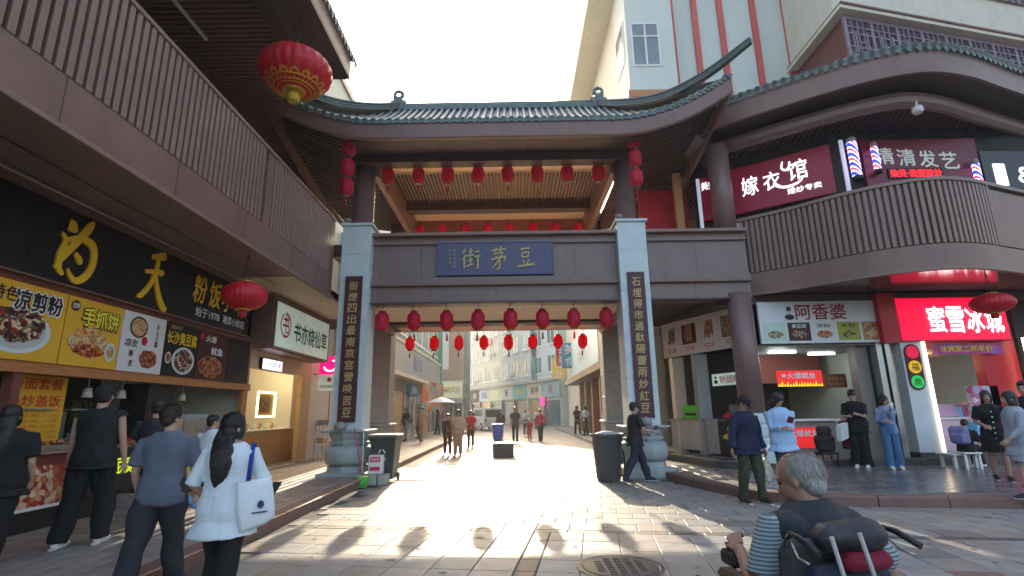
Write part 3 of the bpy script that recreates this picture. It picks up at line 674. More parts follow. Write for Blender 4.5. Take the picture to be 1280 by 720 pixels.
# upper storey wall set back behind the balcony, upper eave with slatted soffit
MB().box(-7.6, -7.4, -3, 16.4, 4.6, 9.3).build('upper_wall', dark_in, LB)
MB().box(-7.4, -4.25, -3, 10.4, 9.02, 9.06).build('upper_soffit_lining', mat('upper_soffit', (0.30, 0.20, 0.15), rough=0.6), LB)
sl = MB().box(-7.3, -4.62, -0.028, 0.028, 0, 0.10).mesh('upper_soffit_slat', slatm); sl.transform(Matrix.Translation((6, 0, 0)))
y = 3.2
while y < 10.3:
    put('upper_soffit_slat', sl, LB, loc=Vector((-6, y, 8.90))-LB.location); y += 0.13
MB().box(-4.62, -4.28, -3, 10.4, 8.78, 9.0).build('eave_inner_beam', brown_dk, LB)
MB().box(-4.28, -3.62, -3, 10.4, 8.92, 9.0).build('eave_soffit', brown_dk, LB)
MB().box(-3.70, -3.62, -3, 10.4, 9.0, 9.42).build('eave_fascia', brown, LB)
MB().box(-8, -3.7, -3, 10.4, 9.08, 9.3).build('roof_deck', brown_dk, LB)
MB().box(-6.1, -6.04, 4.8, 9.0, 8.86, 8.895).build('light_strip', white_p, LB)
rt = MB()
MB().add([(-3.62, -3, 9.45), (-3.62, 10.5, 9.45), (-6.5, 10.5, 10.6), (-6.5, -3, 10.6)], [(0, 1, 2, 3)]).build('roof_slope', tile_m, LB)
tr = MB().tube([(0, 0, 0), (-2.9, 0, 1.15)], 0.062, 8).mesh('round_tile_row', tile_m); dt = MB().frame((0, 0, 0), (0, 1, 0), (0.1, 0, 1), [(-0.095, 0.05), (-0.07, -0.03), (0, -0.11), (0.07, -0.03), (0.095, 0.05)], 0.02).mesh('drip_tile', tile_m)
y = 5.5
while y < 10.5:
    put('round_tile_row', tr, LB, loc=Vector((-3.58, y, 9.50))-LB.location); put('drip_tile', dt, LB, loc=Vector((-3.56, y+0.1, 9.47))-LB.location); y += 0.2
MB().box(-7.5, -5.2, 10.4, 17, 9.08, 9.12).build('upper_soffit_lining', MATS['upper_soffit'], LB)
for k in range(50):
    y = 10.5+k*0.16; MB().obox((-5.5, y, 8.9), (-1.9, -0.75, 0), (0, 0.056, 0), (0, 0, 0.10)).build('upper_soffit_slat', slatm, LB)
MB().tube([(-5.72, -2, 4.30), (-5.72, 6, 4.29), (-5.70, 11.9, 4.30)], 0.018, 6).build('conduit', granite, LB); MB().tube([(-5.2, 3+k*0.9, 4.33-0.05*math.sin(k*1.3)**2) for k in range(10)], 0.008, 5).build('loose_cable', black_m, LB)
# ---- first shop: counter hall with the black sign
SX = -6.0
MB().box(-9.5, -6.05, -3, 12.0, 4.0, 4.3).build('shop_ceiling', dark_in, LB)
MB().box(-9.6, -9.4, -3, 12.0, 0.15, 4.2).build('shop_rear_wall', green_in, LB)
MB().box(-9.5, -6.1, -3, 12.0, 0.10, 0.17).build('shop_floor', granite, LB)
MB().box(-6.12, -6.0, -3, 11.98, 3.12, 3.24).build('wood_rail', wood_dk, LB)
MB().box(-6.12, -5.97, -3, 11.98, 2.06, 2.20).build('wood_rail', wood, LB)
MB().box(-6.10, -6.02, 11.75, 11.98, 0.15, 3.2).build('wood_post', wood, LB)
MB().box(-6.13, -6.0, 6.30, 6.42, 0.17, 2.06).build('wood_post', wood_dk, LB)
MB().box(-9.4, -6.1, 11.98, 12.06, 0.15, 4.3).build('party_wall', cream_w, LB)
MB().box(-6.6, -6.15, 8.9, 9.6, 0.17, 2.06).build('dark_cupboard', black_m, LB)
sg = thing('shop_sign', (SX, 6, 3.7), 'long black shop fascia with two huge yellow brush characters over the left food counter', 'sign')
S = Sign((SX, -3, 3.24), (0, 1, 0))
S.panel('sign_board', black_sign, 0, 14.6, 0, 1.06, -0.05, 0.05, sg)
mb = MB(); S.box(mb, 0, 14.6, -0.02, 0.0, 0.0, 0.08); mb.build('sign_edge', brown, sg)
wei = [[(22,84,16),(34,82,20),(44,76,6)], [(82,104,5),(74,92,16),(50,62,15),(24,32,14),(8,8,4)], [(10,66,5),(22,56,10),(16,30,14),(18,10,12),(30,2,6)], [(26,58,8),(54,68,10),(88,64,15),(98,40,15),(88,14,14),(64,-2,11),(46,4,8),(38,14,4)], [(48,42,6),(62,32,13),(66,26,6)]]
tian = [[(30,84,8),(52,88,12),(78,94,17),(80,88,8)], [(14,52,6),(40,56,9),(76,60,12),(84,58,6)], [(58,88,10),(56,60,13),(40,30,12),(14,6,11),(-2,2,4)], [(58,50,8),(66,30,13),(84,6,16),(104,-8,14),(112,-4,5)]]
mb = MB(); S.brush(mb, wei, 9.42, 0.10, 0.66, 0.84, 0.075, 0.03); mb.build('character', yellow_l, sg)
mb = MB(); S.brush(mb, tian, 11.0, 0.12, 0.64, 0.86, 0.075, 0.03); mb.build('character', yellow_l, sg)
for tx, u in (('粉', 12.62), ('饭', 13.13), ('小', 13.6), ('吃', 14.1)): S.text(tx, u, 0.62, 0.40, 0.52, yellow_l, sg, 0.07, 0.03, 'character', shear=0.1)
S.text('始于1978', 12.95, 0.2, 0.80, 0.18, white_p, sg, 0.07, 0.02, 'small_lettering'); S.text('湘菜小炒店', 13.9, 0.2, 0.85, 0.17, white_p, sg, 0.07, 0.02, 'small_lettering')
# menu posters under the sign, each a print with dishes
def food_mat(name, c1, c2, c3, sc=30):
    m = bpy.data.materials.new(name); m.use_nodes = True; t = m.node_tree; N = t.nodes; L = t.links; b = N['Principled BSDF']; b.inputs['Roughness'].default_value = 0.35
    tc = N.new('ShaderNodeTexCoord'); v = N.new('ShaderNodeTexVoronoi'); v.inputs['Scale'].default_value = sc; L.new(tc.outputs['Object'], v.inputs[0])
    n = N.new('ShaderNodeTexNoise'); n.inputs['Scale'].default_value = sc*0.4; n.inputs['Detail'].default_value = 5; L.new(tc.outputs['Object'], n.inputs[0])
    sx = N.new('ShaderNodeSeparateColor'); L.new(v.outputs['Color'], sx.inputs[0])
    cr = N.new('ShaderNodeValToRGB'); e = cr.color_ramp.elements; e[0].color = (*c1, 1); e[1].color = (*c3, 1); e[0].position = 0.2; e[1].position = 0.85; k = e.new(0.5); k.color = (*c2, 1); L.new(sx.outputs[0], cr.inputs[0])
    mx = N.new('ShaderNodeMixRGB'); mx.blend_type = 'OVERLAY'; mx.inputs[0].default_value = 0.7; L.new(cr.outputs[0], mx.inputs[1]); L.new(n.outputs[0], mx.inputs[2]); L.new(mx.outputs[0], b.inputs['Base Color']); return m
f_red = food_mat('print_chilli_dish', (0.16, 0.02, 0.01), (0.30, 0.06, 0.02), (0.45, 0.25, 0.12)); f_green = food_mat('print_green_dish', (0.05, 0.10, 0.03), (0.22, 0.24, 0.08), (0.5, 0.42, 0.3))
f_tan = food_mat('print_pancake', (0.40, 0.22, 0.07), (0.55, 0.34, 0.14), (0.62, 0.50, 0.3), 22); f_dark = food_mat('print_dark_dish', (0.03, 0.015, 0.012), (0.12, 0.04, 0.02), (0.35, 0.28, 0.2), 35)
f_meat = food_mat('print_skewers', (0.22, 0.05, 0.02), (0.42, 0.15, 0.05), (0.55, 0.35, 0.15), 40)
yel_p = flat('yellow_print', (222, 170, 40)); wht_p = flat('white_print', (215, 215, 212)); blk_p = flat('black_print', (30, 28, 28)); brn_p = flat('brown_print', (70, 35, 30)); red_p = flat('red_print', (190, 25, 30)); grn_p = flat('pale_green_print', (190, 215, 195))
ink = flat('ink_black', (25, 20, 25)); ink_br = flat('ink_brown', (85, 45, 35)); wht_l = flat('white_lettering', (235, 235, 235)); red_ink = flat('red_lettering', (190, 20, 35)); yel_ink = flat('yellow_ink', (235, 200, 40)); plate = flat('white_plate_print', (205, 215, 215))
SP = lambda z=2.20: Sign((SX+0.06, 0, z), (0, 1, 0))
def poster(y0, y1, m, label, z=2.20, h=0.92):
    t = thing('menu_poster', (SX+0.06, (y0+y1)/2, z), label, 'poster', 'menu posters above the left counter')
    S = Sign((SX+0.06, y0, z), (0, 1, 0)); S.panel('print_board', m, 0.01, y1-y0-0.01, 0, h, -0.04, 0.0, t); return t, S
bits = [flat('print_bit_%d' % i, c) for i, c in enumerate(((150, 40, 25), (70, 30, 20), (60, 110, 45), (215, 190, 150), (190, 110, 50), (225, 160, 70), (40, 25, 20)))]
BITS = {}
NL = [0]
def dish(S, t, u, v, ru, rv, fm, pl=None, k=0.72, dv=0.0):
    NL[0] += 1; z = 0.003+0.0012*(NL[0] % 5); r = random.Random(int(u*100+v*1000)+NL[0])
    if pl:
        mb = MB(); S.disc(mb, u, v, ru, rv, 0.0, z); mb.build('plate_print', pl, t); mb = MB(); S.disc(mb, u, v, ru*0.84, rv*0.82, 0.0, z+0.0006); mb.build('plate_well', granite if pl is brn_p else off_w_, t)
    n = 30; mb = MB()
    S.disc(mb, 0, 0, 0, 0, 0.0, z+0.0012, poly=[(u+math.cos(2*math.pi*i/n)*ru*k*(1+r.uniform(-.09, .09)), v+dv+math.sin(2*math.pi*i/n)*rv*k*(1+r.uniform(-.12, .12))) for i in range(n)]); mb.build('food_print', fm, t)
    pal = {f_dark: (6, 1, 0, 3), f_red: (0, 4, 1, 0), f_green: (2, 2, 3, 4), f_tan: (3, 5, 4, 3), f_meat: (4, 0, 5, 1)}.get(fm)
    if not pal or ru < 0.15: return
    mb = MB()
    for q in range(46):
        a = r.uniform(0, 6.28); e = math.sqrt(r.random())*0.88; cu, cv = u+math.cos(a)*ru*k*e, v+dv+math.sin(a)*rv*k*e; al = r.uniform(0, 3.14); l, w_ = r.uniform(.06, .16)*ru*1.3, r.uniform(.03, .07)*ru*1.2; mb.m = r.randrange(4)
        mb.frame(S.at(0, 0, z+0.002+q*0.00012), S.R, S.U, [(cu+math.cos(al)*l*math.cos(h_)-math.sin(al)*w_*math.sin(h_), cv+(math.sin(al)*l*math.cos(h_)+math.cos(al)*w_*math.sin(h_))*0.8) for h_ in [i*math.pi/3.5 for i in range(7)]], 0.001)
    mb.build('food_pieces', [bits[i] for i in pal], t, kind='stuff')
off_w_ = flat('plate_well_print', (185, 190, 185))
t, S = poster(5.0, 6.79, yel_p, 'yellow menu poster with a plate of dark noodles, nearest the camera'); S.text('特色', 0.92, 0.76, 0.34, 0.17, ink, t, 0.006, 0.03); S.text('凉剪粉', 1.38, 0.72, 0.66, 0.24, ink, t, 0.010, 0.06); S.text('凉剪粉', 1.38, 0.72, 0.68, 0.26, wht_l, t, 0.006, 0.14); dish(S, t, 1.16, 0.34, 0.46, 0.27, f_dark, plate, 0.78, 0.08); dish(S, t, 0.86, 0.38, 0.14, 0.12, f_green, None, 1)
t, S = poster(6.79, 7.81, yel_p, 'yellow poster of a filled hand pancake, beside the white menu poster'); S.text('手抓饼', 0.60, 0.68, 0.66, 0.25, flat('lime_lettering', (225, 220, 60)), t, 0.012, 0.05); S.text('手抓饼', 0.605, 0.675, 0.68, 0.27, ink_br, t, 0.006, 0.16); mb = MB(); S.disc(mb, 0.13, 0.8, 0.075, 0.075, 0, 0.006); mb.build('round_badge', ink_br, t); S.text('招牌', 0.13, 0.8, 0.11, 0.07, wht_l, t, 0.010, 0.02); dish(S, t, 0.44, 0.34, 0.34, 0.20, f_tan, None, 1); dish(S, t, 0.46, 0.22, 0.28, 0.08, f_red, None, 1); dish(S, t, 0.86, 0.24, 0.10, 0.13, f_tan, plate, 0.6)
t, S = poster(7.81, 8.82, wht_p, 'white menu poster with two round bowls between yellow and black posters'); dish(S, t, 0.36, 0.70, 0.20, 0.17, f_tan, brn_p, 0.8); dish(S, t, 0.66, 0.22, 0.20, 0.15, f_red, None, 1); dish(S, t, 0.52, 0.5, 0.06, 0.07, red_p, None, 1)
for k, ch in enumerate('手工面'): S.text(ch, 0.80, 0.76-k*0.14, 0.08, 0.10, ink, t, 0.005, 0.02)
S.text('凉皮', 0.24, 0.44, 0.28, 0.12, ink, t, 0.005, 0.02); S.text('精', 0.26, 0.28, 0.09, 0.1, ink, t, 0.005, 0.02); S.text('皮', 0.28, 0.13, 0.09, 0.1, ink, t, 0.005, 0.02)
t, S = poster(8.82, 9.76, blk_p, 'black menu poster with yellow headline and a bowl of tofu'); S.text('长沙臭豆腐', 0.47, 0.66, 0.84, 0.22, yel_ink, t, 0.006, 0.05); dish(S, t, 0.56, 0.28, 0.32, 0.24, f_dark, plate, 0.8); S.text('秘制小吃', 0.26, 0.84, 0.3, 0.07, gold_p, t, 0.006); dish(S, t, 0.14, 0.3, 0.08, 0.10, f_red, plate, 0.7)
t, S = poster(9.76, 10.84, brn_p, 'brown menu poster of red grilled squid, farthest of the row'); S.text('火爆', 0.42, 0.78, 0.36, 0.13, wht_l, t, 0.006, 0.03); S.text('鱿鱼', 0.66, 0.56, 0.40, 0.15, wht_l, t, 0.006, 0.04); dish(S, t, 0.5, 0.24, 0.42, 0.20, f_red, None, 1); mb = MB(); S.disc(mb, 0.12, 0.8, 0.05, 0.07, 0, 0.006); mb.build('red_dot', red_p, t)
S_ = Sign((SX+0.06, 10.84, 2.20), (0, 1, 0)); S_.panel('blank_panel', blk_p, 0.01, 0.9, 0, 0.92, -0.04, 0.0, LB)
# counters with food trays, boards
CT = thing('food_counter', (-6.1, 7, 0.15), 'long left food counter with printed front and trays under the menu posters', 'counter')
MB().box(-6.75, -6.02, 3.0, 8.6, 0.15, 0.42).build('counter_plinth', black_m, CT)
MB().box(-6.75, -6.06, 3.0, 8.6, 0.42, 1.06).build('counter_body', mat('counter_red', (0.16, 0.03, 0.02), rough=0.5), CT)
MB().bbox_(-6.8, -5.98, 3.0, 8.6, 1.06, 1.10, 0.01).build('counter_top', steel, CT)
for k in range(7):
    y0 = 3.4+k*0.72; mb = MB(); mb.box(-6.66, -6.2, y0, y0+0.6, 1.10, 1.16)
    tr_ = mb.build('food_tray', steel, CT); b = MB(); r = random.Random(k)
    for q in range(26): b.ell((-6.62+r.random()*0.38, y0+0.05+r.random()*0.5, 1.17+r.random()*0.03), (0.05, 0.04, 0.03), 6, 4)
    b.build('cooked_food', [f_meat, f_red, f_green, f_tan][k % 4], tr_)
fp = thing('counter_banner', (-6.0, 6.4, 0.45), 'slanted printed banner of roasted food on the front of the left counter', 'banner')
S = Sign((-6.0, 5.2, 0.42), (0, 1, 0), (-0.12, 0, 1)); S.panel('banner_print', food_mat('banner_food', (0.30, 0.02, 0.02), (0.45, 0.16, 0.05), (0.6, 0.45, 0.3), 14), 0, 2.35, 0.02, 0.62, -0.03, 0.0, fp); S.panel('banner_edge', wht_p, 0, 2.35, -0.02, 0.02, -0.03, 0.004, fp)
gl = thing('menu_lightbox', (-6.0, 8.0, 0.5), 'dark counter lightbox with bright yellow green characters beside the man in the sleeveless top', 'sign')
S = Sign((-5.99, 7.62, 0.44), (0, 1, 0)); S.panel('box', blk_p, 0, 0.96, 0, 0.6, -0.03, 0, gl); S.text('长沙臭豆腐', 0.48, 0.36, 0.9, 0.24, mat('lime_glow', (0.6, 0.75, 0.02), emit=0.6), gl, 0.006, 0.04)
yb = thing('price_list_board', (-6.15, 6.9, 1.3), 'tall yellow price list with rows of red characters behind the sleeveless man', 'poster')
S = Sign((-6.35, 6.55, 1.12), (0, 1, 0)); S.panel('board', yel_p, 0, 0.95, 0, 0.95, -0.02, 0, yb)
for r_, tx in enumerate(('粉面套餐', '小炒盖饭')): S.text(tx, 0.48, 0.84-r_*0.22, 0.8, 0.15, red_ink, yb, 0.004, 0.02)
for r_ in range(7): S.text('特色小吃 八元', 0.48, 0.50-r_*0.07, 0.82, 0.04, red_ink, yb, 0.004, 0.01)
for k, y in enumerate((8.0, 8.7, 9.5, 10.3)):
    MB().lathe((-6.45, y, 1.95), [(0.05, 0), (0.075, -0.14)], 14).tube([(-6.45, y, 1.95), (-6.45, y, 2.1)], 0.008, 5).build('counter_spotlight', white_p, None, label=['small white hanging spotlight over the counter, nearest of four', 'small white hanging spotlight over the counter, second of four', 'small white hanging spotlight over the counter, third of four', 'small white hanging spotlight over the counter, farthest of four'][k], cat='lamp', group='spotlights over the left counter')
for k, (y, z, w, h, m) in enumerate(((8.4, 1.52, 0.4, 0.24, flat('navy_print', (30, 40, 75))), (9.0, 1.35, 0.4, 0.45, f_green), (10.0, 1.3, 0.35, 0.5, f_meat))):
    S = Sign((-9.38, y*1.25, z), (0, 1, 0)); mb = MB(); S.box(mb, 0, w*1.4, 0, h*1.2, 0, 0.02); mb.build('wall_poster', m, None, label=['small navy poster on the olive wall inside the left shop', 'greenish food poster on the olive wall inside the left shop', 'brown food poster on the olive wall inside the left shop'][k], cat='poster')
# fan and rice cooker on the counter
fn = thing('desk_fan', (-6.5, 6.9, 1.1), 'round white desk fan standing on the left counter', 'fan')
MB().lathe((-6.5, 6.9, 1.10), [(0.10, 0), (0.10, 0.03), (0.02, 0.05), (0.02, 0.22)], 14).build('fan_stand', white_p, fn)
b = MB(); 
for q in range(24): a = q*math.pi/12; b.tube([(-6.42, 6.9, 1.46), (-6.38, 6.9+0.12*math.cos(a), 1.46+0.12*math.sin(a)), (-6.42, 6.9+0.2*math.cos(a), 1.46+0.2*math.sin(a))], 0.004, 4)
b.tube([(-6.42, 6.9+0.2*math.cos(a), 1.46+0.2*math.sin(a)) for a in [i*math.pi/16 for i in range(33)]], 0.012, 6); b.build('fan_cage', plate, fn)
b = MB()
for q in range(4):
    a = q*math.pi/2; b.frame((-6.45, 6.9, 1.46), (0, 1, 0), (0, 0, 1), [(0.02*math.cos(a-1), 0.02*math.sin(a-1)), (0.17*math.cos(a), 0.17*math.sin(a)), (0.17*math.cos(a+0.9), 0.17*math.sin(a+0.9)), (0.02*math.cos(a+1.2), 0.02*math.sin(a+1.2))], 0.01)
b.build('fan_blade', flat('pale_blue_plastic', (150, 190, 205)), fn)
st = thing('drinks_cabinet', (-6.4, 9.9, 1.0), 'white steel cooking cabinet on the counter in front of the dark doorway', 'appliance')
MB().bbox_(-6.7, -6.15, 9.85, 10.75, 0.95, 1.55, 0.02).build('cabinet_body', flat('appliance_grey', (150, 158, 155)), st); MB().box(-6.14, -6.12, 9.95, 10.65, 1.0, 1.45).build('cabinet_door', steel, st)
MB().box(-6.75, -6.1, 8.75, 11.7, 0.15, 0.92).build('counter_body', mat('counter_brown', (0.14, 0.05, 0.03), rough=0.5), CT); MB().box(-6.78, -6.04, 8.75, 11.7, 0.92, 0.96).build('counter_top', steel, CT)
S = Sign((-6.09, 9.5, 0.25), (0, 1, 0)); S.panel('counter_sticker', blk_p, 0, 1.1, 0.2, 0.62, 0, 0.01, CT); S.text('鱿鱼烤肠', 0.55, 0.42, 0.95, 0.22, wht_l, CT, 0.014, 0.03, 'counter_lettering')
ob = MB().bbox_(-6.1, -6.0, 11.2, 11.7, 0.8, 1.55, 0.01).build('menu_board_stand', flat('orange_board', (190, 85, 45)), label='orange red upright board at the far end of the left counter', cat='sign')
for k in range(10): MB().lathe((-6.3-0.12*(k % 2), 8.8+k*0.13 if k < 7 else 11+k*.03, 0.96), [(0.035, 0), (0.04, 0.16), (0.015, 0.2), (0.015, 0.24)], 10).build('sauce_bottle', [red_p, yel_p, brn_p, wht_p][k % 4], CT)
for k in range(5): MB().box(-6.7, -6.3, 3.6+k*1.0, 4.3+k*1.0, 1.62, 1.64).tube([(-6.7, 3.6+k*1.0, 1.1), (-6.7, 3.6+k*1.0, 1.64)], 0.012, 6).build('sneeze_shelf', steel, CT)
for k in range(14): MB().bbox_(-9.2, -8.7, 4.5+k*0.5, 4.9+k*0.5, 1.0, 1.25+0.2*(k % 3), 0.02).build('kitchen_equipment', [steel, MATS['appliance_grey'] if 'appliance_grey' in MATS else white_p, red_p, white_p][k % 4], CT)
MB().box(-9.3, -8.5, 4.2, 11.8, 0.17, 1.0).build('rear_worktop', steel, CT)
# ---- second shop: tea shop with warm lit interior
TS = thing('tea_shop_front', (-6, 14, 0.15), 'cream tea shop front with warm downlights, counter beside the black food shop', 'shop front')
warmw = mat('warm_shop_wall', (0.62, 0.47, 0.30), rough=0.6, var=0.06); timber = mat('honey_timber', (0.50, 0.30, 0.12), rough=0.45, var=0.2, stretch=(1, 1, 8))
MB().box(-9.5, -6.3, 12.08, 17.0, 3.0, 3.06).build('shop_ceiling', warmw, TS)
MB().box(-9.6, -9.5, 12.0, 17.0, 0.15, 3.0).build('rear_wall', warmw, TS)
MB().box(-9.5, -6.5, 16.95, 17.05, 0.15, 3.0).build('side_wall', warmw, TS)
MB().box(-6.35, -6.22, 12.06, 12.2, 0.15, 3.06).build('door_jamb', timber, TS); MB().box(-6.35, -6.22, 15.5, 16.2, 0.15, 3.06).build('door_jamb', timber, TS)
MB().box(-6.36, -6.20, 12.2, 15.5, 2.62, 3.06).build('door_header', warmw, TS)
MB().box(-9.5, -6.2, 12.06, 17.0, 0.12, 0.19).build('shop_floor', granite, TS)
MB().box(-7.4, -6.85, 12.1, 16.9, 0.19, 1.1).build('service_counter', timber, TS); MB().bbox_(-7.45, -6.78, 12.1, 16.9, 1.1, 1.14, 0.01).build('counter_top', white_p, TS)
MB().box(-6.38, -6.22, 16.2, 19.6, 0.15, 3.4).build('white_panel', flat('pale_pink_panel', (205, 190, 180)), TS)
MB().box(-6.225, -6.21, 17.9, 17.93, 0.3, 2.6).build('panel_gap', blk_p, TS)
glow = mat('warm_lamp_glow', (1, 0.8, 0.5), emit=5.0, ecol=(1, 0.78, 0.48))
for k, (x, y) in enumerate(((-5.9, 12.6), (-5.9, 13.6), (-5.9, 14.6), (-5.9, 15.6))): MB().lathe((x, y, 3.03), [(0.07, 0), (0.07, 0.02)], 14).build('downlight', glow, TS)
for k, (x, y) in enumerate(((-7.0, 13.0), (-7.0, 14.2), (-7.0, 15.4), (-8.6, 13.6), (-8.6, 15.2))): MB().lathe((x, y, 2.97), [(0.08, 0), (0.08, 0.02)], 14).build('downlight', glow, TS)
for k, y in enumerate((12.9, 15.2)):
    l = bpy.data.lights.new('shop_downlight', 'POINT'); l.energy = 8; l.color = (1, 0.75, 0.45); l.shadow_soft_size = 0.15; o = bpy.data.objects.new('shop_downlight', l); o.location = (-7.1, y+0.4, 2.7); C.objects.link(o)
fr = MB()
for a in ((14.5, 14.54, 1.5, 2.12), (15.56, 15.6, 1.5, 2.12), (14.5, 15.6, 1.46, 1.5), (14.5, 15.6, 2.12, 2.16)): fr.box(-7.02, -6.98, *a)
fr.build('glowing_mirror_frame', mat('yellow_neon', (1, 0.85, 0.3), emit=5, ecol=(1, 0.85, 0.35)), TS); MB().box(-7.06, -7.03, 14.54, 15.56, 1.5, 2.12).build('framed_poster', flat('bronze_mirror', (120, 95, 60)), TS); MB().box(-7.03, -7.02, 14.85, 15.25, 1.6, 2.0).build('dark_picture', f_dark, TS)
MB().box(-9.4, -9.36, 13.0, 16.5, 1.75, 1.8).build('shelf_light', glow, TS); MB().obox((-7.05, 12.95, 2.0), (0.05, 0, 0), (0, 0.8, 0), (0.0, 0.12, 0.5)).build('menu_screen', mat('blue_screen', (0.03, 0.04, 0.2), emit=0.3, ecol=(0.05, 0.07, 0.4)), TS)
for k in range(12): MB().lathe((-7.0, 13.1+k*0.24, 1.14), [(0.035, 0), (0.045, 0.16)], 10).build('cup', [white_p, f_tan, plate][k % 3], TS)
MB().box(-6.16, -5.62, 11.98, 15.72, 3.02, 4.33).build('sign_casing', brown, TS)
ws = thing('shop_sign', (-5.6, 13.8, 3.6), 'pale green white lightbox sign with red round seal and dark characters over the tea shop', 'sign')
S = Sign((-5.6, 12.03, 3.06), (0, 1, 0)); wl = mat('pale_lightbox', srgb(215, 232, 220), emit=0.12, ecol=(0.8, 1, 0.9)); S.panel('lightbox', wl, 0.04, 3.62, 0.03, 1.10, -0.02, 0.02, ws)
mb = MB()
for a in ((0, 3.66, -0.01, 0.03), (0, 3.66, 1.10, 1.14), (0, 0.04, 0.03, 1.10), (3.62, 3.66, 0.03, 1.10)): S.box(mb, *a, -0.02, 0.04)
mb.build('frame', brown, ws)
mb = MB(); n = 36
for i in range(n):
    if i in (10, 11): continue
    a, b = 2*math.pi*i/n, 2*math.pi*(i+1)/n
    mb.add([S.at(0.62+math.cos(q)*r_, 0.60+math.sin(q)*r_, 0.024) for q, r_ in ((a, 0.26), (b, 0.26), (b, 0.31), (a, 0.31))], [(0, 1, 2, 3)], False)
mb.build('seal_ring', red_ink, ws); S.text('书', 0.62, 0.60, 0.36, 0.50, red_ink, ws, 0.026, 0.03, 'seal_character'); S.text('书亦烧仙草', 2.28, 0.52, 2.35, 0.50, ink, ws, 0.026, 0.035)
ls = thing('lit_sign', (-6.1, 13.5, 2.8), 'small glowing white strip sign hanging under the tea shop lights', 'sign'); S = Sign((-6.05, 12.75, 2.62), (0, 1, 0)); S.panel('lightbox', mat('white_glow', (0.8, 0.75, 0.9), emit=1.2, ecol=(0.9, 0.85, 1)), 0, 0.95, 0, 0.24, -0.06, 0, ls); S.panel('casing', blk_p, -0.02, 0.97, -0.02, 0.26, -0.12, -0.062, ls); S.text('冷饮请取餐', 0.47, 0.12, 0.8, 0.14, flat('violet_lettering', (110, 70, 150)), ls, 0.004)
def smile(at, loc_lab):
    t = thing('hanging_sign', at, loc_lab, 'sign'); S = Sign(Vector(at)-Vector((0.34, 0, 0)), (1, 0, 0))
    pk = mat('pink_lightbox', srgb(235, 10, 110), emit=0.7, ecol=(1, 0.0, 0.2)); wg = mat('white_neon', (1, 1, 1), emit=1.5)
    S.panel('pink_box', pk, 0, 0.68, 0.5, 1.06, -0.12, 0, t); S.panel('white_box', wl, 0, 0.68, 0, 0.49, -0.12, 0, t); mb = MB()
    pts = [(0.34+0.2*math.cos(a), 0.80+0.2*math.sin(a)) for a in [R(200+i*14) for i in range(11)]]; Q = [Vector((*p, 0.05)) for p in pts]
    S.brush(mb, [[tuple((q.x*100, q.y*100, 5)) for q in Q]], 0, 0, 1, 1, 0.012, 0.01); S.disc(mb, 0.2, 0.92, 0.03, 0.035, 0, 0.012, 12); S.box(mb, 0.4, 0.54, 0.9, 0.94, 0, 0.012); mb.build('smile_mark', wg, t)
    S.text('书亦烧仙草', 0.34, 0.13, 0.56, 0.11, ink, t, 0.004, 0.02); mb = MB(); S.disc(mb, 0.34, 0.34, 0.07, 0.07, 0, 0.004); mb.build('seal', red_ink, t); MB().box(at[0]-0.62, at[0]-0.34, at[1]+0.05, at[1]+0.08, at[2]+0.5, at[2]+0.53).build('bracket', black_m, t)
smile((-5.70, 16.3, 2.22), 'pink and white projecting sign with a winking smile beside the tea shop')
rk = thing('leaflet_rack', (-6.0, 16.6, 0.15), 'slim grey folded leaflet rack standing by the tea shop door post', 'rack')
b = MB()
for x in (-6.1, -5.85):
    for y in (16.5, 16.85): b.tube([(x, y, 0.15), (x, y, 1.35)], 0.012, 6)
b.build('rack_frame', steel, rk)
for k in range(4): MB().obox((-6.1, 16.5, 0.4+k*0.26), (0.25, 0, 0), (0, 0.35, 0), (0.05, 0, 0.16)).build('leaflet_pocket', [plate, f_tan, wht_p, flat('lilac_print', (150, 140, 160))][k], rk)
# ================================================================== pale tower block far left behind the eave
TL = thing('apartment_tower', (-9, 24, 0), 'pale green white tower wall rising behind the left roof eave', 'building')
MB().box(-14, -6.9, 16.5, 34, 0, 14.8).build('wall', white_w, TL); MB().box(-14, -6.8, 16.4, 34, 14.8, 15.1).build('roof_slab', granite, TL)
for k in range(4): MB().box(-6.93, -6.88, 18+k*3, 19.3+k*3, 11.6, 13.2).build('window', glass_b, TL)
# ================================================================== RIGHT BUILDING
RB = thing('right_building', (8, 13, 0), 'brown curved corner building with ribbed balcony and tiled eave on the right of the gate', 'building')
bc = cr2([Vector((a, b, 0)) for a, b in ((5.98, 13.05), (6.35, 12.75), (6.95, 12.25), (7.6, 11.55), (8.3, 10.95), (9.15, 10.58), (10.0, 10.66), (10.8, 10.95), (11.7, 11.3), (13.6, 12.0), (16, 12.9))], 8)
def offs(P_, d):
    out = []
    for i, p in enumerate(P_):
        t = P_[min(i+1, len(P_)-1)]-P_[max(i-1, 0)]; t.normalize(); out.append(p+Vector((t.y, -t.x, 0))*d)
    return out
MB().sweep(bc, [(0.0, 4.33), (0.05, 4.33), (0.05, 4.84), (0.0, 4.86)]).build('balcony_fascia', brown, RB)
MB().sweep(bc, [(0.02, 4.26), (0.10, 4.27), (0.10, 4.33), (0.02, 4.33)]).build('fascia_drip', brown_lt, RB)
MB().sweep(bc, [(-0.08, 4.86), (-0.02, 4.86), (-0.02, 6.28), (-0.08, 6.28)]).build('balcony_backing', brown_md, RB)
MB().sweep(bc, [(-0.12, 6.28), (0.08, 6.28), (0.08, 6.36), (-0.12, 6.36)]).build('balcony_rail', brown_lt, RB)
sp = resample(bc, 0.125)
sl = MB().bbox_(-0.040, 0.040, -0.05, 0.015, 0, 1.42, 0.008).mesh('balcony_slat', slatm)
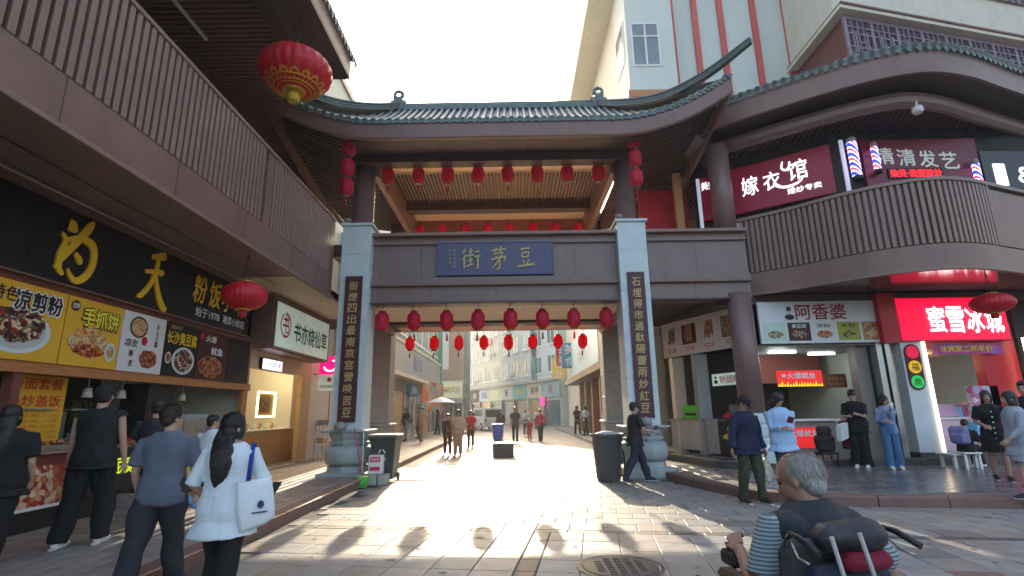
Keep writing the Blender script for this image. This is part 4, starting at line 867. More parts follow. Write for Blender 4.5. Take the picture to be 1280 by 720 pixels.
for p, q in zip(sp[:-1], sp[1:]):
    if p.x < 6.05 or p.x > 10.55: continue
    d = (q-p).normalized(); put('balcony_slat', sl, RB, loc=p+Vector((d.y, -d.x, 0))*-0.0+Vector((0, 0, 4.86))-RB.location, rot=(0, 0, math.atan2(d.y, d.x)))
i10 = [p for p in bc if p.x > 10.52]
MB().sweep([i10[0], i10[1]], [(-0.03, 4.86), (0.055, 4.86), (0.055, 6.3), (-0.03, 6.3)]).build('balcony_post', brown, RB)
MB().sweep(i10[1:], [(-0.02, 4.88), (0.03, 4.88), (0.03, 6.2), (-0.02, 6.2)]).build('balcony_panel', brown, RB)
# slab and soffit under the balcony
inn_ = [(30, 13), (30, 18), (6.0, 18), (5.98, 13.3)]
MB().prism([(p.x, p.y) for p in offs(bc, -0.06)]+inn_, 4.36, 4.56).build('floor_slab', brown_dk, RB)
MB().prism([(p.x, p.y) for p in offs(bc, -0.02)]+inn_, 4.33, 4.358).build('soffit_lining', mat('glossy_brown_soffit', (0.14, 0.085, 0.075), rough=0.12, var=0.1, spec=0.8), RB)
# round columns on stone drums
for k, (x, y) in enumerate(((5.68, 12.75),)):
    p = MB().lathe((x, y, 0.285), [(0.50, 0), (0.50, 0.22), (0.44, 0.24), (0.47, 0.3), (0.47, 0.52), (0.43, 0.55), (0.46, 0.6), (0.46, 0.80), (0.42, 0.84), (0.45, 0.90), (0.45, 1.06), (0.40, 1.10)], 10, smooth=False).build('column_base', stone_w, RB)
    MB().lathe((x, y, 1.38), [(0.29, 0), (0.28, 2.92)], 28).build('round_column', colm, RB)
    MB().lathe((x, y+0.3, 6.0), [(0.28, 0), (0.28, 2.5)], 28).build('round_column', colm, RB)
MB().lathe((5.95, 12.95, 6.0), [(0.09, 0), (0.09, 0.22), (0.0, 0.25)], 12).build('post_cap_lamp', granite, RB)
# upper eave: fascia, inner ring beam, slatted soffit, tiles
fc = cr2([Vector((a, b, 0)) for a, b in ((5.3, 12.7), (5.8, 12.25), (6.45, 11.75), (7.3, 11.15), (8.3, 10.55), (9.35, 10.25), (10.5, 10.45), (11.8, 10.95), (15.5, 12.4))], 8)
MB().sweep(fc, [(-0.05, 8.76), (0.03, 8.76), (0.05, 9.30), (-0.05, 9.30)]).build('eave_fascia', brown, RB)
MB().sweep(fc, [(-0.75, 8.84), (-0.04, 8.84), (-0.04, 8.88), (-0.75, 8.88)]).build('eave_soffit', brown_dk, RB)
MB().sweep(offs(fc, -0.72), [(-0.10, 8.36), (0.0, 8.36), (0.10, 8.44), (0.12, 8.56), (0.10, 8.68), (0.0, 8.75), (-0.10, 8.75)]).build('rounded_ring_beam', colm, RB)
MB().prism([(p.x, p.y) for p in offs(fc, -0.80)]+[(30, 13), (30, 20), (5.2, 20), (5.0, 12.6)], 8.62, 8.70).build('ceiling_lining', mat('grey_brown_lining', (0.13, 0.11, 0.10), rough=0.4), RB)
fin = MB()
for k in range(5): pass
for k in range(64):                                            # ceiling slats fan from running away to lying diagonal
    x = 5.6+k*0.13
    yb = min((p.y for p in offs(fc, -0.95) if abs(p.x-x) < 0.35), default=11)+0.05
    a = R(4+min(k, 45)*0.9); L = 4.6
    p = Vector((x, yb, 8.50)); d = Vector((math.sin(a)*0.6, math.cos(a), 0)).normalized()
    MB().obox(p-Vector((0.028, 0, 0)), Vector((0.056, 0, 0)), d*L, Vector((0, 0, 0.10))).build('ceiling_slat', mat('glossy_ceiling_slat', (0.10, 0.065, 0.06), rough=0.2, spec=0.9) if 'glossy_ceiling_slat' not in MATS else MATS['glossy_ceiling_slat'], RB)
tre = resample(fc, 0.2)
mb = MB(); vs = []
for p, q in zip(offs(fc, 0.08), offs(fc, -1.6)): vs += [(p.x, p.y, 9.36), (q.x, q.y, 10.25)]
mb.add(vs, [(2*i, 2*i+2, 2*i+3, 2*i+1) for i in range(len(fc)-1)], True).build('roof_slope', tile_m, RB)
for i in range(len(tre)-1):
    p = tre[i]; d = (tre[i+1]-p).normalized(); o = Vector((d.y, -d.x, 0))
    tr_ = MB().tube([p+o*0.14+Vector((0, 0, 9.38)), p-o*0.6+Vector((0, 0, 9.8)), p-o*1.5+Vector((0, 0, 10.27))], 0.065, 8).build('round_tile_row', tile_m, RB)
    q = p+d*0.1+o*0.12; MB().frame((q.x, q.y, 9.36), d, (0, 0, 1), [(-0.095, 0.05), (-0.07, -0.03), (-0.03, -0.10), (0.0, -0.12), (0.03, -0.10), (0.07, -0.03), (0.095, 0.05)], 0.02).build('drip_tile', tile_m, RB)
MB().tube([p+Vector((0, 0, 10.28)) for p in offs(fc, -1.55)[::3]], 0.12, 8).build('top_ridge', tile_m, RB)
MB().add([(5.3, 12.3, 9.28), (5.3, 12.3, 9.33), (5.3, 20, 9.33), (5.3, 20, 9.28)], [(0, 1, 2, 3)]).build('side_fascia', brown, RB)
MB().prism([(p.x, p.y) for p in offs(fc, -0.1)]+[(30, 13), (30, 20), (5.3, 20), (5.3, 12.4)], 9.2, 9.28).build('roof_deck', brown_dk, RB)
# upper storey fronts
wl2 = [(5.54, 14.5), (8.36, 12.42), (13.0, 12.30), (15.5, 12.9)]
for (a, b), (c, d) in zip(wl2, wl2[1:]):
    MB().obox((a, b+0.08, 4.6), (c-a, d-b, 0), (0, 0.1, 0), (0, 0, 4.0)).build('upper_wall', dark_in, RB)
MB().box(4.9, 5.1, 14.4, 14.6, 5.95, 8.4).build('timber_post', timber, RB)
MB().box(4.0, 5.5, 15.2, 15.3, 5.95, 8.2).build('pink_hoarding', flat('pink_red_hoarding', (190, 40, 60)), RB)
dv = Vector((8.36-5.54, 12.42-14.5, 0)); 
dressS = thing('shop_sign', (6.9, 13.4, 7.4), 'large maroon upstairs sign with white wedding dress shop lettering behind the round column', 'sign')
S = Sign((5.60, 14.42, 6.82), dv); Lw = dv.length-0.1; burg = mat('burgundy_sign', (0.22, 0.008, 0.03), rough=0.4, emit=0.10, ecol=(0.3, 0.0, 0.04)); wglow = mat('white_sign_glow', (0.9, 0.95, 1), emit=1.1, ecol=(0.85, 0.95, 1))
S.panel('sign_board', burg, 0, Lw, 0, 1.34, 0, 0.08, dressS)
S.text('美好时', 0.42, 1.06, 0.62, 0.26, wglow, dressS, 0.09, 0.02); S.text('嫁', 1.42, 0.72, 0.42, 0.56, wglow, dressS, 0.09, 0.02); S.text('衣', 1.98, 0.72, 0.42, 0.52, wglow, dressS, 0.09, 0.02); S.text('馆', 2.62, 0.86, 0.46, 0.56, wglow, dressS, 0.09, 0.02)
mb = MB(); S.brush(mb, [[(200,62,2),(212,50,5),(235,44,7),(262,50,5),(276,64,2)], [(230,118,3),(226,100,5),(236,92,5),(248,104,2)]], 0, 0, 1, 1, 0.10, 0.015); mb.build('swash', wglow, dressS)
S.text('婚纱专卖', 2.72, 0.30, 0.80, 0.17, wglow, dressS, 0.09, 0.015, 'small_lettering')
def strip(x, y, z0, z1, lean, lab):
    MB().obox((x, y, z0), (0.09, 0, 0), (0, 0.05, 0), (lean, 0, z1-z0)).build('light_tube', mat('cool_white_tube', (0.4, 0.43, 0.5), emit=0.3, ecol=(0.7, 0.8, 1)), None, label=lab, cat='light tube', group='upright light tubes beside the upstairs signs')
strip(5.52, 14.3, 6.1, 8.15, 0, 'bluish upright light tube at the left edge of the maroon upstairs sign'); strip(8.5, 12.2, 6.3, 8.2, 0, 'pale upright light tube at the right edge of the maroon upstairs sign')
bs = thing('shop_sign', (10.5, 12.3, 7.5), 'dark maroon upstairs barber sign with four pale characters between striped poles', 'sign')
S = Sign((9.05, 12.28, 6.6), (1, 0, 0)); S.panel('sign_board', mat('deep_maroon_board', (0.09, 0.006, 0.02), rough=0.4, emit=0.04, ecol=(0.4, 0, 0.05)), 0, 2.95, 0, 1.6, -0.02, 0.05, bs)
pale = mat('pale_relief_lettering', (0.55, 0.6, 0.55), emit=0.12, ecol=(0.8, 0.95, 0.8))
for k, ch in enumerate('清清发艺'): S.text(ch, 0.56+k*0.54, 1.14-k*0.05, 0.44, 0.46, pale, bs, 0.06, 0.03, 'character', shear=-0.1)
led = mat('red_led_text', (1, 0.02, 0.02), emit=2.0, ecol=(1, 0.01, 0.02)); S.panel('led_ticker', blk_p, 0.55, 1.95, 0.50, 0.78, 0.05, 0.08, bs); S.text('染烫·造型設計', 1.25, 0.64, 1.3, 0.2, led, bs, 0.085, 0.03, 'led_lettering')
def barber(x, y, z, r_, h, lab):
    t = thing('barber_pole', (x, y, z), lab, 'barber pole', 'striped barber poles upstairs')
    m = bpy.data.materials.get('barber_stripes')
    if not m:
        m = bpy.data.materials.new('barber_stripes'); m.use_nodes = True; q = m.node_tree; N = q.nodes; L = q.links; b = N['Principled BSDF']
        tc = N.new('ShaderNodeTexCoord'); sp_ = N.new('ShaderNodeSeparateXYZ'); L.new(tc.outputs['Object'], sp_.inputs[0])
        at = N.new('ShaderNodeMath'); at.operation = 'ADD'; mu = N.new('ShaderNodeMath'); mu.operation = 'MULTIPLY'; mu.inputs[1].default_value = 1.3; L.new(sp_.outputs[0], mu.inputs[0]); L.new(mu.outputs[0], at.inputs[0]); L.new(sp_.outputs[2], at.inputs[1])
        f = N.new('ShaderNodeMath'); f.operation = 'PINGPONG'; f.inputs[1].default_value = 0.13; L.new(at.outputs[0], f.inputs[0]); d_ = N.new('ShaderNodeMath'); d_.operation = 'DIVIDE'; d_.inputs[1].default_value = 0.13; L.new(f.outputs[0], d_.inputs[0])
        cr = N.new('ShaderNodeValToRGB'); cr.color_ramp.interpolation = 'CONSTANT'; e = cr.color_ramp.elements; e[0].color = (0.02, 0.03, 0.6, 1); e[1].position = 0.72; e[1].color = (0.7, 0.02, 0.05, 1); k = e.new(0.4); k.color = (0.75, 0.75, 0.9, 1); L.new(d_.outputs[0], cr.inputs[0])
        L.new(cr.outputs[0], b.inputs['Base Color']); L.new(cr.outputs[0], b.inputs['Emission Color']); b.inputs['Emission Strength'].default_value = 0.8
    MB().lathe((x, y, z), [(r_, 0), (r_, h)], 18).build('striped_cylinder', m, t); MB().lathe((x, y, z-0.1), [(r_*1.15, 0), (r_*1.15, 0.1)], 18).build('pole_base', black_m, t); MB().lathe((x, y, z+h), [(r_*1.15, 0), (r_*0.9, 0.12), (0.03, 0.16)], 18).build('pole_cap', granite, t)
barber(8.62, 11.95, 7.05, 0.11, 0.92, 'fat blue and red barber pole left of the barber sign'); barber(9.28, 12.1, 7.3, 0.08, 0.62, 'slim barber pole touching the first character of the barber sign'); barber(11.75, 12.1, 6.85, 0.08, 0.55, 'slim barber pole at the right end of the barber sign')
os_ = thing('shop_sign', (12.9, 12.3, 7.1), 'black upstairs sign with glowing white numeral at the right edge of the picture', 'sign')
S = Sign((12.03, 12.25, 6.55), (1, 0.05, 0)); S.panel('sign_board', black_sign, 0, 2.6, 0, 1.28, -0.02, 0.04, os_); S.text('1', 0.42, 0.62, 0.3, 0.58, wglow, os_, 0.05, 0.08); S.text('&', 1.08, 0.62, 0.4, 0.42, wglow, os_, 0.05, 0.05)
MB().lathe((9.55, 10.9, 8.2), [(0.09, -0.06), (0.12, 0.0), (0.1, 0.1), (0.03, 0.14), (0.03, 0.3)], 16).build('globe_lamp', white_p, None, label='small white globe camera hanging from the slatted ceiling above the balcony', cat='camera')
# ---------------------------------------------------------- ground floor shops
MB().box(5.3, 16, 18.4, 18.6, 0.28, 4.3).build('shop_rear_wall', green_in, RB)
MB().prism([(5.6, 13.2), (16, 13.0), (16, 18.4), (4.6, 18.4), (4.6, 16.3)], 0.28, 0.30).build('shop_floor', granite, RB)
# grill stall: angled board
ga, gb = Vector((4.62, 16.0, 0)), Vector((5.78, 12.95, 0)); gd = gb-ga
gs = thing('grill_sign', (5.2, 14.5, 3.5), 'white angled sign with pictures of grilled skewers left of the round column', 'sign')
S = Sign(ga+Vector((0, 0, 3.02)), gd); GL = gd.length; off_w = flat('offwhite_board', (200, 190, 186))
S.panel('sign_board', off_w, 0, GL, 0, 1.02, -0.06, 0, gs)
for k, (fm) in enumerate((f_dark, f_meat, f_red, f_meat)):
    u = 0.42+k*0.80; S.panel('picture_print', [off_w, brn_p, off_w, f_dark][k], u-0.30, u+0.30, 0.30, 0.86, 0.0, 0.006, gs)
    mb = MB(); r = random.Random(k)
    for q in range(9):
        x0, y0 = u-0.22+r.random()*0.1+q*0.035, 0.36+r.random()*0.1; mb.frame(S.at(0, 0, 0.012+q*0.0004), S.R, S.U, [(x0, y0), (x0+0.05, y0-0.015), (x0+0.14-q*0.012, y0+0.40), (x0+0.09-q*0.012, y0+0.41)], 0.003)
    mb.build('skewer_print', fm, gs); S.panel('red_caption', red_p, u-0.17, u+0.17, 0.13, 0.22, 0, 0.006, gs); S.text('烤面筋串', u, 0.175, 0.28, 0.06, wht_l, gs, 0.008, 0.02, 'caption')
# piers, stall interior
for u in (0.35, 1.35): p = ga+gd*(u/GL)+Vector((0.15, 0.05, 0)); MB().bbox_(p.x-0.17, p.x+0.17, p.y-0.17, p.y+0.17, 0.28, 3.0, 0.01).build('shop_pier', mat('beige_pier', (0.50, 0.40, 0.32), rough=0.5, var=0.08) if u < 1 else granite, RB)
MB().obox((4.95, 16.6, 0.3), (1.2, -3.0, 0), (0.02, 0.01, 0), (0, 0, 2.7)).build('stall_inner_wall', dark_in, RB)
gc = thing('grill_counter', (5.2, 14.0, 0.28), 'steel grill stall counter with a green box on it behind the blue gate pillar', 'counter')
S = Sign(ga+Vector((-0.02, 0, 0.30)), gd); S.panel('counter_body', mat('pale_counter', (0.42, 0.40, 0.37), rough=0.45), 0.1, 1.45, 0.1, 0.88, -0.5, 0.0, gc); S.panel('counter_top', steel, 0.05, 1.5, 0.88, 0.93, -0.55, 0.04, gc)
S.panel('green_box', mat('bright_green_box', (0.10, 0.55, 0.04), rough=0.4), 0.7, 1.3, 0.94, 1.3, -0.4, -0.02, gc); mb = MB(); S.box(mb, 0.78, 1.22, 1.02, 1.1, -0.02, -0.012); mb.build('box_slot', blk_p, gc)
for k in range(6): q = S.at(0.15+k*0.09, 0.93, -0.2); MB().lathe(q, [(0.035, 0), (0.04, 0.12), (0.015, 0.15), (0.015, 0.18)], 10).build('sauce_bottle', [red_p, brn_p, yel_p][k % 3], gc)
for k in range(4):
    q = S.at(0.2+k*0.38, 0.1, -0.25); b = MB().lathe(q-Vector((0, 0, 0.1)), [(0.0, 0), (0.05, 0.02), (0.05, 0.08), (0, 0.1)], 10); b.build('caster', black_m, gc)
sk = thing('skewer_poster', (5.5, 13.4, 0.5), 'dark counter front with a fan of golden skewers print left of the round column', 'poster')
S.panel('dark_counter', blk_p, 2.05, 3.25, 0.05, 0.90, -0.5, 0.0, sk); S.panel('grey_counter_end', granite, 1.62, 2.05, 0.05, 0.92, -0.5, 0.02, sk)
mb = MB(); r = random.Random(2); gskew = food_mat('print_golden_skewers', (0.45, 0.2, 0.02), (0.75, 0.45, 0.05), (0.85, 0.7, 0.3), 50)
for q in range(30):
    a = R(100+q*5.3); x0, y0 = 2.85, 0.5; l = 0.35+r.random()*0.30; w = 0.022; ca, sa = math.cos(a), math.sin(a)
    f = lambda t, o: (max(2.08, min(3.22, x0+ca*t-sa*o)), max(0.08, min(0.88, y0+sa*t*0.8+ca*o)))
    mb.frame(S.at(0, 0, 0.008+q*0.0004), S.R, S.U, [f(0.08, -w), f(l, -w), f(l, w), f(0.08, w)], 0.003)
mb.build('skewer_print', gskew, sk)
S.panel('glass_case', glass_b, 2.1, 3.1, 0.92, 1.3, -0.4, -0.38, sk); b = MB(); q = S.at(2.3, 1.0, -0.15); b.ell(q, (0.14, 0.1, 0.09), 10, 6); b.build('red_food_bag', red_p, sk)
hs = thing('hanging_sign', (5.6, 13.3, 2.2), 'small white sign with red characters hanging over the skewer counter', 'sign')
S2 = Sign(S.at(2.15, 1.78, 0.12), gd); S2.panel('sign_board', mat('mint_lightbox', (0.7, 0.82, 0.76), emit=0.15, ecol=(0.8, 1, 0.9)), 0, 1.12, 0, 0.30, -0.05, 0, hs)
mb = MB()
for a in ((-.02, 1.14, -.02, 0), (-.02, 1.14, .3, .32), (-.02, 0, 0, .3), (1.12, 1.14, 0, .3)): S2.box(mb, *a, -0.05, 0.01)
mb.build('frame', flat('green_trim', (60, 110, 90)), hs); S2.text('特色面筋烤肉串', 0.68, 0.15, 0.80, 0.2, red_ink, hs, 0.004, 0.03); mb = MB(); S2.disc(mb, 0.13, 0.1, 0.07, 0.05, 0, 0.004); S2.disc(mb, 0.13, 0.21, 0.035, 0.035, 0, 0.004); mb.build('emblem', blk_p, hs)
S3 = Sign(S.at(0.75, 1.75, -0.6), gd); wp = thing('wall_menu', S3.O, 'white menu sheet with yellow characters between the beige piers', 'poster'); S3.panel('board', off_w, 0, 0.62, 0, 0.55, -0.02, 0, wp); S3.text('烧烤', 0.3, 0.27, 0.42, 0.34, gold_p, wp, 0.004, 0.03)
# snack shop
ax = thing('shop_sign', (7.8, 12.95, 3.55), 'white snack shop sign with three maroon characters above five dish pictures', 'sign')
S = Sign((6.22, 12.98, 3.06), (1, 0, 0)); S.panel('sign_board', flat('white_fascia_board', (215, 220, 222)), 0, 3.22, 0, 1.06, -0.08, 0, ax)
mrn = flat('maroon_lettering', (150, 20, 50)); S.text('阿香婆', 1.58, 0.79, 1.28, 0.40, mrn, ax, 0.006, 0.03)
mb = MB(); S.disc(mb, 0.78, 0.66, 0.12, 0.07, 0, 0.004); S.disc(mb, 0.78, 0.86, 0.06, 0.08, 0, 0.004); mb.build('emblem', blk_p, ax); mb = MB(); S.disc(mb, 0.78, 0.78, 0.05, 0.05, 0.004, 0.006); mb.build('emblem_face', off_w, ax)
for k, (fm, bgm) in enumerate(((f_green, grn_p), (f_dark, brn_p), (f_meat, wht_p), (f_dark, mat('olive_print', (0.35, 0.38, 0.05))), (f_tan, f_meat))):
    u = 0.08+k*0.62; S.panel('picture_print', bgm, u, u+0.56, 0.06, 0.52, 0, 0.005, ax); dish(S, ax, u+0.28, 0.2, 0.23, 0.11, fm, plate if k in (0, 2, 3) else None, 0.85, 0.02)
    if k in (1, 2, 3): S.text(['', '臭豆腐', '凉粉', '米粉', ''][k], u+0.28, 0.43, 0.36, 0.10, [wht_l, wht_l, ink, ink][k], ax, 0.008, 0.02, 'caption')
MB().box(9.06, 9.20, 13.0, 13.5, 0.28, 3.06).build('steel_shutter_guide', steel, RB); MB().box(9.24, 9.36, 12.95, 13.3, 0.28, 3.06).build('steel_shutter_guide', steel, RB); MB().box(8.7, 9.02, 13.3, 13.6, 0.28, 3.06).build('tiled_pier', mat('brown_tile_pier', (0.23, 0.19, 0.16), rough=0.35), RB)
MB().box(6.2, 9.5, 13.1, 18.4, 3.0, 3.06).build('shop_ceiling', mat('grey_ceiling', (0.16, 0.16, 0.15)), RB); MB().box(6.2, 9.1, 15.6, 15.7, 2.2, 3.0).build('hood_panel', mat('red_brown_hood', (0.20, 0.05, 0.035)), RB)
MB().box(5.2, 16, 13.0, 18.4, 4.06, 4.3).build('bulkhead', brown_dk, RB); MB().box(9.50, 9.56, 13.2, 18.4, 0.28, 4.1).build('party_wall', white_w, RB)
tubeglow = mat('cool_tube_glow', (1, 1, 1), emit=6, ecol=(0.85, 1, 0.95))
for k, (x, y) in enumerate(((6.9, 14.0), (8.3, 14.6))): MB().box(x, x+0.7, y, y+0.12, 2.93, 2.97).build('ceiling_tube_light', tubeglow, None, label=['white tube light on the snack shop ceiling, nearer the column', 'white tube light on the snack shop ceiling, farther right'][k], cat='lamp')
sc = thing('snack_counter', (7.5, 13.8, 0.28), 'snack shop service counter with pale worktop behind the waiting customers', 'counter')
MB().box(6.4, 8.2, 13.75, 14.3, 0.30, 1.15).build('counter_body', mat('taupe_counter', (0.26, 0.24, 0.22)), sc); MB().bbox_(6.35, 8.3, 13.65, 14.35, 1.15, 1.2, 0.01).build('counter_top', white_p, sc)
fire = food_mat('fire_print', (0.65, 0.02, 0.02), (0.75, 0.15, 0.02), (0.9, 0.6, 0.02), 12)
hf = thing('hanging_banner', (7.2, 13.4, 2.1), 'red and yellow flame banner with white characters hanging in the snack shop opening', 'banner')
S = Sign((6.72, 13.45, 2.02), (1, 0, 0)); rg = mat('red_lightbox', (0.65, 0.015, 0.02), emit=0.4, ecol=(1, 0.03, 0.02)); S.panel('banner_board', rg, 0, 1.15, 0, 0.40, -0.03, 0, hf); mb = MB(); r = random.Random(8)
for q in range(16): x0 = q*0.072; mb.frame(S.at(0, 0, 0.004), S.R, S.U, [(x0, 0), (x0+0.07, 0), (x0+0.045, 0.06+r.random()*0.10)], 0.002)
mb.build('flame_print', mat('yellow_glow_print', (0.9, 0.75, 0.02), emit=0.5, ecol=(1, 0.85, 0)), hf); S.text('火爆鱿鱼', 0.62, 0.27, 0.72, 0.15, wht_l, hf, 0.006, 0.05); mb = MB(); S.disc(mb, 0.17, 0.27, 0.06, 0.045, 0, 0.006); mb.build('emblem', wht_l, hf)
S = Sign((6.9, 13.72, 0.5), (1, 0, 0)); cf = thing('counter_poster', S.O, 'red poster with white characters and flames on the snack counter front', 'poster'); S.panel('board', rg, 0, 1.15, 0, 0.5, -0.02, 0, cf); S.text('火爆鱿鱼', 0.45, 0.36, 0.75, 0.16, wht_l, cf, 0.004, 0.05); S.panel('flame_print', fire, 0.9, 1.13, 0.03, 0.4, 0, 0.004, cf)
S = Sign((8.42, 13.66, 0.45), (1, 0, 0)); cf = thing('red_crate_poster', S.O, 'dark red poster at knee height behind the woman in jeans', 'poster'); S.panel('board', mat('crimson_board', (0.22, 0.01, 0.04)), 0, 0.62, 0, 0.7, -0.3, 0, cf); S.text('小吃', 0.3, 0.45, 0.4, 0.2, off_w, cf, 0.004, 0.03)
S = Sign((8.35, 14.2, 2.0), (1, 0, 0)); cf = thing('wall_notice', S.O, 'small reddish wooden notice on the inner wall of the snack shop', 'notice'); S.panel('board', mat('rust_board', (0.28, 0.07, 0.04)), 0, 0.6, 0, 0.36, -0.02, 0, cf); S.text('暂停营业', 0.3, 0.24, 0.42, 0.1, gold_p, cf, 0.004); S.text('今日特价', 0.3, 0.1, 0.42, 0.08, gold_p, cf, 0.004)
# drinks shop
DS = thing('drinks_shop_front', (11, 13, 0.28), 'red and white drinks shop front with glowing edge strips and service counter', 'shop front')
wpan = mat('white_composite_panel', (0.62, 0.68, 0.70), rough=0.35, var=0.03); redp = mat('red_composite_panel', (0.50, 0.01, 0.025), rough=0.35, var=0.05)
MB().box(9.58, 10.12, 12.88, 13.2, 0.42, 3.16).build('white_panel', wpan, DS); MB().box(9.56, 12.9, 12.86, 13.2, 0.28, 0.42).build('dark_plinth', step_m, DS)
MB().box(10.12, 10.17, 12.84, 12.9, 0.42, 3.16).build('glow_strip', mat('warm_led_strip', (1, 0.8, 0.55), emit=3.0, ecol=(1, 0.75, 0.5)), DS); MB().box(12.62, 12.67, 12.84, 12.9, 0.42, 3.1).build('glow_strip', MATS['warm_led_strip'], DS)
MB().box(10.2, 12.6, 13.3, 18.3, 2.9, 3.1).build('ceiling', warmw, DS); MB().box(10.2, 12.6, 16.2, 16.3, 0.3, 2.9).build('rear_wall', warmw, DS); MB().box(11.75, 12.6, 13.1, 13.4, 0.42, 3.1).build('red_wall_panel', redp, DS)
MB().box(10.25, 11.9, 13.4, 13.9, 0.3, 1.15).build('service_counter', flat('lilac_pink_panel', (205, 180, 200)), DS); MB().bbox_(10.2, 12.0, 13.35, 13.95, 1.15, 1.2, 0.01).build('counter_top', white_p, DS)
MB().box(10.4, 11.3, 15.0, 15.05, 1.9, 2.5).build('menu_screen', mat('menu_screen', (0.05, 0.06, 0.05), emit=0.15, ecol=(0.5, 0.6, 0.5)), DS); MB().box(11.3, 12.3, 15.9, 15.95, 2.3, 2.36).build('shelf_light', glow, DS)
MB().obox((10.35, 13.35, 1.22), (0.75, 0, 0), (0, 0.35, 0), (0.1, 0.25, 0.3)).build('price_display', flat('lilac_display', (190, 160, 195)), DS)
for k in range(5): MB().box(11.15+k*0.13, 11.26+k*0.13, 13.45, 13.6, 1.2, 1.45+0.06*(k % 3)).build('packaged_drink', [flat('cyan_pack', (120, 190, 225)), flat('rose_pack', (215, 120, 160)), white_p][k % 3], DS)
MB().box(11.3, 11.95, 13.1, 13.3, 1.3, 1.95).build('window_poster', food_mat('pink_blue_print', (0.5, 0.15, 0.3), (0.3, 0.5, 0.7), (0.7, 0.6, 0.7), 8), DS)
tl = thing('traffic_light_sign', (9.85, 12.85, 2.0), 'decorative traffic light sign with red, yellow and green discs on the white panel', 'sign')
S = Sign((9.62, 12.88, 1.86), (1, 0, 0)); mb = MB(); pts = [(0.2+0.19*math.cos(a), 0.92+0.2*math.sin(a)) for a in [math.pi*i/10 for i in range(11)]]+[(0.2+0.19*math.cos(a), 0.2+0.2*math.sin(a)) for a in [math.pi+math.pi*i/10 for i in range(11)]]
S.disc(mb, 0, 0, 0, 0, 0.0, 0.03, poly=pts); mb.build('housing', flat('dark_maroon_housing', (90, 20, 30)), tl)
for v, c, ch in ((0.92, (230, 20, 70), ''), (0.56, (235, 180, 20), '福'), (0.2, (30, 200, 90), '鹿')):
    mb = MB(); S.disc(mb, 0.2, v, 0.155, 0.155, 0.03, 0.04); mb.build('signal_disc', mat('disc_%d' % int(v*100), srgb(*c), emit=0.35, ecol=srgb(*c)), tl)
    if ch: S.text(ch, 0.2, v, 0.18, 0.18, ink_br, tl, 0.045, 0.02)
mx_ = thing('shop_sign', (11.1, 12.8, 3.6), 'bright red lit sign with four bold white characters over the drinks shop', 'sign')
S = Sign((9.62, 12.80, 3.02), (1, 0.02, 0)); rl = mat('bright_red_lightbox', (0.72, 0.008, 0.03), emit=0.6, ecol=(1, 0.0, 0.06)); S.panel('lightbox', rl, 0, 2.72, 0.05, 1.10, -0.35, 0.0, mx_); S.panel('side_return', redp, -0.45, -0.003, -0.0, 1.25, -0.4, -0.02, mx_)
mb = MB()
for a in ((-.03, 2.75, 0.02, 0.05), (-.03, 2.75, 1.10, 1.13)): S.box(mb, *a, -0.35, 0.02)
mb.build('frame', redp, mx_)
wl3 = mat('white_face_lit_letter', (0.95, 0.95, 1), emit=2.2, ecol=(1, 0.95, 1))
for k, ch in enumerate('蜜雪冰城'): S.text(ch, 0.92+k*0.48, 0.56-k*0.01, 0.42, 0.64, wl3, mx_, 0.03, 0.03, 'character')
S = Sign((10.45, 13.0, 2.72), (1, 0, 0)); pb = thing('promo_banner', S.O, 'small pink and purple promotion banner with yellow characters under the red sign', 'banner'); S.panel('banner_cloth', food_mat('promo_print', (0.35, 0.02, 0.2), (0.5, 0.05, 0.12), (0.25, 0.1, 0.5), 6), 0, 1.75, 0, 0.28, -0.02, 0, pb); S.text('冰爽第二杯半价', 0.85, 0.14, 1.3, 0.16, yel_ink, pb, 0.004, 0.04)
pj = thing('projecting_sign', (13.0, 12.3, 2.2), 'small red square sign with white emblem at the right picture edge', 'sign'); S = Sign((12.72, 12.4, 2.1), (1, 0.05, 0)); S.panel('lightbox', rl, 0, 0.8, 0, 0.78, -0.15, 0, pj); mb = MB(); S.disc(mb, 0.42, 0.46, 0.17, 0.14, 0, 0.01); mb.build('emblem', wl3, pj); S.text('冰淇淋与茶', 0.4, 0.12, 0.6, 0.1, wl3, pj, 0.008, 0.03); mb = MB(); S.box(mb, -0.1, 0, 0.3, 0.34, -0.1, -0.05); mb.build('bracket', black_m, pj)
MB().box(12.9, 16, 13.3, 13.4, 0.28, 4.1).build('dark_shop_front', dark_in, RB)
for n_, (x, y, z, e, c) in enumerate(((7.4, 14.6, 2.7, 6, (0.9, 1, 0.95)), (11.2, 14.6, 2.6, 6, (1, 0.75, 0.6)))):
    l = bpy.data.lights.new('shop_lamp', 'POINT'); l.energy = e; l.color = c; l.shadow_soft_size = 0.2; o = bpy.data.objects.new('shop_lamp', l); o.location = (x, y, z); C.objects.link(o)
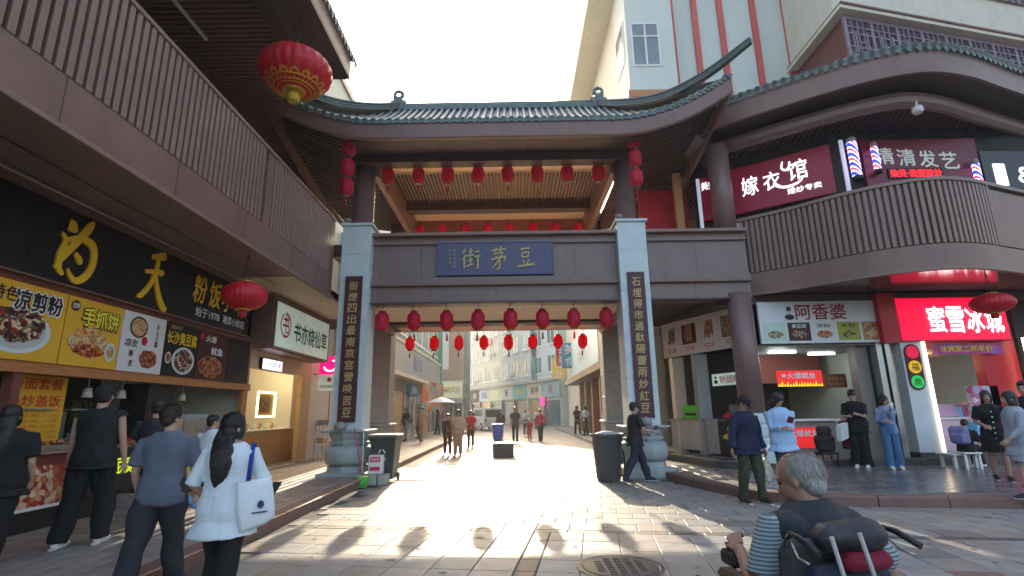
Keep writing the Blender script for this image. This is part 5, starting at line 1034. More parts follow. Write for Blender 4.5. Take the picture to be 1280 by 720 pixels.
# ================================================================== TOWER behind on the right
TB = thing('striped_building', (12, 25, 0), 'white multi storey building with red vertical fins and corner bay behind the gate roof', 'building')
ty = 21.0
MB().box(6.6, 14.8, ty, 60, 0, 34).build('wall', white_w, TB); MB().box(5.3, 6.6, ty+1.2, 60, 0, 34).build('side_wall', cream_w, TB)
MB().box(4.0, 5.35, ty-0.5, 60, 21.3, 22.0).build('overhanging_cornice', cream_w, TB)
MB().box(5.25, 7.35, ty-1.1, ty+1.2, 14.9, 30).build('corner_bay', white_w, TB); MB().box(5.15, 7.45, ty-1.2, ty+1.2, 14.6, 14.9).build('bay_sill_slab', wood, TB)
for k, x in enumerate((7.55, 8.68, 9.9, 11.45, 12.95)): MB().box(x, x+0.26, ty-0.12, ty-0.001, 12, 34).build('red_fin', red_st, TB)
def win(x0, x1, y, z0, z1, par, gm, face=1, nv=2, nh=1, fm=white_p, out=0.05):
    fr = MB(); t = 0.07
    fr.box(x0, x1, y-out, y-0.002, z0, z0+t); fr.box(x0, x1, y-out, y-0.002, z1-t, z1)
    for i in range(nv+1): xx = x0+(x1-x0-t)*i/nv; fr.box(xx, xx+t, y-out, y-0.002, z0+t, z1-t)
    for i in range(1, nh+1):
        zz = z1-(z1-z0)*0.32; fr.box(x0+t, x1-t, y-out+0.004, y-0.004, zz, zz+t*0.8); break
    f = fr.build('window_frame', fm, par); MB().box(x0+t*.5, x1-t*.5, y-0.015, y-0.003, z0+t*.5, z1-t*.5).build('pane', gm, f)
win(5.45, 6.7, ty-1.1, 16.1, 18.3, TB, glass_b)
for z in (15.6,):
    f = MB().box(5.21, 5.248, ty-0.7, ty+0.9, z+1.1, z+3.2).build('window_frame', white_p, TB); MB().box(5.19, 5.21, ty-0.6, ty+0.8, z+1.2, z+3.1).build('pane', glass_b, f)
for k in range(4):
    for z in (13.0, 16.2): f = MB().box(5.31, 5.349, 24+k*3, 25.5+k*3, z, z+1.6).build('window_frame', white_p, TB); MB().box(5.29, 5.312, 24.1+k*3, 25.4+k*3, z+.1, z+1.5).build('pane', glass_b, f)
MB().tube([(14.2, ty-0.1, 5), (14.2, ty-0.1, 34)], 0.09, 8).build('downpipe', white_p, TB)
# lattice loggia building nearer right
LG = thing('lattice_gallery_building', (16, 19, 0), 'cream building with recessed lattice screen gallery at the top right', 'building')
ld = Vector((9.1, 2.1, 0)).normalized(); ln = Vector((ld.y, -ld.x, 0)); LC = Vector((12.8, 17.0, 0))
def lpoly(o, x0=0.0): a = LC-ln*o+ld*x0; return [(a.x, a.y), ((a+ld*22).x, (a+ld*22).y), (36, 45), (a.x, 45)]
MB().prism(lpoly(0.6, 0.3), 16.62, 34).build('wall', cream_w, LG); MB().prism(lpoly(0.3, 0.15), 0, 13.2).build('wall', cream_w, LG); MB().prism(lpoly(1.2, 1.2), 13.2, 16.62).build('screen_backing', flat('pale_violet_backing', (125, 120, 150)), LG)
MB().prism(lpoly(0), 16.46, 16.62).build('canopy_slab', cream_w, LG); MB().prism(lpoly(-0.06), 16.62, 16.70).build('canopy_edge', wood_dk, LG)
MB().box(13.2, 13.28, 17.6, 21, 13.2, 16.46).build('side_screen', wood_dk, LG)
lat = mat('mauve_lattice', (0.21, 0.15, 0.20), rough=0.5); o_ = LC-ln*0.35+ld*0.35; LS = Sign((o_.x, o_.y, 13.3), ld)
for k in range(12):
    u0 = k*1.25; mb = MB(); p = lambda a, b, c, d: LS.box(mb, u0+a, u0+b, c, d, 0, 0.08)
    p(0, 0.14, 0, 3.1); p(0.14, 1.25, 2.95, 3.1); p(0.14, 1.25, 0.9, 1.0)
    for a in (0.34, 0.60, 0.86): p(a, a+0.05, 1.0, 2.95)
    for c in (1.35, 1.7, 2.3, 2.6): p(0.14, 1.25, c, c+0.05)
    p(0.44, 0.52, 1.5, 2.45); p(0.98, 1.06, 1.5, 2.45); p(0.44, 1.06, 1.95, 2.0)
    mb.build('lattice_panel', lat, LG)
S_ = Sign(LC-ln*0.55+ld*6+Vector((0, 0, 19.0)), ld); mb = MB(); S_.box(mb, 0, 8, 0, 2, 0, 0.05)
for k in range(20): S_.box(mb, k*0.4, k*0.4+0.1, 0, 2, 0.05, 0.12)
mb.build('upper_lattice', lat, LG)
# ================================================================== STREET beyond the gate
def window_grid(par, S, u0, du, n, v0, dv, m, w, h, gm, fm=white_p, jit=0):
    r = random.Random(n*7+m)
    for j in range(m):
        for i in range(n):
            u, v = u0+i*du, v0+j*dv; mb = MB(); t = 0.08
            g = r.choice(gm)
            for a in ((u, u+w, v, v+t), (u, u+w, v+h-t, v+h), (u, u+t, v+t, v+h-t), (u+w-t, u+w, v+t, v+h-t), (u+w/2-t/2, u+w/2+t/2, v+t, v+h-t)): S.box(mb, *a, 0, 0.06)
            S.box(mb, u-0.1, u+w+0.1, v-0.1, v, 0, 0.14)
            f = mb.build('window_frame', fm, par); mb = MB(); S.box(mb, u+t*.5, u+w-t*.5, v+t*.5, v+h-t*.5, 0.0, 0.02); mb.build('pane', g, f)
# left side street building
L2 = thing('street_building', (-7, 28, 0), 'grey clad left street building with cantilevered sign box and teal glass above', 'building')
MB().box(-12, -6.3, 20, 46, 0, 8.7).build('wall', flat('mint_wall', (170, 205, 195)), L2)
MB().box(-6.3, -6.0, 24, 44, 3.55, 5.25).build('sign_box', flat('grey_sign_box', (150, 155, 160)), L2); MB().box(-6.4, -5.6, 24, 46, 3.35, 3.55).build('canopy', cream_w, L2); MB().box(-6.1, -5.95, 24, 44, 5.25, 5.4).build('box_cap', cream_w, L2)
S = Sign((-6.0, 24, 3.6), (0, 1, 0)); S.text('服饰', 9, 0.9, 3.2, 0.9, flat('faded_blue', (110, 140, 185)), L2, 0.02, 0.03); S = Sign((-6.3, 22, 0), (0, 1, 0))
window_grid(L2, S, 1, 2.6, 9, 5.9, 3.0, 1, 2.0, 2.1, [glass_t, glass_b]); mb = MB(); S.box(mb, 21.2, 21.8, 0, 8.8, 0, 0.4); mb.build('green_pilaster', mat('teal_pilaster', (0.12, 0.38, 0.30)), L2)
for k in range(8):
    y0 = 21+k*3.1; fr = MB(); fr.box(-6.34, -6.22, y0, y0+0.2, 0.15, 3.3); fr.box(-6.34, -6.22, y0+2.9, y0+3.1, 0.15, 3.3); fr.box(-6.34, -6.22, y0+.2, y0+2.9, 2.7, 3.3); f = fr.build('shopfront_frame', [cream_w, warmw, brown_lt][k % 3], L2); MB().box(-6.29, -6.28, y0+.2, y0+2.9, 0.15, 2.7).build('shop_glass', [glass_b, glass_d, f_tan][k % 3], f)
rp = MB().obox((-5.9, 34, 1.6), (1.0, 2.6, 0), (0.05, 0, 0), (0, 0, 1.9)).build('street_poster', food_mat('orange_teal_print', (0.6, 0.15, 0.05), (0.7, 0.35, 0.2), (0.2, 0.4, 0.45), 2), label='orange and teal picture board under the left street canopy', cat='poster')
for k, (y, c) in enumerate(((22, (120, 60, 130)), (30.5, (40, 120, 150)), (38.5, (210, 80, 60)))):
    S = Sign((-6.0, y, 2.55), (0, 1, 0)); S.panel('shop_sign_board', flat('left_board_%d' % k, c), 0, 2.8, 0, 0.62, -0.2, 0.02, L2); S.text(['时尚', '眼镜', '饰品'][k], 1.4, 0.31, 1.3, 0.42, wht_l, L2, 0.03, 0.02)
# brown block
L3 = thing('brown_block', (-6.7, 56, 0), 'plain brown clad block closing the street behind the left canopy', 'building')
clad = mat('tan_brown_cladding', (0.33, 0.22, 0.16), rough=0.7, var=0.05, dirt=0.1)
MB().box(-12, -5.25, 56, 64, 4.9, 14.5).build('wall', clad, L3); MB().box(-12, -5.25, 56.1, 64, 0, 4.9).build('wall', cream_w, L3)
S = Sign((-8.5, 56, 0), (1, 0, 0)); S.panel('sign_band', flat('cream_sign', (235, 225, 185)), 0.3, 3.1, 3.0, 4.7, 0, 0.15, L3); S.text('金典风尚', 1.8, 3.85, 2.0, 0.7, gold_p, L3, 0.17, 0.03); mb = MB(); S.disc(mb, 0.65, 3.85, 0.3, 0.4, 0.15, 0.18); mb.build('emblem', gold_p, L3)
S.panel('canopy', granite, 0.2, 3.2, 2.5, 3.0, 0, 0.8, L3)
for k in range(3): S.panel('glass_door', glass_d, 0.3+k*0.95, 1.1+k*0.95, 0, 2.4, 0.0, 0.05, L3)
mb = MB(); S.box(mb, 0.7, 1.6, 6.0, 10.4, 0, 0.05); mb.build('white_drape_board', off_w, L3); MB().box(-5.25, -4.95, 55.9, 60, 0, 14.5).build('dark_pilaster', mat('slate_pilaster', (0.10, 0.13, 0.13)), L3)
# white apartments on the bend
A0 = Vector((4.6, 52.0, 0)); A1 = Vector((-7.9, 80, 0)); ad = A1-A0
WA = thing('white_apartments', A0, 'white apartment block with rows of teal windows curving along the far street bend', 'building')
S = Sign(A1, A0-A1); WL = ad.length; MB().obox(A1, A0-A1, Vector((8, 3, 0)), (0, 0, 13.8)).build('wall', mat('pale_mint_white', (0.62, 0.70, 0.66), rough=0.85, var=0.05, vscale=0.4), WA)
window_grid(WA, S, 1.2, 3.0, 10, 5.4, 2.9, 3, 1.7, 1.8, [glass_t, glass_b, glass_t])
for k, u in enumerate((6.7, 12.7, 18.7, 24.7)):
    for j in range(2):
        v = 5.3+3.1*((k+2*j) % 4); mb = MB(); S.box(mb, u-0.5, u+0.3, v, v+0.6, 0.1, 0.5); f = mb.build('air_conditioner', white_p, WA); q = S.at(u-0.1, v+0.3, 0.5); mb = MB(); S.disc(mb, u-0.1, v+0.3, 0.22, 0.22, 0.5, 0.52); mb.build('fan_grille', granite, f)
mb = MB(); S.box(mb, 8.9, 13, 10.2, 10.9, 0.1, 0.3); mb.build('pink_sign', flat('faded_pink', (225, 150, 155)), WA); mb = MB(); S.box(mb, 24.6, 25.6, 4.8, 13.6, 0, 0.2); mb.build('teal_strip', glass_t, WA)
mb = MB(); S.box(mb, 0, WL, 4.5, 4.75, 0, 0.5); mb.build('canopy_ledge', granite, WA)
cols_ = [(150, 165, 160), (45, 48, 50), (175, 195, 210), (190, 215, 170), (205, 215, 215), (75, 175, 180), (200, 190, 170), (150, 185, 190)]; tx_ = ['', '尚', '衣品', '花漾', '鞋', '时代', '美甲', '优']
u = 1.0
for k, c in enumerate(cols_):
    w = 3.75; S.panel('shop_sign_board', flat('shop_board_%d' % k, c), u, u+w-0.1, 2.9, 4.5, 0, 0.25, WA)
    if tx_[k]: S.text(tx_[k], u+w/2, 3.7, 0.9*len(tx_[k]), 0.8, [ink, wht_l, flat('blue_ink', (60, 90, 150)), wht_l, ink, yel_ink, ink, red_ink][k], WA, 0.27, 0.03)
    S.panel('shop_glass', [glass_b, glass_d, f_tan, glass_b][k % 4], u+0.4, u+w-0.5, 0.1, 2.6, 0.0, 0.05, WA); S.panel('shop_pier', [cream_w, granite, brown_lt][k % 3], u-0.05, u+0.35, 0, 2.88, 0, 0.3, WA); u += w
ns = MB(); S.box(ns, 27.0, 27.8, 2.1, 2.9, 0.3, 0.4); ns.build('pink_neon_sign', mat('pink_neon', (1, 0.05, 0.25), emit=1.2, ecol=(1, 0.02, 0.2)), WA)
# right side street building
R2 = thing('street_building', (6, 28, 0), 'right street building with pink banner, pale blue sign box and orange columns', 'building')
MB().box(5.0, 12, 19, 40, 0, 14).build('wall', flat('pale_wall', (205, 205, 195)), R2); MB().box(4.25, 5.0, 26, 38, 3.75, 6.3).build('sign_box', flat('pale_blue_box', (185, 210, 215)), R2)
MB().box(4.3, 5.0, 26, 38, 6.3, 7.6).build('pink_banner', flat('pink_banner', (215, 140, 150)), R2); MB().box(4.3, 5.0, 24.2, 26, 3.7, 11).build('ochre_pilaster', flat('ochre', (215, 165, 80)), R2); MB().box(4.4, 5.0, 21, 24.2, 3.4, 9).build('panel', flat('pale_grey_green', (185, 195, 180)), R2); MB().box(4.2, 5.0, 19.4, 21, 3.4, 9).build('panel', flat('coral', (215, 95, 60)), R2)
S = Sign((4.25, 38, 3.8), (0, -1, 0)); S.text('时尚女装', 6, 1.2, 5.5, 0.9, wht_l, R2, 0.02, 0.03)
MB().box(3.9, 5.0, 19, 40, 3.35, 3.7).build('canopy', wood_dk, R2)
for k, (y, z, c, tx) in enumerate(((39, 4.6, (60, 150, 170), '美食'), (44, 5.2, (200, 60, 60), '男装'), (49, 4.4, (235, 200, 90), '鞋业'))):
    S = Sign((3.6, y, z), (1, 0, 0)); t = thing('projecting_sign', (3.6, y, z), ['teal projecting sign over the far right pavement', 'red projecting sign over the far right pavement', 'yellow projecting sign over the far right pavement'][k], 'sign'); S.panel('sign_box', flat('far_sign_%d' % k, c), 0, 1.3, 0, 1.9, -0.2, 0, t); S.text(tx[0], 0.65, 1.4, 0.8, 0.7, wht_l, t, 0.01, 0.02); S.text(tx[1], 0.65, 0.5, 0.8, 0.7, wht_l, t, 0.01, 0.02)
for k in range(7):
    y0 = 19.4+k*2.9; MB().box(4.6, 5.0, y0, y0+0.5, 0.15, 3.35).build('shop_column', [wood, flat('brick_orange', (170, 80, 45)), brown_lt][k % 3], R2); MB().box(4.92, 4.99, y0+.5, y0+2.9, 0.15, 3.0).build('shop_glass', [glass_d, f_tan, glass_b][k % 3], R2)
for k, y in enumerate((22.6, 21.4)): MB().bbox_(4.0, 4.1, y, y+0.55, 2.5, 3.15, 0.01).build('square_lightbox', mat('cool_square_glow', (0.7, 0.85, 1), emit=0.8, ecol=(0.7, 0.85, 1)), None, label=['small glowing square lightbox under the right street canopy, left of two', 'small glowing square lightbox under the right street canopy, right of two'][k], cat='sign')
# ================================================================== LANTERNS
cord_m = mat('dark_cord', (0.03, 0.02, 0.02), rough=0.8); tas = mat('red_tassel', (0.45, 0.02, 0.03), rough=0.8)
def small_lantern(label, group):
    t = thing('red_lantern', (0, 0, 0), label, 'lantern', group)
    pr = [(0.085, -0.235), (0.13, -0.20), (0.165, -0.15), (0.175, -0.08), (0.175, 0.08), (0.165, 0.15), (0.13, 0.20), (0.085, 0.235)]
    MB().lathe((0, 0, 0), pr, 36, rib=0.05, ribn=9).build('lantern_shade', red_l, t)
    for zz_ in (0.235, -0.27): MB().lathe((0, 0, zz_), [(0.088, 0), (0.088, 0.035)], 16).build('lantern_ring', wood_dk, t)
    MB().tube([(0, 0, 0.26), (0, 0, 0.42)], 0.008, 5).build('hanging_cord', cord_m, t)
    MB().tube([(0, 0, -0.27), (0, 0, -0.34), (0, 0, -0.36), (0, 0, -0.52)], [0.006, 0.006, 0.022, 0.028], 7).build('tassel', tas, t)
    return t
ordn = ['leftmost', 'second from the left', 'third from the left', 'fourth from the left', 'fifth from the left', 'sixth from the left', 'seventh from the left', 'rightmost', 'x']
base = None
def row(xs, y, z, what, group, scale=1, vis=None):
    global base
    n = len(xs)
    for i, x in enumerate(xs):
        o_ = ['leftmost']+['%s from the left' % w for w in ('second', 'third', 'fourth', 'fifth', 'sixth', 'seventh', 'eighth')[:n-2]]+['rightmost']
        lab = '%s, %s' % (what, o_[i])
        if base is None: base = small_lantern(lab, group); base.location = (x, y, z); base.scale = (scale,)*3
        else: q = dup(base, (x, y, z), label=lab, group=group, scale=scale*random.uniform(.95, 1.04)); q.rotation_euler = (random.uniform(-.05, .05), random.uniform(-.07, .07), random.uniform(0, 3))
        (base if i == 0 and False else None)
lrow = lambda a, b, n: [a+(b-a)*i/(n-1)+random.uniform(-.02, .02) for i in range(n)]
bpy.context.view_layer.update()
row(lrow(-3.29, 2.38, 8), 12.98, 3.77, 'shaded red lantern under the front beam of the gate', 'front row of lanterns under the gate')
row(lrow(-3.50, 2.36, 8), 17.6, 3.80, 'bright sunlit red lantern under the rear beam of the gate', 'rear row of lanterns under the gate', 0.92)
row(lrow(-3.34, 2.40, 8), 13.15, 7.84, 'red lantern hanging high below the gate roof, front string', 'upper front lanterns below the roof')
row(lrow(-2.98, 2.2, 8), 16.0, 7.25, 'red lantern in the upper rear string behind the balcony edge', 'upper rear lanterns', 0.9)
for nm, x, side in (('l', -4.08, 'left'), ('r', 3.15, 'right')):
    for k in range(3):
        _q = dup(base, (x, 12.0, 8.0-k*0.52+0.18-(0.12 if side == 'left' else 0)), label='%s lantern of the string of three beside the %s upper column' % (('top', 'middle', 'bottom')[k], side), group='lantern strings beside the upper columns', scale=0.95); _q.rotation_euler = (0, random.uniform(-.06, .06), random.uniform(0, 3))
def big(loc, rx, rz, label, drop, lace=True, n=24, tilt=None):
    t = thing('round_lantern', loc, label, 'lantern'); local(t)
    pr = [(rx*math.cos(a), rz*math.sin(a)) for a in [R(-72+i*144/16) for i in range(17)]]
    MB().lathe((0, 0, 0), pr, 96, rib=0.045, ribn=n).build('lantern_body', red_big, t)
    rr = rx*math.cos(R(72)); zz = rz*math.sin(R(72))
    MB().lathe((0, 0, zz), [(rr*1.05, 0), (rr*1.05, rz*0.08), (rr*0.5, rz*0.12)], 24).build('top_ring', gold, t); MB().lathe((0, 0, -zz), [(rr*1.05, 0), (rr*1.0, -rz*0.08)], 24).build('bottom_ring', gold, t)
    b = MB()
    for a in range(2): b.tube([((a-0.5)*rr, 0, zz), (0, 0, zz+drop)], 0.008, 5)
    b.build('hanging_wire', cord_m, t)
    if lace:
        b = MB()
        for s in (-1, 1):
            if s > 0: continue
            for k in range(16):                                # petals on the lower half
                a = 2*math.pi*k/16
                def pt(da, lat, o=1.012): return Vector((rx*o*math.cos(lat)*math.cos(a+da), rx*o*math.cos(lat)*math.sin(a+da), s*rz*o*math.sin(lat)))
                for (d0, l0, l1) in ((0.17, R(38), R(46)),):
                    out_ = [pt(-0.17, R(46)), pt(-0.12, R(39)), pt(0, R(34)), pt(0.12, R(39)), pt(0.17, R(46)), pt(0.11, R(48)), pt(0.08, R(43)), pt(0, R(39.5)), pt(-0.08, R(43)), pt(-0.11, R(48))]
                    b.add(out_, [(0, 1, 8, 9), (1, 2, 7, 8), (2, 3, 6, 7), (3, 4, 5, 6)], False)
                b.tube([pt(0, R(50)), pt(0.05, R(53)), pt(0, R(57)), pt(-0.05, R(53)), pt(0, R(50))], 0.006, 4); b.tube([pt(0.2, R(50)), pt(0.2, R(56))], 0.006, 4)
            for lt in (48, 58, 64): b.tube([(rx*1.012*math.cos(R(lt))*math.cos(q*math.pi/20), rx*1.012*math.cos(R(lt))*math.sin(q*math.pi/20), s*rz*1.012*math.sin(R(lt))) for q in range(41)], 0.012, 5)
        b.build('gold_lace', gold, t)
    b = MB().lathe((0, 0, -zz-rz*0.08), [(rr*0.55, 0), (rr*0.62, -rz*0.28), (rr*0.5, -rz*0.45)], 20, rib=0.2, ribn=10); b.build('tassel_cap', mat('amber_tassel', (0.62, 0.40, 0.03), rough=0.5) if lace else tas, t)
    return t
big((-4.0, 8.55, 7.78), 0.66, 0.43, 'huge red silk lantern with gold lace below hanging from the left eave', 0.75)
big((-4.62, 8.75, 3.52), 0.37, 0.25, 'red ribbed round lantern hanging below the left balcony in front of the black sign', 0.52, False, 28)
big((10.42, 11.1, 3.63), 0.40, 0.22, 'flattened faded red lantern hanging beside the red drinks shop sign', 0.5, False, 28)
# ================================================================== STREET FURNITURE
grn_bin = mat('dark_green_bin_plastic', (0.045, 0.055, 0.05), rough=0.45, var=0.15)
wb = thing('wheelie_bin', (-2.96, 12.5, 0), 'black wheeled litter bin with white recycling mark and open grey lid beside the left pedestal', 'bin'); local(wb)
b = MB(); z0, z1 = 0.08, 0.98
vs = [(-0.22, -0.26, z0), (0.22, -0.26, z0), (0.22, 0.26, z0), (-0.22, 0.26, z0), (-0.29, -0.34, z1), (0.29, -0.34, z1), (0.29, 0.34, z1), (-0.29, 0.34, z1)]
b.add(vs, [(0,3,2,1), (4,5,6,7), (0,1,5,4), (1,2,6,5), (2,3,7,6), (3,0,4,7)], False); b.bbox_(-0.32, 0.32, -0.38, 0.38, 0.95, 1.0, 0.01); b.build('bin_body', grn_bin, wb)
b = MB().bbox_(-0.34, 0.34, -0.40, 0.36, 1.0, 1.05, 0.02); b.tube([(-0.25, 0.42, 0.98), (0.25, 0.42, 0.98)], 0.018, 8); b.build('bin_lid', granite, wb)
for s in (-1, 1): MB().tube([(s*0.24-0.02, 0.3, 0.09), (s*0.24+0.02, 0.3, 0.09)], 0.09, 16).build('wheel', black_m, wb)
b = MB(); S = Sign((-0.12, -0.355, 0.5), (1, 0, 0), (0, -0.085, 1))
for a in (0, 120, 240):
    q = [(0.12+0.075*math.cos(R(90+a+e)), 0.16+0.075*math.sin(R(90+a+e))) for e in (18, 102)]; S.brush(b, [[(q[0][0]*100, q[0][1]*100, 2.2), (q[1][0]*100, q[1][1]*100, 2.2)]], 0, 0, 1, 1, 0.012, 0.008)
b.build('recycling_mark', wht_l, wb); S.text('可回收物', 0.12, 0.02, 0.2, 0.05, wht_l, wb, 0.012)
pbx = thing('bucket_box', (-3.05, 12.05, 0), 'white plastic tub with pink printed label standing in front of the black wheeled bin', 'tub'); MB().bbox_(-3.2, -2.9, 11.92, 12.15, 0.22, 0.62, 0.02).build('tub_body', white_p, pbx); S = Sign((-3.18, 11.915, 0.24), (1, 0, 0)); pkp = flat('magenta_print', (215, 30, 90))
S.panel('label_band', pkp, 0.02, 0.24, 0.24, 0.35, 0, 0.004, pbx); S.panel('label_band', pkp, 0.02, 0.24, 0.06, 0.14, 0, 0.004, pbx); S.text('洗衣液', 0.13, 0.295, 0.18, 0.07, wht_l, pbx, 0.007)
for k, x in enumerate((-3.2, -2.98)): MB().bbox_(x, x+0.2, 11.88, 12.2, 0.0, 0.215, 0.015).build('cardboard_box', flat('pale_grey_box', (170, 168, 160)), None, label=['left pale box on the ground under the white tub', 'right pale box on the ground under the white tub'][k], cat='box', group='boxes under the tub')
dp = thing('dustpan', (-3.32, 11.75, 0), 'bright green dustpan lying at the foot of the left pedestal', 'dustpan'); gr_ = mat('bright_green_plastic', (0.12, 0.55, 0.06), rough=0.4)
b = MB().prism([(-3.5, 11.55), (-3.14, 11.55), (-3.18, 11.85), (-3.46, 11.85)], 0.002, 0.02); b.obox((-3.5, 11.56, 0.02), (0.04, 0.29, 0), (0.012, 0, 0), (0, 0, 0.09)); b.obox((-3.15, 11.56, 0.02), (-0.04, 0.29, 0), (0.012, 0, 0), (0, 0, 0.09)); b.box(-3.46, -3.18, 11.84, 11.86, 0.02, 0.14); b.build('pan', gr_, dp); MB().tube([(-3.32, 11.86, 0.08), (-3.36, 12.06, 0.55), (-3.40, 12.16, 1.15)], 0.012, 6).build('pan_handle', white_p, dp)
bm_ = thing('broom', (-3.4, 11.9, 0), 'thin red and white broom leaning on the left carved pedestal', 'broom'); MB().tube([(-3.28, 11.80, 0.2), (-3.62, 12.16, 1.22)], 0.012, 6).build('broom_handle', flat('pink_red_stick', (200, 50, 80)), bm_); MB().obox((-3.4, 11.7, 0.03), (0.25, 0, 0), (0, 0.08, 0), (0.02, 0.05, 0.17)).build('broom_bristles', gr_, bm_)
rb_ = thing('round_bin', (2.06, 12.05, 0), 'large grey tapered plastic bin with flared rim beside the right pedestal', 'bin'); gm_ = mat('charcoal_plastic', (0.085, 0.095, 0.105), rough=0.5, var=0.08, vscale=2, dirt=0.3)
MB().lathe((2.06, 12.05, 0), [(0.24, 0.0), (0.25, 0.02), (0.335, 0.93), (0.38, 0.95), (0.385, 1.0), (0.36, 1.0), (0.33, 0.96), (0.25, 0.1), (0.0, 0.1)], 28).build('bin_body', gm_, rb_)
b = MB()
for k in range(12): a = k*math.pi/6; b.tube([(2.06+0.252*math.cos(a), 12.05+0.252*math.sin(a), 0.05), (2.06+0.325*math.cos(a), 12.05+0.325*math.sin(a), 0.86)], 0.010, 5)
b.build('rib', gm_, rb_); MB().lathe((2.06, 12.05, 0.92), [(0.30, 0), (0.25, 0.09), (0.1, 0.13), (0, 0.14)], 12, sy=0.8).build('rubbish', off_w, rb_)
wh = thing('parked_bicycle', (2.35, 12.6, 0), 'dark bicycle partly hidden between the round grey bin and the right pedestal', 'bicycle'); b = MB()
for y in (12.35, 13.35): MB().tube([(2.42, y+0.32*math.cos(a), 0.33+0.32*math.sin(a)) for a in [i*math.pi/12 for i in range(25)]], 0.022, 6).build('wheel', black_m, wh)
b.tube([(2.42, 12.35, 0.33), (2.42, 12.5, 0.75), (2.42, 12.95, 0.78), (2.42, 13.35, 0.33), (2.42, 12.85, 0.3), (2.42, 12.5, 0.75)], 0.018, 6); b.tube([(2.22, 12.45, 0.98), (2.42, 12.5, 0.95), (2.62, 12.45, 0.98)], 0.014, 6); b.tube([(2.42, 12.5, 0.75), (2.42, 12.5, 0.95)], 0.014, 6); b.tube([(2.42, 12.85, 0.3), (2.42, 12.98, 0.92)], 0.014, 6); b.build('bicycle_frame', black_m, wh); MB().ell((2.42, 13.0, 0.94), (0.07, 0.13, 0.035), 12, 6).build('saddle', black_m, wh)
bb = thing('blue_bin', (-0.85, 27.6, 0), 'bright blue street bin standing in the middle of the far street', 'bin'); bl = mat('blue_plastic', (0.03, 0.10, 0.55), rough=0.4)
b = MB(); vs = [(-1.07, 27.4, 0.05), (-0.63, 27.4, 0.05), (-0.63, 27.85, 0.05), (-1.07, 27.85, 0.05), (-1.12, 27.35, 0.85), (-0.58, 27.35, 0.85), (-0.58, 27.9, 0.85), (-1.12, 27.9, 0.85)]; b.add(vs, [(0,3,2,1), (4,5,6,7), (0,1,5,4), (1,2,6,5), (2,3,7,6), (3,0,4,7)], False); b.build('bin_body', bl, bb); MB().bbox_(-1.15, -0.55, 27.32, 27.92, 0.85, 0.92, 0.02).build('bin_lid', bl, bb)
pl_ = thing('stone_planter', (-0.4, 18.9, 0), 'low dark stone block in the middle of the passage in front of the blue bin', 'block'); MB().bbox_(-0.75, -0.02, 18.6, 19.2, 0.0, 0.42, 0.02).build('block_body', mat('dark_block', (0.12, 0.11, 0.105), rough=0.7), pl_); MB().bbox_(-0.78, 0.01, 18.57, 19.23, 0.42, 0.46, 0.01).build('block_top', granite, pl_)
# white van far down the street
vn = thing('white_van', (-2.7, 47, 0), 'white van parked far down the street behind the walkers', 'van'); local(vn)
vm = mat('white_car_paint', (0.62, 0.66, 0.68), rough=0.25, var=0.03); b = MB()
prof_ = [(-2.1, 0.35), (-2.15, 1.0), (-1.95, 1.85), (0.8, 1.9), (1.45, 1.15), (2.15, 0.95), (2.2, 0.35)]
vs = [(-0.85, y, z) for y, z in prof_]+[(0.85, y, z) for y, z in prof_]; n = len(prof_); b.add(vs, [tuple(range(n)), tuple(range(2*n-1, n-1, -1))]+[(i, n+i, n+(i+1) % n, (i+1) % n) for i in range(n)], False); b.build('van_body', vm, vn)
for y in (-1.3, 1.4):
    for s in (-1, 1): w_ = MB().tube([(s*0.80, y, 0.32), (s*0.9, y, 0.32)], 0.32, 16).build('wheel', black_m, vn); MB().tube([(s*0.895, y, 0.32), (s*0.91, y, 0.32)], 0.17, 12).build('rim', steel, w_)
MB().box(-0.7, 0.7, -2.14, -2.10, 1.1, 1.7).build('rear_window', glass_d, vn)
for s in (-1, 1): MB().box(s*0.855, s*0.86, -1.7, 0.6, 1.2, 1.7).build('side_window', glass_d, vn); MB().box(s*0.6, s*0.82, -2.17, -2.12, 0.75, 1.0).build('tail_light', red_p, vn)
vn.location = (-2.5, 47, 0); vn.rotation_euler = (0, 0, R(22))
pt = thing('roadside_plant', (4.2, 20.5, 0.15), 'bushy potted plant at the foot of the right street columns', 'plant'); MB().lathe((4.2, 20.5, 0.0), [(0.2, 0.0), (0.27, 0.4)], 16).build('plant_pot', brown_dk, pt)
b = MB(); r = random.Random(4)
for k in range(260):
    a = r.random()*6.28; e = r.random(); q = Vector((4.2+math.cos(a)*0.55*e, 20.5+math.sin(a)*0.55*e, 0.9+r.random()*1.3)); d = Vector((r.uniform(-1, 1), r.uniform(-1, 1), r.uniform(-.3, 1))).normalized(); s_ = d.cross(Vector((0, 0, 1))).normalized()*0.05
    b.add([q, q+d*0.11+s_, q+d*0.24, q+d*0.11-s_], [(0, 1, 2, 3)], False)
b.build('foliage', mat('plant_leaf', (0.06, 0.11, 0.035), rough=0.5, var=0.4, vscale=5), pt); MB().tube([(4.2, 20.5, 0.35), (4.22, 20.5, 1.9)], [0.03, 0.012], 6).build('stem', wood_dk, pt)
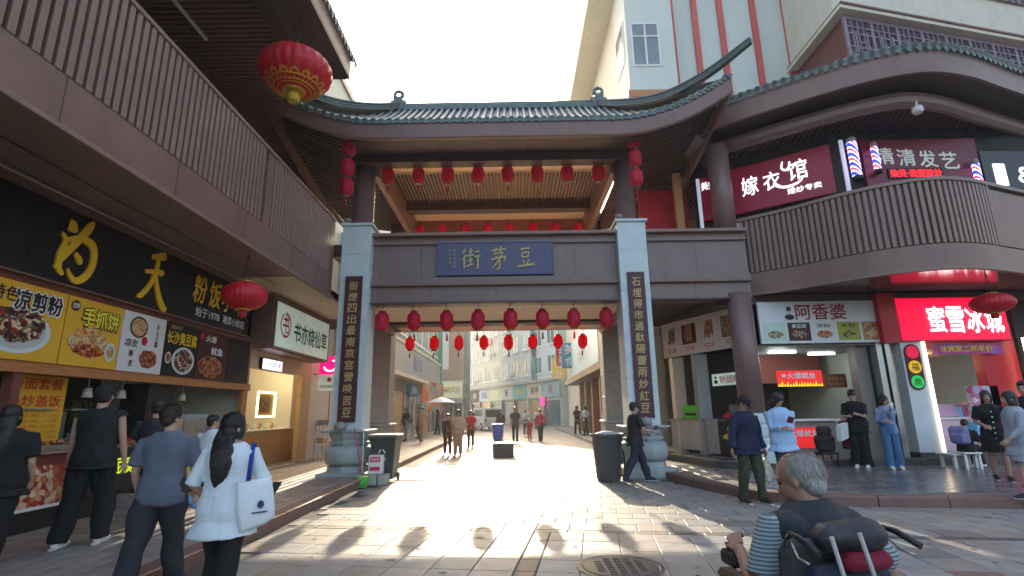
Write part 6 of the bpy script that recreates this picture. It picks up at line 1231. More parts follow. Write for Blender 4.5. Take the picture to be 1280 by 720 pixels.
# ================================================================== PEOPLE
skin_a = mat('skin_light', (0.46, 0.27, 0.19), rough=0.55, var=0.06, vscale=20); skin_b = mat('skin_tan', (0.34, 0.19, 0.13), rough=0.55, var=0.07, vscale=20)
hair_m = mat('black_hair', (0.012, 0.010, 0.010), rough=0.4, var=0.5, vscale=60, stretch=(6, 6, 0.7), bump=0.4, bscale=90); hair_br = mat('dark_brown_hair', (0.035, 0.018, 0.013), rough=0.4, var=0.5, vscale=60, stretch=(6, 6, 0.7), bump=0.4, bscale=90)
hair_gr = mat('grey_hair', (0.20, 0.195, 0.19), rough=0.6, var=0.35, vscale=45, stretch=(4, 4, 0.8), bump=0.35, bscale=110, col2=(0.36, 0.35, 0.34))
eye_m = flat('dark_eye', (30, 22, 20), rough=0.3); lip_m = flat('lip', (150, 75, 70))
def cloth(name, rgb, **k):
    if name in MATS: return MATS[name]
    k.setdefault('var', 0.12); return flat(name, rgb, rough=0.85, bump=0.5, bscale=26, vscale=6, **k)
def remesh(mb, vox, smooth=2, fold=0.0, seed=0, fscale=9.0):
    me = mb.mesh('t', []); o = bpy.data.objects.new('t', me)
    m = o.modifiers.new('r', 'REMESH'); m.mode = 'VOXEL'; m.voxel_size = vox; m.use_smooth_shade = True
    if smooth: s = o.modifiers.new('s', 'SMOOTH'); s.factor = 0.6; s.iterations = smooth
    me2 = evaluate(o)
    if fold > 0 and len(me2.vertices):
        n = len(me2.vertices); V = np.empty(n*3); me2.vertices.foreach_get('co', V); V = V.reshape(-1, 3); Nn = np.empty(n*3); me2.vertices.foreach_get('normal', Nn); Nn = Nn.reshape(-1, 3)
        rg = np.random.RandomState(seed); d = np.zeros(n)
        W_ = V+0.05*np.sin(V[:, [1, 2, 0]]*7+rg.rand(3)*6)
        for _ in range(7):
            k = rg.randn(3)*fscale*np.array([1, 1, 0.55]); p = rg.rand()*6.28; d += np.abs(np.sin(W_@k+p))**1.5-0.4
        V = V+Nn*(d/7*fold*2)[:, None]; me2.vertices.foreach_set('co', V.ravel()); me2.update()
    return me2
def ik(a, b, l1, l2, pole):
    a, b, pole = Vector(a), Vector(b), Vector(pole); d = b-a; L = min(d.length, (l1+l2)*0.999); dn = d.normalized(); b = a+dn*L
    x = (l1*l1-l2*l2+L*L)/(2*L); h = math.sqrt(max(0, l1*l1-x*x)); pp = (pole-dn*pole.dot(dn))
    if pp.length < 1e-4: pp = Vector((0, -1, 0))
    return a+dn*x+pp.normalized()*h, b
def hand_mb(wr, d, palm_n, s, curl, thumb_side):
    """palm and five bent fingers: wr wrist, d hand direction, palm_n direction the palm faces"""
    d = d.normalized(); n = (palm_n-d*palm_n.dot(d)).normalized(); t = d.cross(n)*thumb_side; mb = MB()
    pl = [wr-d*0.01*s, wr+d*0.03*s, wr+d*0.085*s]
    for k in range(4):
        off = (k-1.5)*0.019*s; base = wr+d*(0.02*s)+t*(-off)*0.5; kn = wr+d*(0.088-0.004*abs(k-1.2))*s-t*off
        mb.tube([base, kn], [0.0135*s, 0.011*s], 8)
        l = (0.070, 0.080, 0.075, 0.060)[k]*s; a1 = curl*0.9; p1 = kn+(d*math.cos(a1)+n*math.sin(a1))*l*0.45; a2 = curl*1.9; p2 = p1+(d*math.cos(a2)+n*math.sin(a2))*l*0.32; a3 = curl*2.6; p3 = p2+(d*math.cos(a3)+n*math.sin(a3))*l*0.25
        mb.tube([kn, p1, p2, p3], [0.0105*s, 0.0092*s, 0.0085*s, 0.0065*s], 8)
    mb.tube([wr+t*0.012*s, wr+d*0.03*s+t*0.030*s, wr+d*0.058*s+t*0.046*s+n*0.012*s, wr+d*0.085*s+t*0.046*s+n*0.03*s*(0.4+curl)], [0.013*s, 0.013*s, 0.0105*s, 0.0085*s], 8)
    return mb
def person(label, loc, yaw, H=1.68, vox=0.012, top='tee', topm=None, bottom='trousers', botm=None, hair='short', hairm=None, skin=None, shoem=None,
           hl=None, hr=None, fl=None, fr=None, lean=0.0, head_yaw=0.0, head_pitch=0.0, group=None, w=1.0, curl=0.5, hem=0.0, face=True, capm=None, pelvis=None, knee=(0, 1, 0), sole=None, belly=0, flare=1.0, polel=None, poler=None, cat='person', neck=0.0, strands=0):
    s = H/1.7; skin = skin or skin_a; hairm = hairm or hair_m; t = thing('person', loc, label, cat, group, R(yaw)); local(t)
    Z = lambda z: z*s
    ph = (pelvis or 0.92)*s; Pv = Vector((0, 0, ph)); ML = Matrix.Rotation(-lean, 4, 'X')
    up = lambda x, y, z: Pv+ML @ Vector((x*s*w if abs(x) > .1 else x*s, y*s, z*s))        # torso coordinates above the pelvis
    sh = [up(-0.178, 0, 0.435), up(0.178, 0, 0.435)]; nk = up(0, 0.0, 0.53); hd = up(0, 0.025, 0.0); 
    hc = nk+ML @ Vector((0, 0.02*s, (0.108-neck)*s))
    MH = ML @ Matrix.Rotation(head_yaw, 4, 'Z') @ Matrix.Rotation(-head_pitch, 4, 'X')
    hipj = [Pv+Vector((-0.09*s, 0, 0)), Pv+Vector((0.09*s, 0, 0))]
    fl = Vector(fl or (-0.10, 0.0, 0.0)); fr = Vector(fr or (0.10, 0.02, 0.0))
    legs = []
    for j, f in ((0, fl), (1, fr)):
        ank = Vector((f.x*s, f.y*s, f.z*s+0.085*s)); k, ank = ik(hipj[j], ank, 0.425*s, 0.42*s, knee if not isinstance(knee, dict) else knee[j]); legs.append((hipj[j], k, ank))
    hl = Vector(hl or (-0.25, 0.03, 0.82)); hr = Vector(hr or (0.25, 0.03, 0.82)); arms = []
    for j, h in ((0, hl), (1, hr)):
        pole = (polel if j == 0 else poler) or ((-0.5 if j == 0 else 0.5), -1, -0.3)
        e, wr = ik(sh[j], Vector((h.x*s, h.y*s, h.z*s)), 0.285*s, 0.25*s, pole); arms.append((sh[j], e, wr))
    def torso(mb, o=0.0, z0=-0.10, z1=0.5, belly=belly, fl_=1.0):
        rings = [(-0.12, 0.165, 0.115), (-0.04, 0.172, 0.122), (0.05, 0.158, 0.112), (0.14, 0.142, 0.100), (0.24, 0.150, 0.104), (0.34, 0.166, 0.114), (0.40, 0.166, 0.108), (0.445, 0.148, 0.092), (0.485, 0.105, 0.074), (0.51, 0.072, 0.062), (0.53, 0.058, 0.056)]
        p = []; r = []
        for z, a, b in rings:
            if z < z0-0.03 or z > z1: continue
            g = fl_ if z < 0.15 else 1; p.append(up(0, -0.005+belly*(0.3 if 0 < z < .2 else 0), z)); r.append(((a*w+o)*s*g, (b*(0.5+0.5*w)+o+(belly if 0 <= z < 0.3 else 0))*s*g))
        if z0 < -0.12:
            k = 4
            for i in range(1, k+1):
                z = -0.12+(z0+0.12)*i/k; p.insert(0, up(0, -0.005, z)); r.insert(0, ((0.17*w+o+0.012*i)*s*fl_, (0.12+o+0.012*i)*s*fl_))
        mb.tube(p, r, 20)
    detail = vox < 0.017
    # body: one continuous skin surface
    b = MB(); torso(b, -0.006)
    b.tube([nk+Vector((0, 0, -0.03*s)), nk+ML @ Vector((0, 0.012*s, 0.07*s))], [0.056*s, 0.052*s], 14)
    E_ = lambda c, r_: b.ell(hc+MH @ (Vector(c)*s), Vector(r_)*s, 18, 12, MH)
    E_((0, -0.012, 0.035), (0.076, 0.092, 0.088)); E_((0, 0.022, -0.03), (0.060, 0.068, 0.078)); E_((0, 0.045, -0.075), (0.036, 0.036, 0.034))
    if detail:
        E_((0, 0.094, -0.022), (0.014, 0.018, 0.018)); E_((0, 0.086, 0.0), (0.010, 0.014, 0.028)); E_((-0.078, -0.005, -0.008), (0.010, 0.018, 0.030)); E_((0.078, -0.005, -0.008), (0.010, 0.018, 0.030)); E_((0, 0.080, 0.028), (0.045, 0.014, 0.012)); E_((0, 0.082, -0.055), (0.022, 0.012, 0.012))
    for (a, k, c) in arms: b.tube([a, a.lerp(k, .4), k, k.lerp(c, .3), c], [0.046*s, 0.043*s, 0.035*s, 0.036*s, 0.024*s], 12)
    for (a, k, c) in legs: b.tube([a, a.lerp(k, .4), k, k.lerp(c, .35), c, c-Vector((0, 0, 0.04*s))], [0.082*s, 0.075*s, 0.052*s, 0.054*s, 0.035*s, 0.034*s], 12)
    for j, (a, k, c) in enumerate(arms):
        d = (c-k).normalized(); 
        if not detail: b.tube([c, c+d*0.06*s, c+d*0.15*s], [(0.026*s, 0.02*s), (0.038*s, 0.02*s), (0.02*s, 0.014*s)], 8)
    me = remesh(b, vox*(0.8 if detail else 1), 2)
    if detail:
        h = MB()
        for j, (a, k, c) in enumerate(arms):
            d = (c-k).normalized(); inward = Vector(((1 if j == 0 else -1), 0.15, 0)); 
            if abs(d.z) < 0.6: inward = Vector(((0.6 if j == 0 else -0.6), 0, -0.8))
            q = hand_mb(c-d*0.012*s, d, inward, s*1.0, curl, 1 if j == 0 else -1); h.add(q.v, q.f, True)
        hm = remesh(h, 0.0045*s if vox < 0.0135 else 0.007*s, 1)
        bm = bmesh.new(); bm.from_mesh(me); bm.from_mesh(hm)
        for f in bm.faces: f.smooth = True
        bm.to_mesh(me); bm.free()
    me.materials.clear(); me.materials.append(skin); me.name = 'body'; body = put('body', me, t)
    if face and detail:
        for x in (-0.031, 0.031):
            e = MB(); e.ell(hc+MH @ (Vector((x, 0.080, 0.006))*s), Vector((0.013, 0.006, 0.006))*s, 10, 6, MH); e.build('eye', eye_m, body)
            e = MB(); e.ell(hc+MH @ (Vector((x, 0.087, 0.027))*s), Vector((0.018, 0.006, 0.004))*s, 10, 6, MH); e.build('eyebrow', hairm, body)
        e = MB(); e.ell(hc+MH @ (Vector((0, 0.092, -0.055))*s), Vector((0.020, 0.006, 0.006))*s, 10, 6, MH); e.build('lips', lip_m, body)
    # clothes ------------------------------------------------------------------
    sd = int(abs(loc[0]*97+loc[1]*31)) % 9999
    cv = vox*1.0; fold = 0.028*s if detail else 0.004
    if bottom in ('trousers', 'wide', 'jeans', 'shorts'):
        c = MB(); wd = {'wide': 1.35, 'jeans': 1.02, 'trousers': 1.12, 'shorts': 1.2}[bottom]
        c.tube([up(0, 0, 0.13), up(0, 0, 0.04), up(0, 0, -0.05), Pv+Vector((0, 0, -0.13*s))], [((0.155*w)*s, 0.115*s), (0.172*w*s, 0.128*s), (0.180*w*s, 0.132*s), (0.165*w*s, 0.115*s)], 20)
        for j, (a, k, e) in enumerate(legs):
            if bottom == 'shorts': pa = [a, a.lerp(k, .5), a.lerp(k, .85)]; ra = [0.098*s, 0.1*s*wd, 0.095*s*wd]
            else:
                en = e+Vector((0, 0, -0.02*s)); pa = [a, a.lerp(k, .5), k, k.lerp(e, .5), en]; ra = [0.097*s*(0.5+0.5*wd), 0.083*s*wd, 0.066*s*wd, 0.062*s*wd*flare**.5, 0.057*s*wd*flare]
            c.tube(pa, ra, 14)
        me = remesh(c, cv, 2, fold, sd, 10); me.materials.append(botm); put(bottom if bottom in ('shorts', 'jeans') else 'trousers', me, t)
    if bottom == 'skirt':
        c = MB(); c.tube([up(0, 0, 0.14), up(0, 0, 0.02), up(0, 0, -0.12), Pv+Vector((0, 0, -0.38*s))], [(0.15*s, 0.11*s), (0.175*s, 0.13*s), (0.20*s, 0.155*s), (0.235*s, 0.19*s)], 24)
        me = remesh(c, cv, 2, fold, sd, 12); me.materials.append(botm); put('skirt', me, t)
    slv = {'tee': 0.78, 'vest': 0.0, 'long': 1.9, 'shirt': 1.85, 'sleeveless': 0.04, 'half': 1.0}[top]
    c = MB(); o = (0.018 if top != 'long' else 0.026)+(0.012 if hem > 0.03 else 0); torso(c, o, -0.10-hem, 0.515, fl_=1.0+hem*0.5)
    for (a, k, e) in arms:
        if slv > 0:
            r0 = 0.062*s if top not in ('long', 'shirt') else 0.066*s
            if slv <= 1: pts = [a.lerp(up(0, 0, 0.40), 0.35), a, a.lerp(k, slv)]; rad = [0.06*s, r0, (0.060+0.008*(slv < .9))*s]
            else: pts = [a, a.lerp(k, .5), k, k.lerp(e, slv-1)]; rad = [r0, 0.058*s, 0.052*s, 0.045*s]
            c.tube(pts, rad, 12)
    me = remesh(c, cv, 2, fold*(0.8 if top != 'long' else 1.1), sd+1, 9); me.materials.append(topm); put({'tee': 'tshirt', 'vest': 'vest', 'long': 'jacket', 'shirt': 'shirt', 'sleeveless': 'vest', 'half': 'tshirt'}[top], me, t)
    # shoes
    for j, (a, k, e) in enumerate(legs):
        fd = (k-e); fd.z = 0
        fd = Vector((0, 1, 0)) if fd.length < 0.15 else fd.normalized(); fd = (fd*0.25+Vector((0, 1, 0))).normalized(); ft = [fl, fr][j]
        lift = ft.z; base = Vector((e.x, e.y, e.z-0.085*s)); 
        if not detail: m_ = MB().tube([base-fd*0.06*s+Vector((0, 0, .045*s)), base+fd*0.08*s+Vector((0, 0, .04*s)), base+fd*0.17*s+Vector((0, 0, .028*s))], [(0.04*s, 0.042*s), (0.045*s, 0.036*s), (0.035*s, 0.022*s)], 8).build('shoe', shoem or white_p, t); continue
        q = MB(); pit = Vector((0, 0, -0.35 if lift > 0.05 else 0))
        f2 = (fd+pit).normalized(); q.tube([base-fd*0.065*s+Vector((0, 0, .05*s)), base+Vector((0, 0, .058*s)), base+f2*0.09*s+Vector((0, 0, .045*s)), base+f2*0.185*s+Vector((0, 0, .032*s))], [(0.034*s, 0.044*s), (0.040*s, 0.056*s), (0.047*s, 0.042*s), (0.034*s, 0.024*s)], 14)
        me = remesh(q, 0.009, 2); me.materials.append(shoem or white_p); so = put('shoe', me, t)
        z_ = MB(); z_.tube([base-fd*0.09*s+Vector((0, 0, .012*s)), base+f2*0.08*s+Vector((0, 0, .012*s)), base+f2*0.20*s+Vector((0, 0, .012*s))], [(0.035*s, 0.013*s), (0.045*s, 0.013*s), (0.03*s, 0.013*s)], 12); z_.build('sole', sole or off_w, so)
    # hair / hats
    q = MB(); e_ = lambda c, r_: q.ell(hc+MH @ (Vector(c)*s), Vector(r_)*s, 20, 12, MH)
    if hair == 'short': e_((0, -0.022, 0.050), (0.087, 0.100, 0.090)); e_((0, -0.052, -0.005), (0.076, 0.058, 0.068)); e_((0, 0.03, 0.085), (0.070, 0.060, 0.045))
    if hair == 'bald_grey': e_((0, -0.034, 0.030), (0.086, 0.086, 0.088)); e_((0, -0.055, -0.025), (0.074, 0.050, 0.060))
    if hair in ('long', 'bob', 'bun', 'ponytail'):
        e_((0, -0.018, 0.048), (0.091, 0.106, 0.094)); e_((0, -0.045, -0.03), (0.086, 0.070, 0.095)); e_((-0.066, 0.02, -0.015), (0.022, 0.045, 0.085)); e_((0.066, 0.02, -0.015), (0.022, 0.045, 0.085))
        if hair == 'long':
            pts = [hc+MH @ (Vector((0, -0.05, 0.0))*s), hc+MH @ (Vector((0, -0.085, -0.10))*s), up(-0.01, -0.135, 0.44), up(-0.015, -0.145, 0.33), up(-0.02, -0.140, 0.22), up(-0.03, -0.135, 0.14)]
            q.tube(pts, [(0.085*s, 0.055*s), (0.092*s, 0.045*s), (0.098*s, 0.035*s), (0.085*s, 0.028*s), (0.060*s, 0.022*s), (0.015*s, 0.010*s)], 18)
            for dx in (-0.055, 0.03, 0.06): q.tube([hc+MH @ (Vector((dx, -0.06, -0.08))*s), up(dx*1.2, -0.15, 0.36), up(dx*1.1-.01, -0.15, 0.17+abs(dx))], [0.03*s, 0.022*s, 0.006*s], 8)
        if hair == 'bob': e_((0, -0.045, -0.085), (0.092, 0.068, 0.085))
        if hair == 'bun': e_((0, -0.08, 0.11), (0.045, 0.045, 0.045))
        if hair == 'ponytail': q.tube([hc+MH @ (Vector((0, -0.1, 0.06))*s), hc+MH @ (Vector((0, -0.17, 0.0))*s), hc+MH @ (Vector((0, -0.15, -0.15))*s)], [0.03*s, 0.035*s, 0.01*s], 10)
    if hair != 'none':
        if hair == 'cap': e_((0, -0.028, 0.020), (0.083, 0.090, 0.078)); e_((0, -0.05, -0.02), (0.077, 0.056, 0.052))
        if strands:
            hs_ = MB(); rr_ = random.Random(5); back = MH @ Vector((0, -1, 0)); dn = Vector((0, 0, -1))
            for _ in range(strands):
                th = rr_.uniform(0, 6.283); ph_ = rr_.uniform(-0.5, 1.45); nrm = Vector((math.cos(th)*math.cos(ph_), math.sin(th)*math.cos(ph_), math.sin(ph_)))
                if hair == 'bald_grey':
                    if nrm.y > 0.35 and nrm.z < 0.75: continue
                    p0 = Vector((nrm.x*0.084, nrm.y*0.088-0.033, nrm.z*0.090+0.028))
                    if nrm.z < -0.1 and nrm.y > -0.2: continue
                else:
                    if nrm.y > 0.55 and nrm.z < 0.6: continue
                    p0 = Vector((nrm.x*0.089, nrm.y*0.103-0.02, nrm.z*0.092+0.05))
                n3 = MH @ nrm; base_ = hc+(MH @ p0)*s; flow = (dn*(1-abs(nrm.z)*0.6)+back*0.7*abs(nrm.z)+(MH @ Vector((nrm.x, 0, 0)))*0.5*max(0, nrm.z)); flow = (flow-n3*flow.dot(n3)).normalized()
                flow = (flow+Vector((rr_.gauss(0, .22), rr_.gauss(0, .22), rr_.gauss(0, .15)))).normalized(); l_ = rr_.uniform(0.018, 0.038)*s; sd_ = flow.cross(n3).normalized()*0.0011
                a_ = base_; b_ = base_+flow*l_*0.5+n3*rr_.uniform(0.002, 0.006); c_ = base_+flow*l_+n3*rr_.uniform(-0.001, 0.007)
                hs_.add([a_-sd_, a_+sd_, b_+sd_, b_-sd_, c_], [(0, 1, 2, 3), (3, 2, 4)], True)
            hs_.build('hair_strands', hairm, t, kind='stuff')
        me = remesh(q, min(vox, 0.009) if detail else vox*.8, 1, 0.004*s if detail else 0.002, sd+3, 30); me.materials.append(hairm); put('hair', me, t)
    if capm:
        k_ = MB(); pr = [(0.0, 0.105), (0.045, 0.100), (0.078, 0.075), (0.093, 0.035), (0.095, 0.0), (0.0, 0.0)]
        n = 24; vs = []
        for r_, z in pr[:-1]:
            for i in range(n): a = 2*math.pi*i/n; vs.append(hc+MH @ (Vector((math.cos(a)*r_, -0.012+math.sin(a)*r_*1.13, 0.030+z))*s))
        k_.add(vs, [(i*n+j, i*n+(j+1) % n, (i+1)*n+(j+1) % n, (i+1)*n+j) for i in range(len(pr)-2) for j in range(n)], True)
        cp = k_.build('cap', capm, t); br = MB(); pts = [Vector((0.07*math.cos(a), 0.078+0.075*math.sin(a), 0.030-0.012*math.sin(a))) for a in [math.pi*i/10 for i in range(11)]]
        tp = [hc+MH @ (p*s) for p in pts]; bt = [p+MH @ Vector((0, 0, -0.006*s)) for p in tp]; n = 11
        br.add(tp+bt, [tuple(range(n)), tuple(range(2*n-1, n-1, -1))]+[(i, n+i, n+(i+1) % n, (i+1) % n) for i in range(n)], True); br.build('brim', capm, cp)
    T = dict(t=t, arms=arms, legs=legs, hc=hc, MH=MH, up=up, s=s, W=Matrix.Translation(loc) @ Matrix.Rotation(R(yaw), 4, 'Z'), sh=sh)
    return T
def held(name, T, mb_fn, mats, label, cat, group=None):
    """a carried thing: modelled in the carrier's coordinates, stands on its own at top level"""
    mb = MB(); mb_fn(mb); W_ = T['W']; mb.v = [tuple(W_ @ Vector(v)) for v in mb.v]; return mb.build(name, mats, None, label=label, cat=cat, group=group)
blk = cloth('black_cloth', (20, 20, 22)); blk2 = cloth('soft_black_cloth', (30, 30, 33)); gry = cloth('slate_grey_tee_cloth', (92, 98, 112)); char = cloth('charcoal_cloth', (42, 44, 50)); whc = cloth('white_cotton', (205, 215, 220), var=0.05)
navy = cloth('navy_jacket_cloth', (28, 36, 62)); olive = cloth('camouflage_cloth', (52, 58, 44), var=0.5); lblue = cloth('pale_blue_shirt_cloth', (160, 190, 225), var=0.05); denim = cloth('blue_denim', (70, 110, 150)); jeans_d = cloth('dark_denim', (38, 44, 58)); stripe_b = cloth('blue_white_knit', (130, 145, 175), var=0.4)
mag = cloth('magenta_cloth', (190, 30, 90)); redc = cloth('red_cloth', (190, 30, 40)); tan_c = cloth('tan_cloth', (175, 150, 125)); br_c = cloth('brown_cloth', (70, 50, 40)); beige = cloth('beige_cloth', (200, 180, 160)); grc = cloth('light_grey_knit', (150, 158, 170))
shoe_b = flat('black_shoe', (25, 25, 27), rough=0.5)
# ---- left foreground
person('woman in black with long dark hair at the left picture edge, walking away', (-4.9, 5.2, 0.15), 20, 1.50, 0.011, 'tee', blk, 'wide', blk, 'long', hl=(-0.28, 0.1, 0.8), hr=(0.24, 0.12, 0.86), fl=(-0.1, 0.12, 0), fr=(0.12, -0.18, 0.0), hem=0.08, w=1.25)
T = person('man in black sleeveless top, cap and wide trousers at the left counter', (-4.76, 6.15, 0.15), 12, 1.74, 0.011, 'sleeveless', blk2, 'wide', blk, 'cap', capm=blk2, skin=skin_a, hl=(-0.30, 0.12, 0.78), hr=(0.27, 0.10, 0.80), fl=(-0.16, -0.10, 0), fr=(0.14, 0.08, 0), w=1.15, head_yaw=R(8), hem=0.03, belly=0.01, flare=1.1)
T = person('woman in a slate grey tee and charcoal trousers holding a light blue water bottle', (-3.15, 4.92, 0.0), 8, 1.62, 0.010, 'tee', gry, 'wide', char, 'short', strands=2200, hairm=hair_br, skin=skin_a, hl=(-0.24, 0.1, 0.85), hr=(0.26, 0.14, 0.80), fl=(-0.14, -0.22, 0.0), fr=(0.10, 0.22, 0), w=1.13, head_yaw=R(-30), shoem=shoe_b, curl=0.75)
a, k, c = T['arms'][1]; hb = c+Vector((0.0, 0.03, -0.09))
def bott(mb):
    d = Vector((0.5, 0.3, -0.4)).normalized(); mb.tube([hb-d*0.14, hb+d*0.12], 0.036, 16); mb.tube([hb+d*0.12, hb+d*0.135, hb+d*0.15], [0.030, 0.024, 0.024], 14)
held('water_bottle', T, bott, mat('blue_tumbler', (0.22, 0.36, 0.75), rough=0.3), 'light blue tumbler held in the right hand of the woman in grey', 'bottle')
T = person('woman in long white tee with long black hair, walking away with a tote', (-2.27, 4.35, 0.0), 0, 1.53, 0.009, 'half', whc, 'trousers', blk, 'long', strands=1500, hl=(-0.22, 0.14, 0.95), hr=(0.25, 0.26, 0.98), fl=(-0.12, 0.18, 0), fr=(0.12, -0.16, 0.0), head_yaw=R(-35), hem=0.14, w=1.08, shoem=shoe_b, poler=(0.6, -0.6, -0.6))
s = T['s']; shp = T['sh'][1]
def tote(mb):
    c0 = Vector((0.24*s, -0.02, 0.96*s)); pts = [(-0.16, 0.17), (0.13, 0.19), (0.17, 0.05), (0.20, -0.16), (0.12, -0.22), (-0.10, -0.27), (-0.15, -0.05)]
    n = len(pts); dv_ = Vector((0.75, 0.65, 0)).normalized(); nv = Vector((dv_.y, -dv_.x, 0))
    for (o1, sc) in ((0.05, 1),):
        rings = []
        for o, q in ((-0.045, 0.70), (-0.034, 0.80), (0.0, 0.86), (0.034, 0.80), (0.045, 0.70)): rings.append([c0+nv*(0.03+o)+(dv_*p[0]+Vector((0, 0, p[1])))*q for p in pts])
        vs = [v for g in rings for v in g]; mb.add(vs, [(i*n+j, i*n+(j+1) % n, (i+1)*n+(j+1) % n, (i+1)*n+j) for i in range(4) for j in range(n)]+[tuple(range(n-1, -1, -1)), tuple(range(4*n, 5*n))], True)
T_tote = thing('tote_bag', T['W'] @ Vector((0.25, -0.03, 0.9)), 'white cloth tote bag with small dark print on a woman shoulder', 'bag'); 
mb = MB(); tote(mb); mb.v = [tuple(T['W'] @ Vector(v)) for v in mb.v]; mb.build('bag_body', cloth('tote_canvas', (215, 222, 225), var=0.04), T_tote)
strp = MB(); c0 = Vector((0.24*s, -0.02, 0.95*s)); 
strp.tube([c0+Vector((0.0, -0.10, 0.16)), shp+Vector((0.03, -0.08, -0.08)), shp+Vector((0.01, -0.02, 0.065)), shp+Vector((0.02, 0.08, -0.06)), c0+Vector((0.08, 0.06, 0.17))], [(0.018, 0.006)]*5, 8); strp.v = [tuple(T['W'] @ Vector(v)) for v in strp.v]; strp.build('blue_strap', cloth('royal_blue_strap', (25, 60, 150)), T_tote)
Sg = Sign(T['W'] @ (c0+Vector((-0.02, -0.10, -0.12))), (0.75, 0.65, 0)); mb = MB(); Sg.disc(mb, 0.12, 0.10, 0.022, 0.028, 0.012, 0.03); Sg.box(mb, 0.06, 0.17, 0.04, 0.047, 0.012, 0.03); mb.build('dark_print', flat('navy_ink', (35, 55, 110)), T_tote)
a, k, c = T['arms'][1]
held('phone', T, lambda mb: mb.obox(c+(c-k).normalized()*0.06+Vector((-0.03, 0.0, 0.0)), (0.07, 0.0, 0.0), (0, 0.13, 0.08), (0, -0.005, 0.009)), black_m, 'dark phone in the hand of the woman with the tote bag', 'phone')
T = person('small person in white tee and dark trousers ahead of the tote woman', (-4.35, 7.75, 0.15), 5, 1.38, 0.013, 'tee', whc, 'trousers', blk, 'short', head_yaw=R(-50), fl=(-0.1, 0.12, 0), fr=(0.1, -0.12, 0), w=0.95)
T = person('customer in dark grey top leaning at the left counter', (-4.92, 7.35, 0.15), 30, 1.6, 0.013, 'tee', char, 'trousers', blk2, 'short', hairm=hair_m, hl=(-0.2, 0.3, 1.0), hr=(0.26, 0.1, 0.8), w=1.0)
bg1 = held('carrier_bag', T, lambda mb: mb.ell(Vector((0.32, 0.02, 0.56)), (0.13, 0.09, 0.18), 14, 10), mat('purple_plastic', (0.40, 0.02, 0.30), rough=0.3, var=0.3, vscale=12), 'shiny magenta plastic carrier bag beside the small person in white', 'bag')
held('carrier_bag', T, lambda mb: mb.ell(Vector((0.42, 0.16, 0.62)), (0.11, 0.08, 0.22), 14, 10), food_mat('red_yellow_bag', (0.6, 0.05, 0.03), (0.7, 0.35, 0.05), (0.7, 0.6, 0.1), 8), 'red and yellow shopping bag behind the magenta carrier bag', 'bag')
held('handbag', T, lambda mb: mb.obox((-0.22, -0.62, 0.1), (0.22, 0, 0), (0, 0.12, 0), (-0.03, 0, 0.34)), mat('checked_handbag', (0.16, 0.14, 0.12), rough=0.6, var=0.5, vscale=30), 'beige checked handbag near the knee of the woman in grey', 'bag')
T = person('food vendor wearing a face mask and dark cap behind the far left counter', (-7.15, 6.55, 0.15), -120, 1.62, 0.014, 'tee', cloth('dusty_pink_cloth', (170, 140, 145)), 'trousers', blk, 'cap', capm=blk2, hl=(-0.2, 0.3, 1.05), hr=(0.2, 0.3, 1.05))
def mask(T, m, par=None):
    mb = MB(); mb.ell(T['hc']+T['MH'] @ (Vector((0, 0.052, -0.045))*T['s']), Vector((0.058, 0.052, 0.040))*T['s'], 14, 8, T['MH']); mb.build('face_mask', m, T['t'])
mask(T, flat('mask_white', (200, 210, 215)))
for k, (x, y, hm) in enumerate(((-8.3, 13.6, 'tea shop worker in a cap behind the warm lit counter'), (-8.4, 14.7, 'masked tea shop worker farther along the warm lit counter'))):
    T = person(hm, (x, y, 0.19), -75, 1.62, 0.018, 'tee', whc if k else tan_c, 'trousers', blk, 'short', hl=(-0.2, 0.28, 1.0), hr=(0.2, 0.28, 1.0), capm=whc if not k else None)
# ---- right side
T = person('man in black tee and cap striding right beside the round grey bin', (2.58, 11.55, 0.0), -80, 1.68, 0.012, 'tee', blk2, 'trousers', jeans_d, 'cap', capm=cloth('dark_green_cap', (50, 60, 50)), hl=(-0.16, 0.30, 1.02), hr=(0.18, 0.34, 1.06), fl=(-0.06, 0.27, 0), fr=(0.08, -0.30, 0.05), hem=0.05, shoem=shoe_b, head_pitch=0.15, w=0.95)
mask(T, flat('mask_grey', (160, 165, 170)))
held('phone', T, lambda mb: mb.obox((-0.05, 0.44, 1.08), (0.16, 0.0, 0.0), (0, 0.06, 0.07), (0, -0.006, 0.006)), black_m, 'phone held out by the man striding past the right pedestal', 'phone')
T = person('man in navy jacket, camouflage trousers and flat cap looking down on the right', (3.86, 9.05, 0.0), -165, 1.72, 0.011, 'long', navy, 'trousers', olive, 'cap', capm=blk2, hr=(0.36, 0.10, 0.80), hl=(-0.26, 0.10, 0.82), fl=(-0.13, 0.10, 0), fr=(0.14, -0.04, 0), head_pitch=0.65, head_yaw=R(30), lean=0.05, w=1.05, hem=0.05, shoem=flat('dark_boot', (40, 42, 36)), sole=off_w, skin=skin_b)
held('plastic_bag', T, lambda mb: mb.tube([(-0.28, 0.08, 0.72), (-0.28, 0.08, 0.62), (-0.29, 0.08, 0.48), (-0.29, 0.08, 0.36), (-0.28, 0.08, 0.30)], [0.012, (0.06, 0.05), (0.10, 0.08), (0.09, 0.07), 0.02], 14), mat('thin_white_plastic', (0.55, 0.57, 0.52), rough=0.3, var=0.3, vscale=25, transl=0.3, bump=0.5, bscale=30), 'knotted white plastic bag carried by the man in the navy jacket', 'bag')
T = person('woman in a pale blue shirt reading her phone in front of the round column', (4.42, 8.95, 0.15), 175, 1.60, 0.011, 'shirt', lblue, 'trousers', jeans_d, 'long', hl=(-0.05, 0.27, 1.10), hr=(0.06, 0.27, 1.10), head_pitch=0.55, head_yaw=R(20), hem=0.12, w=1.05)
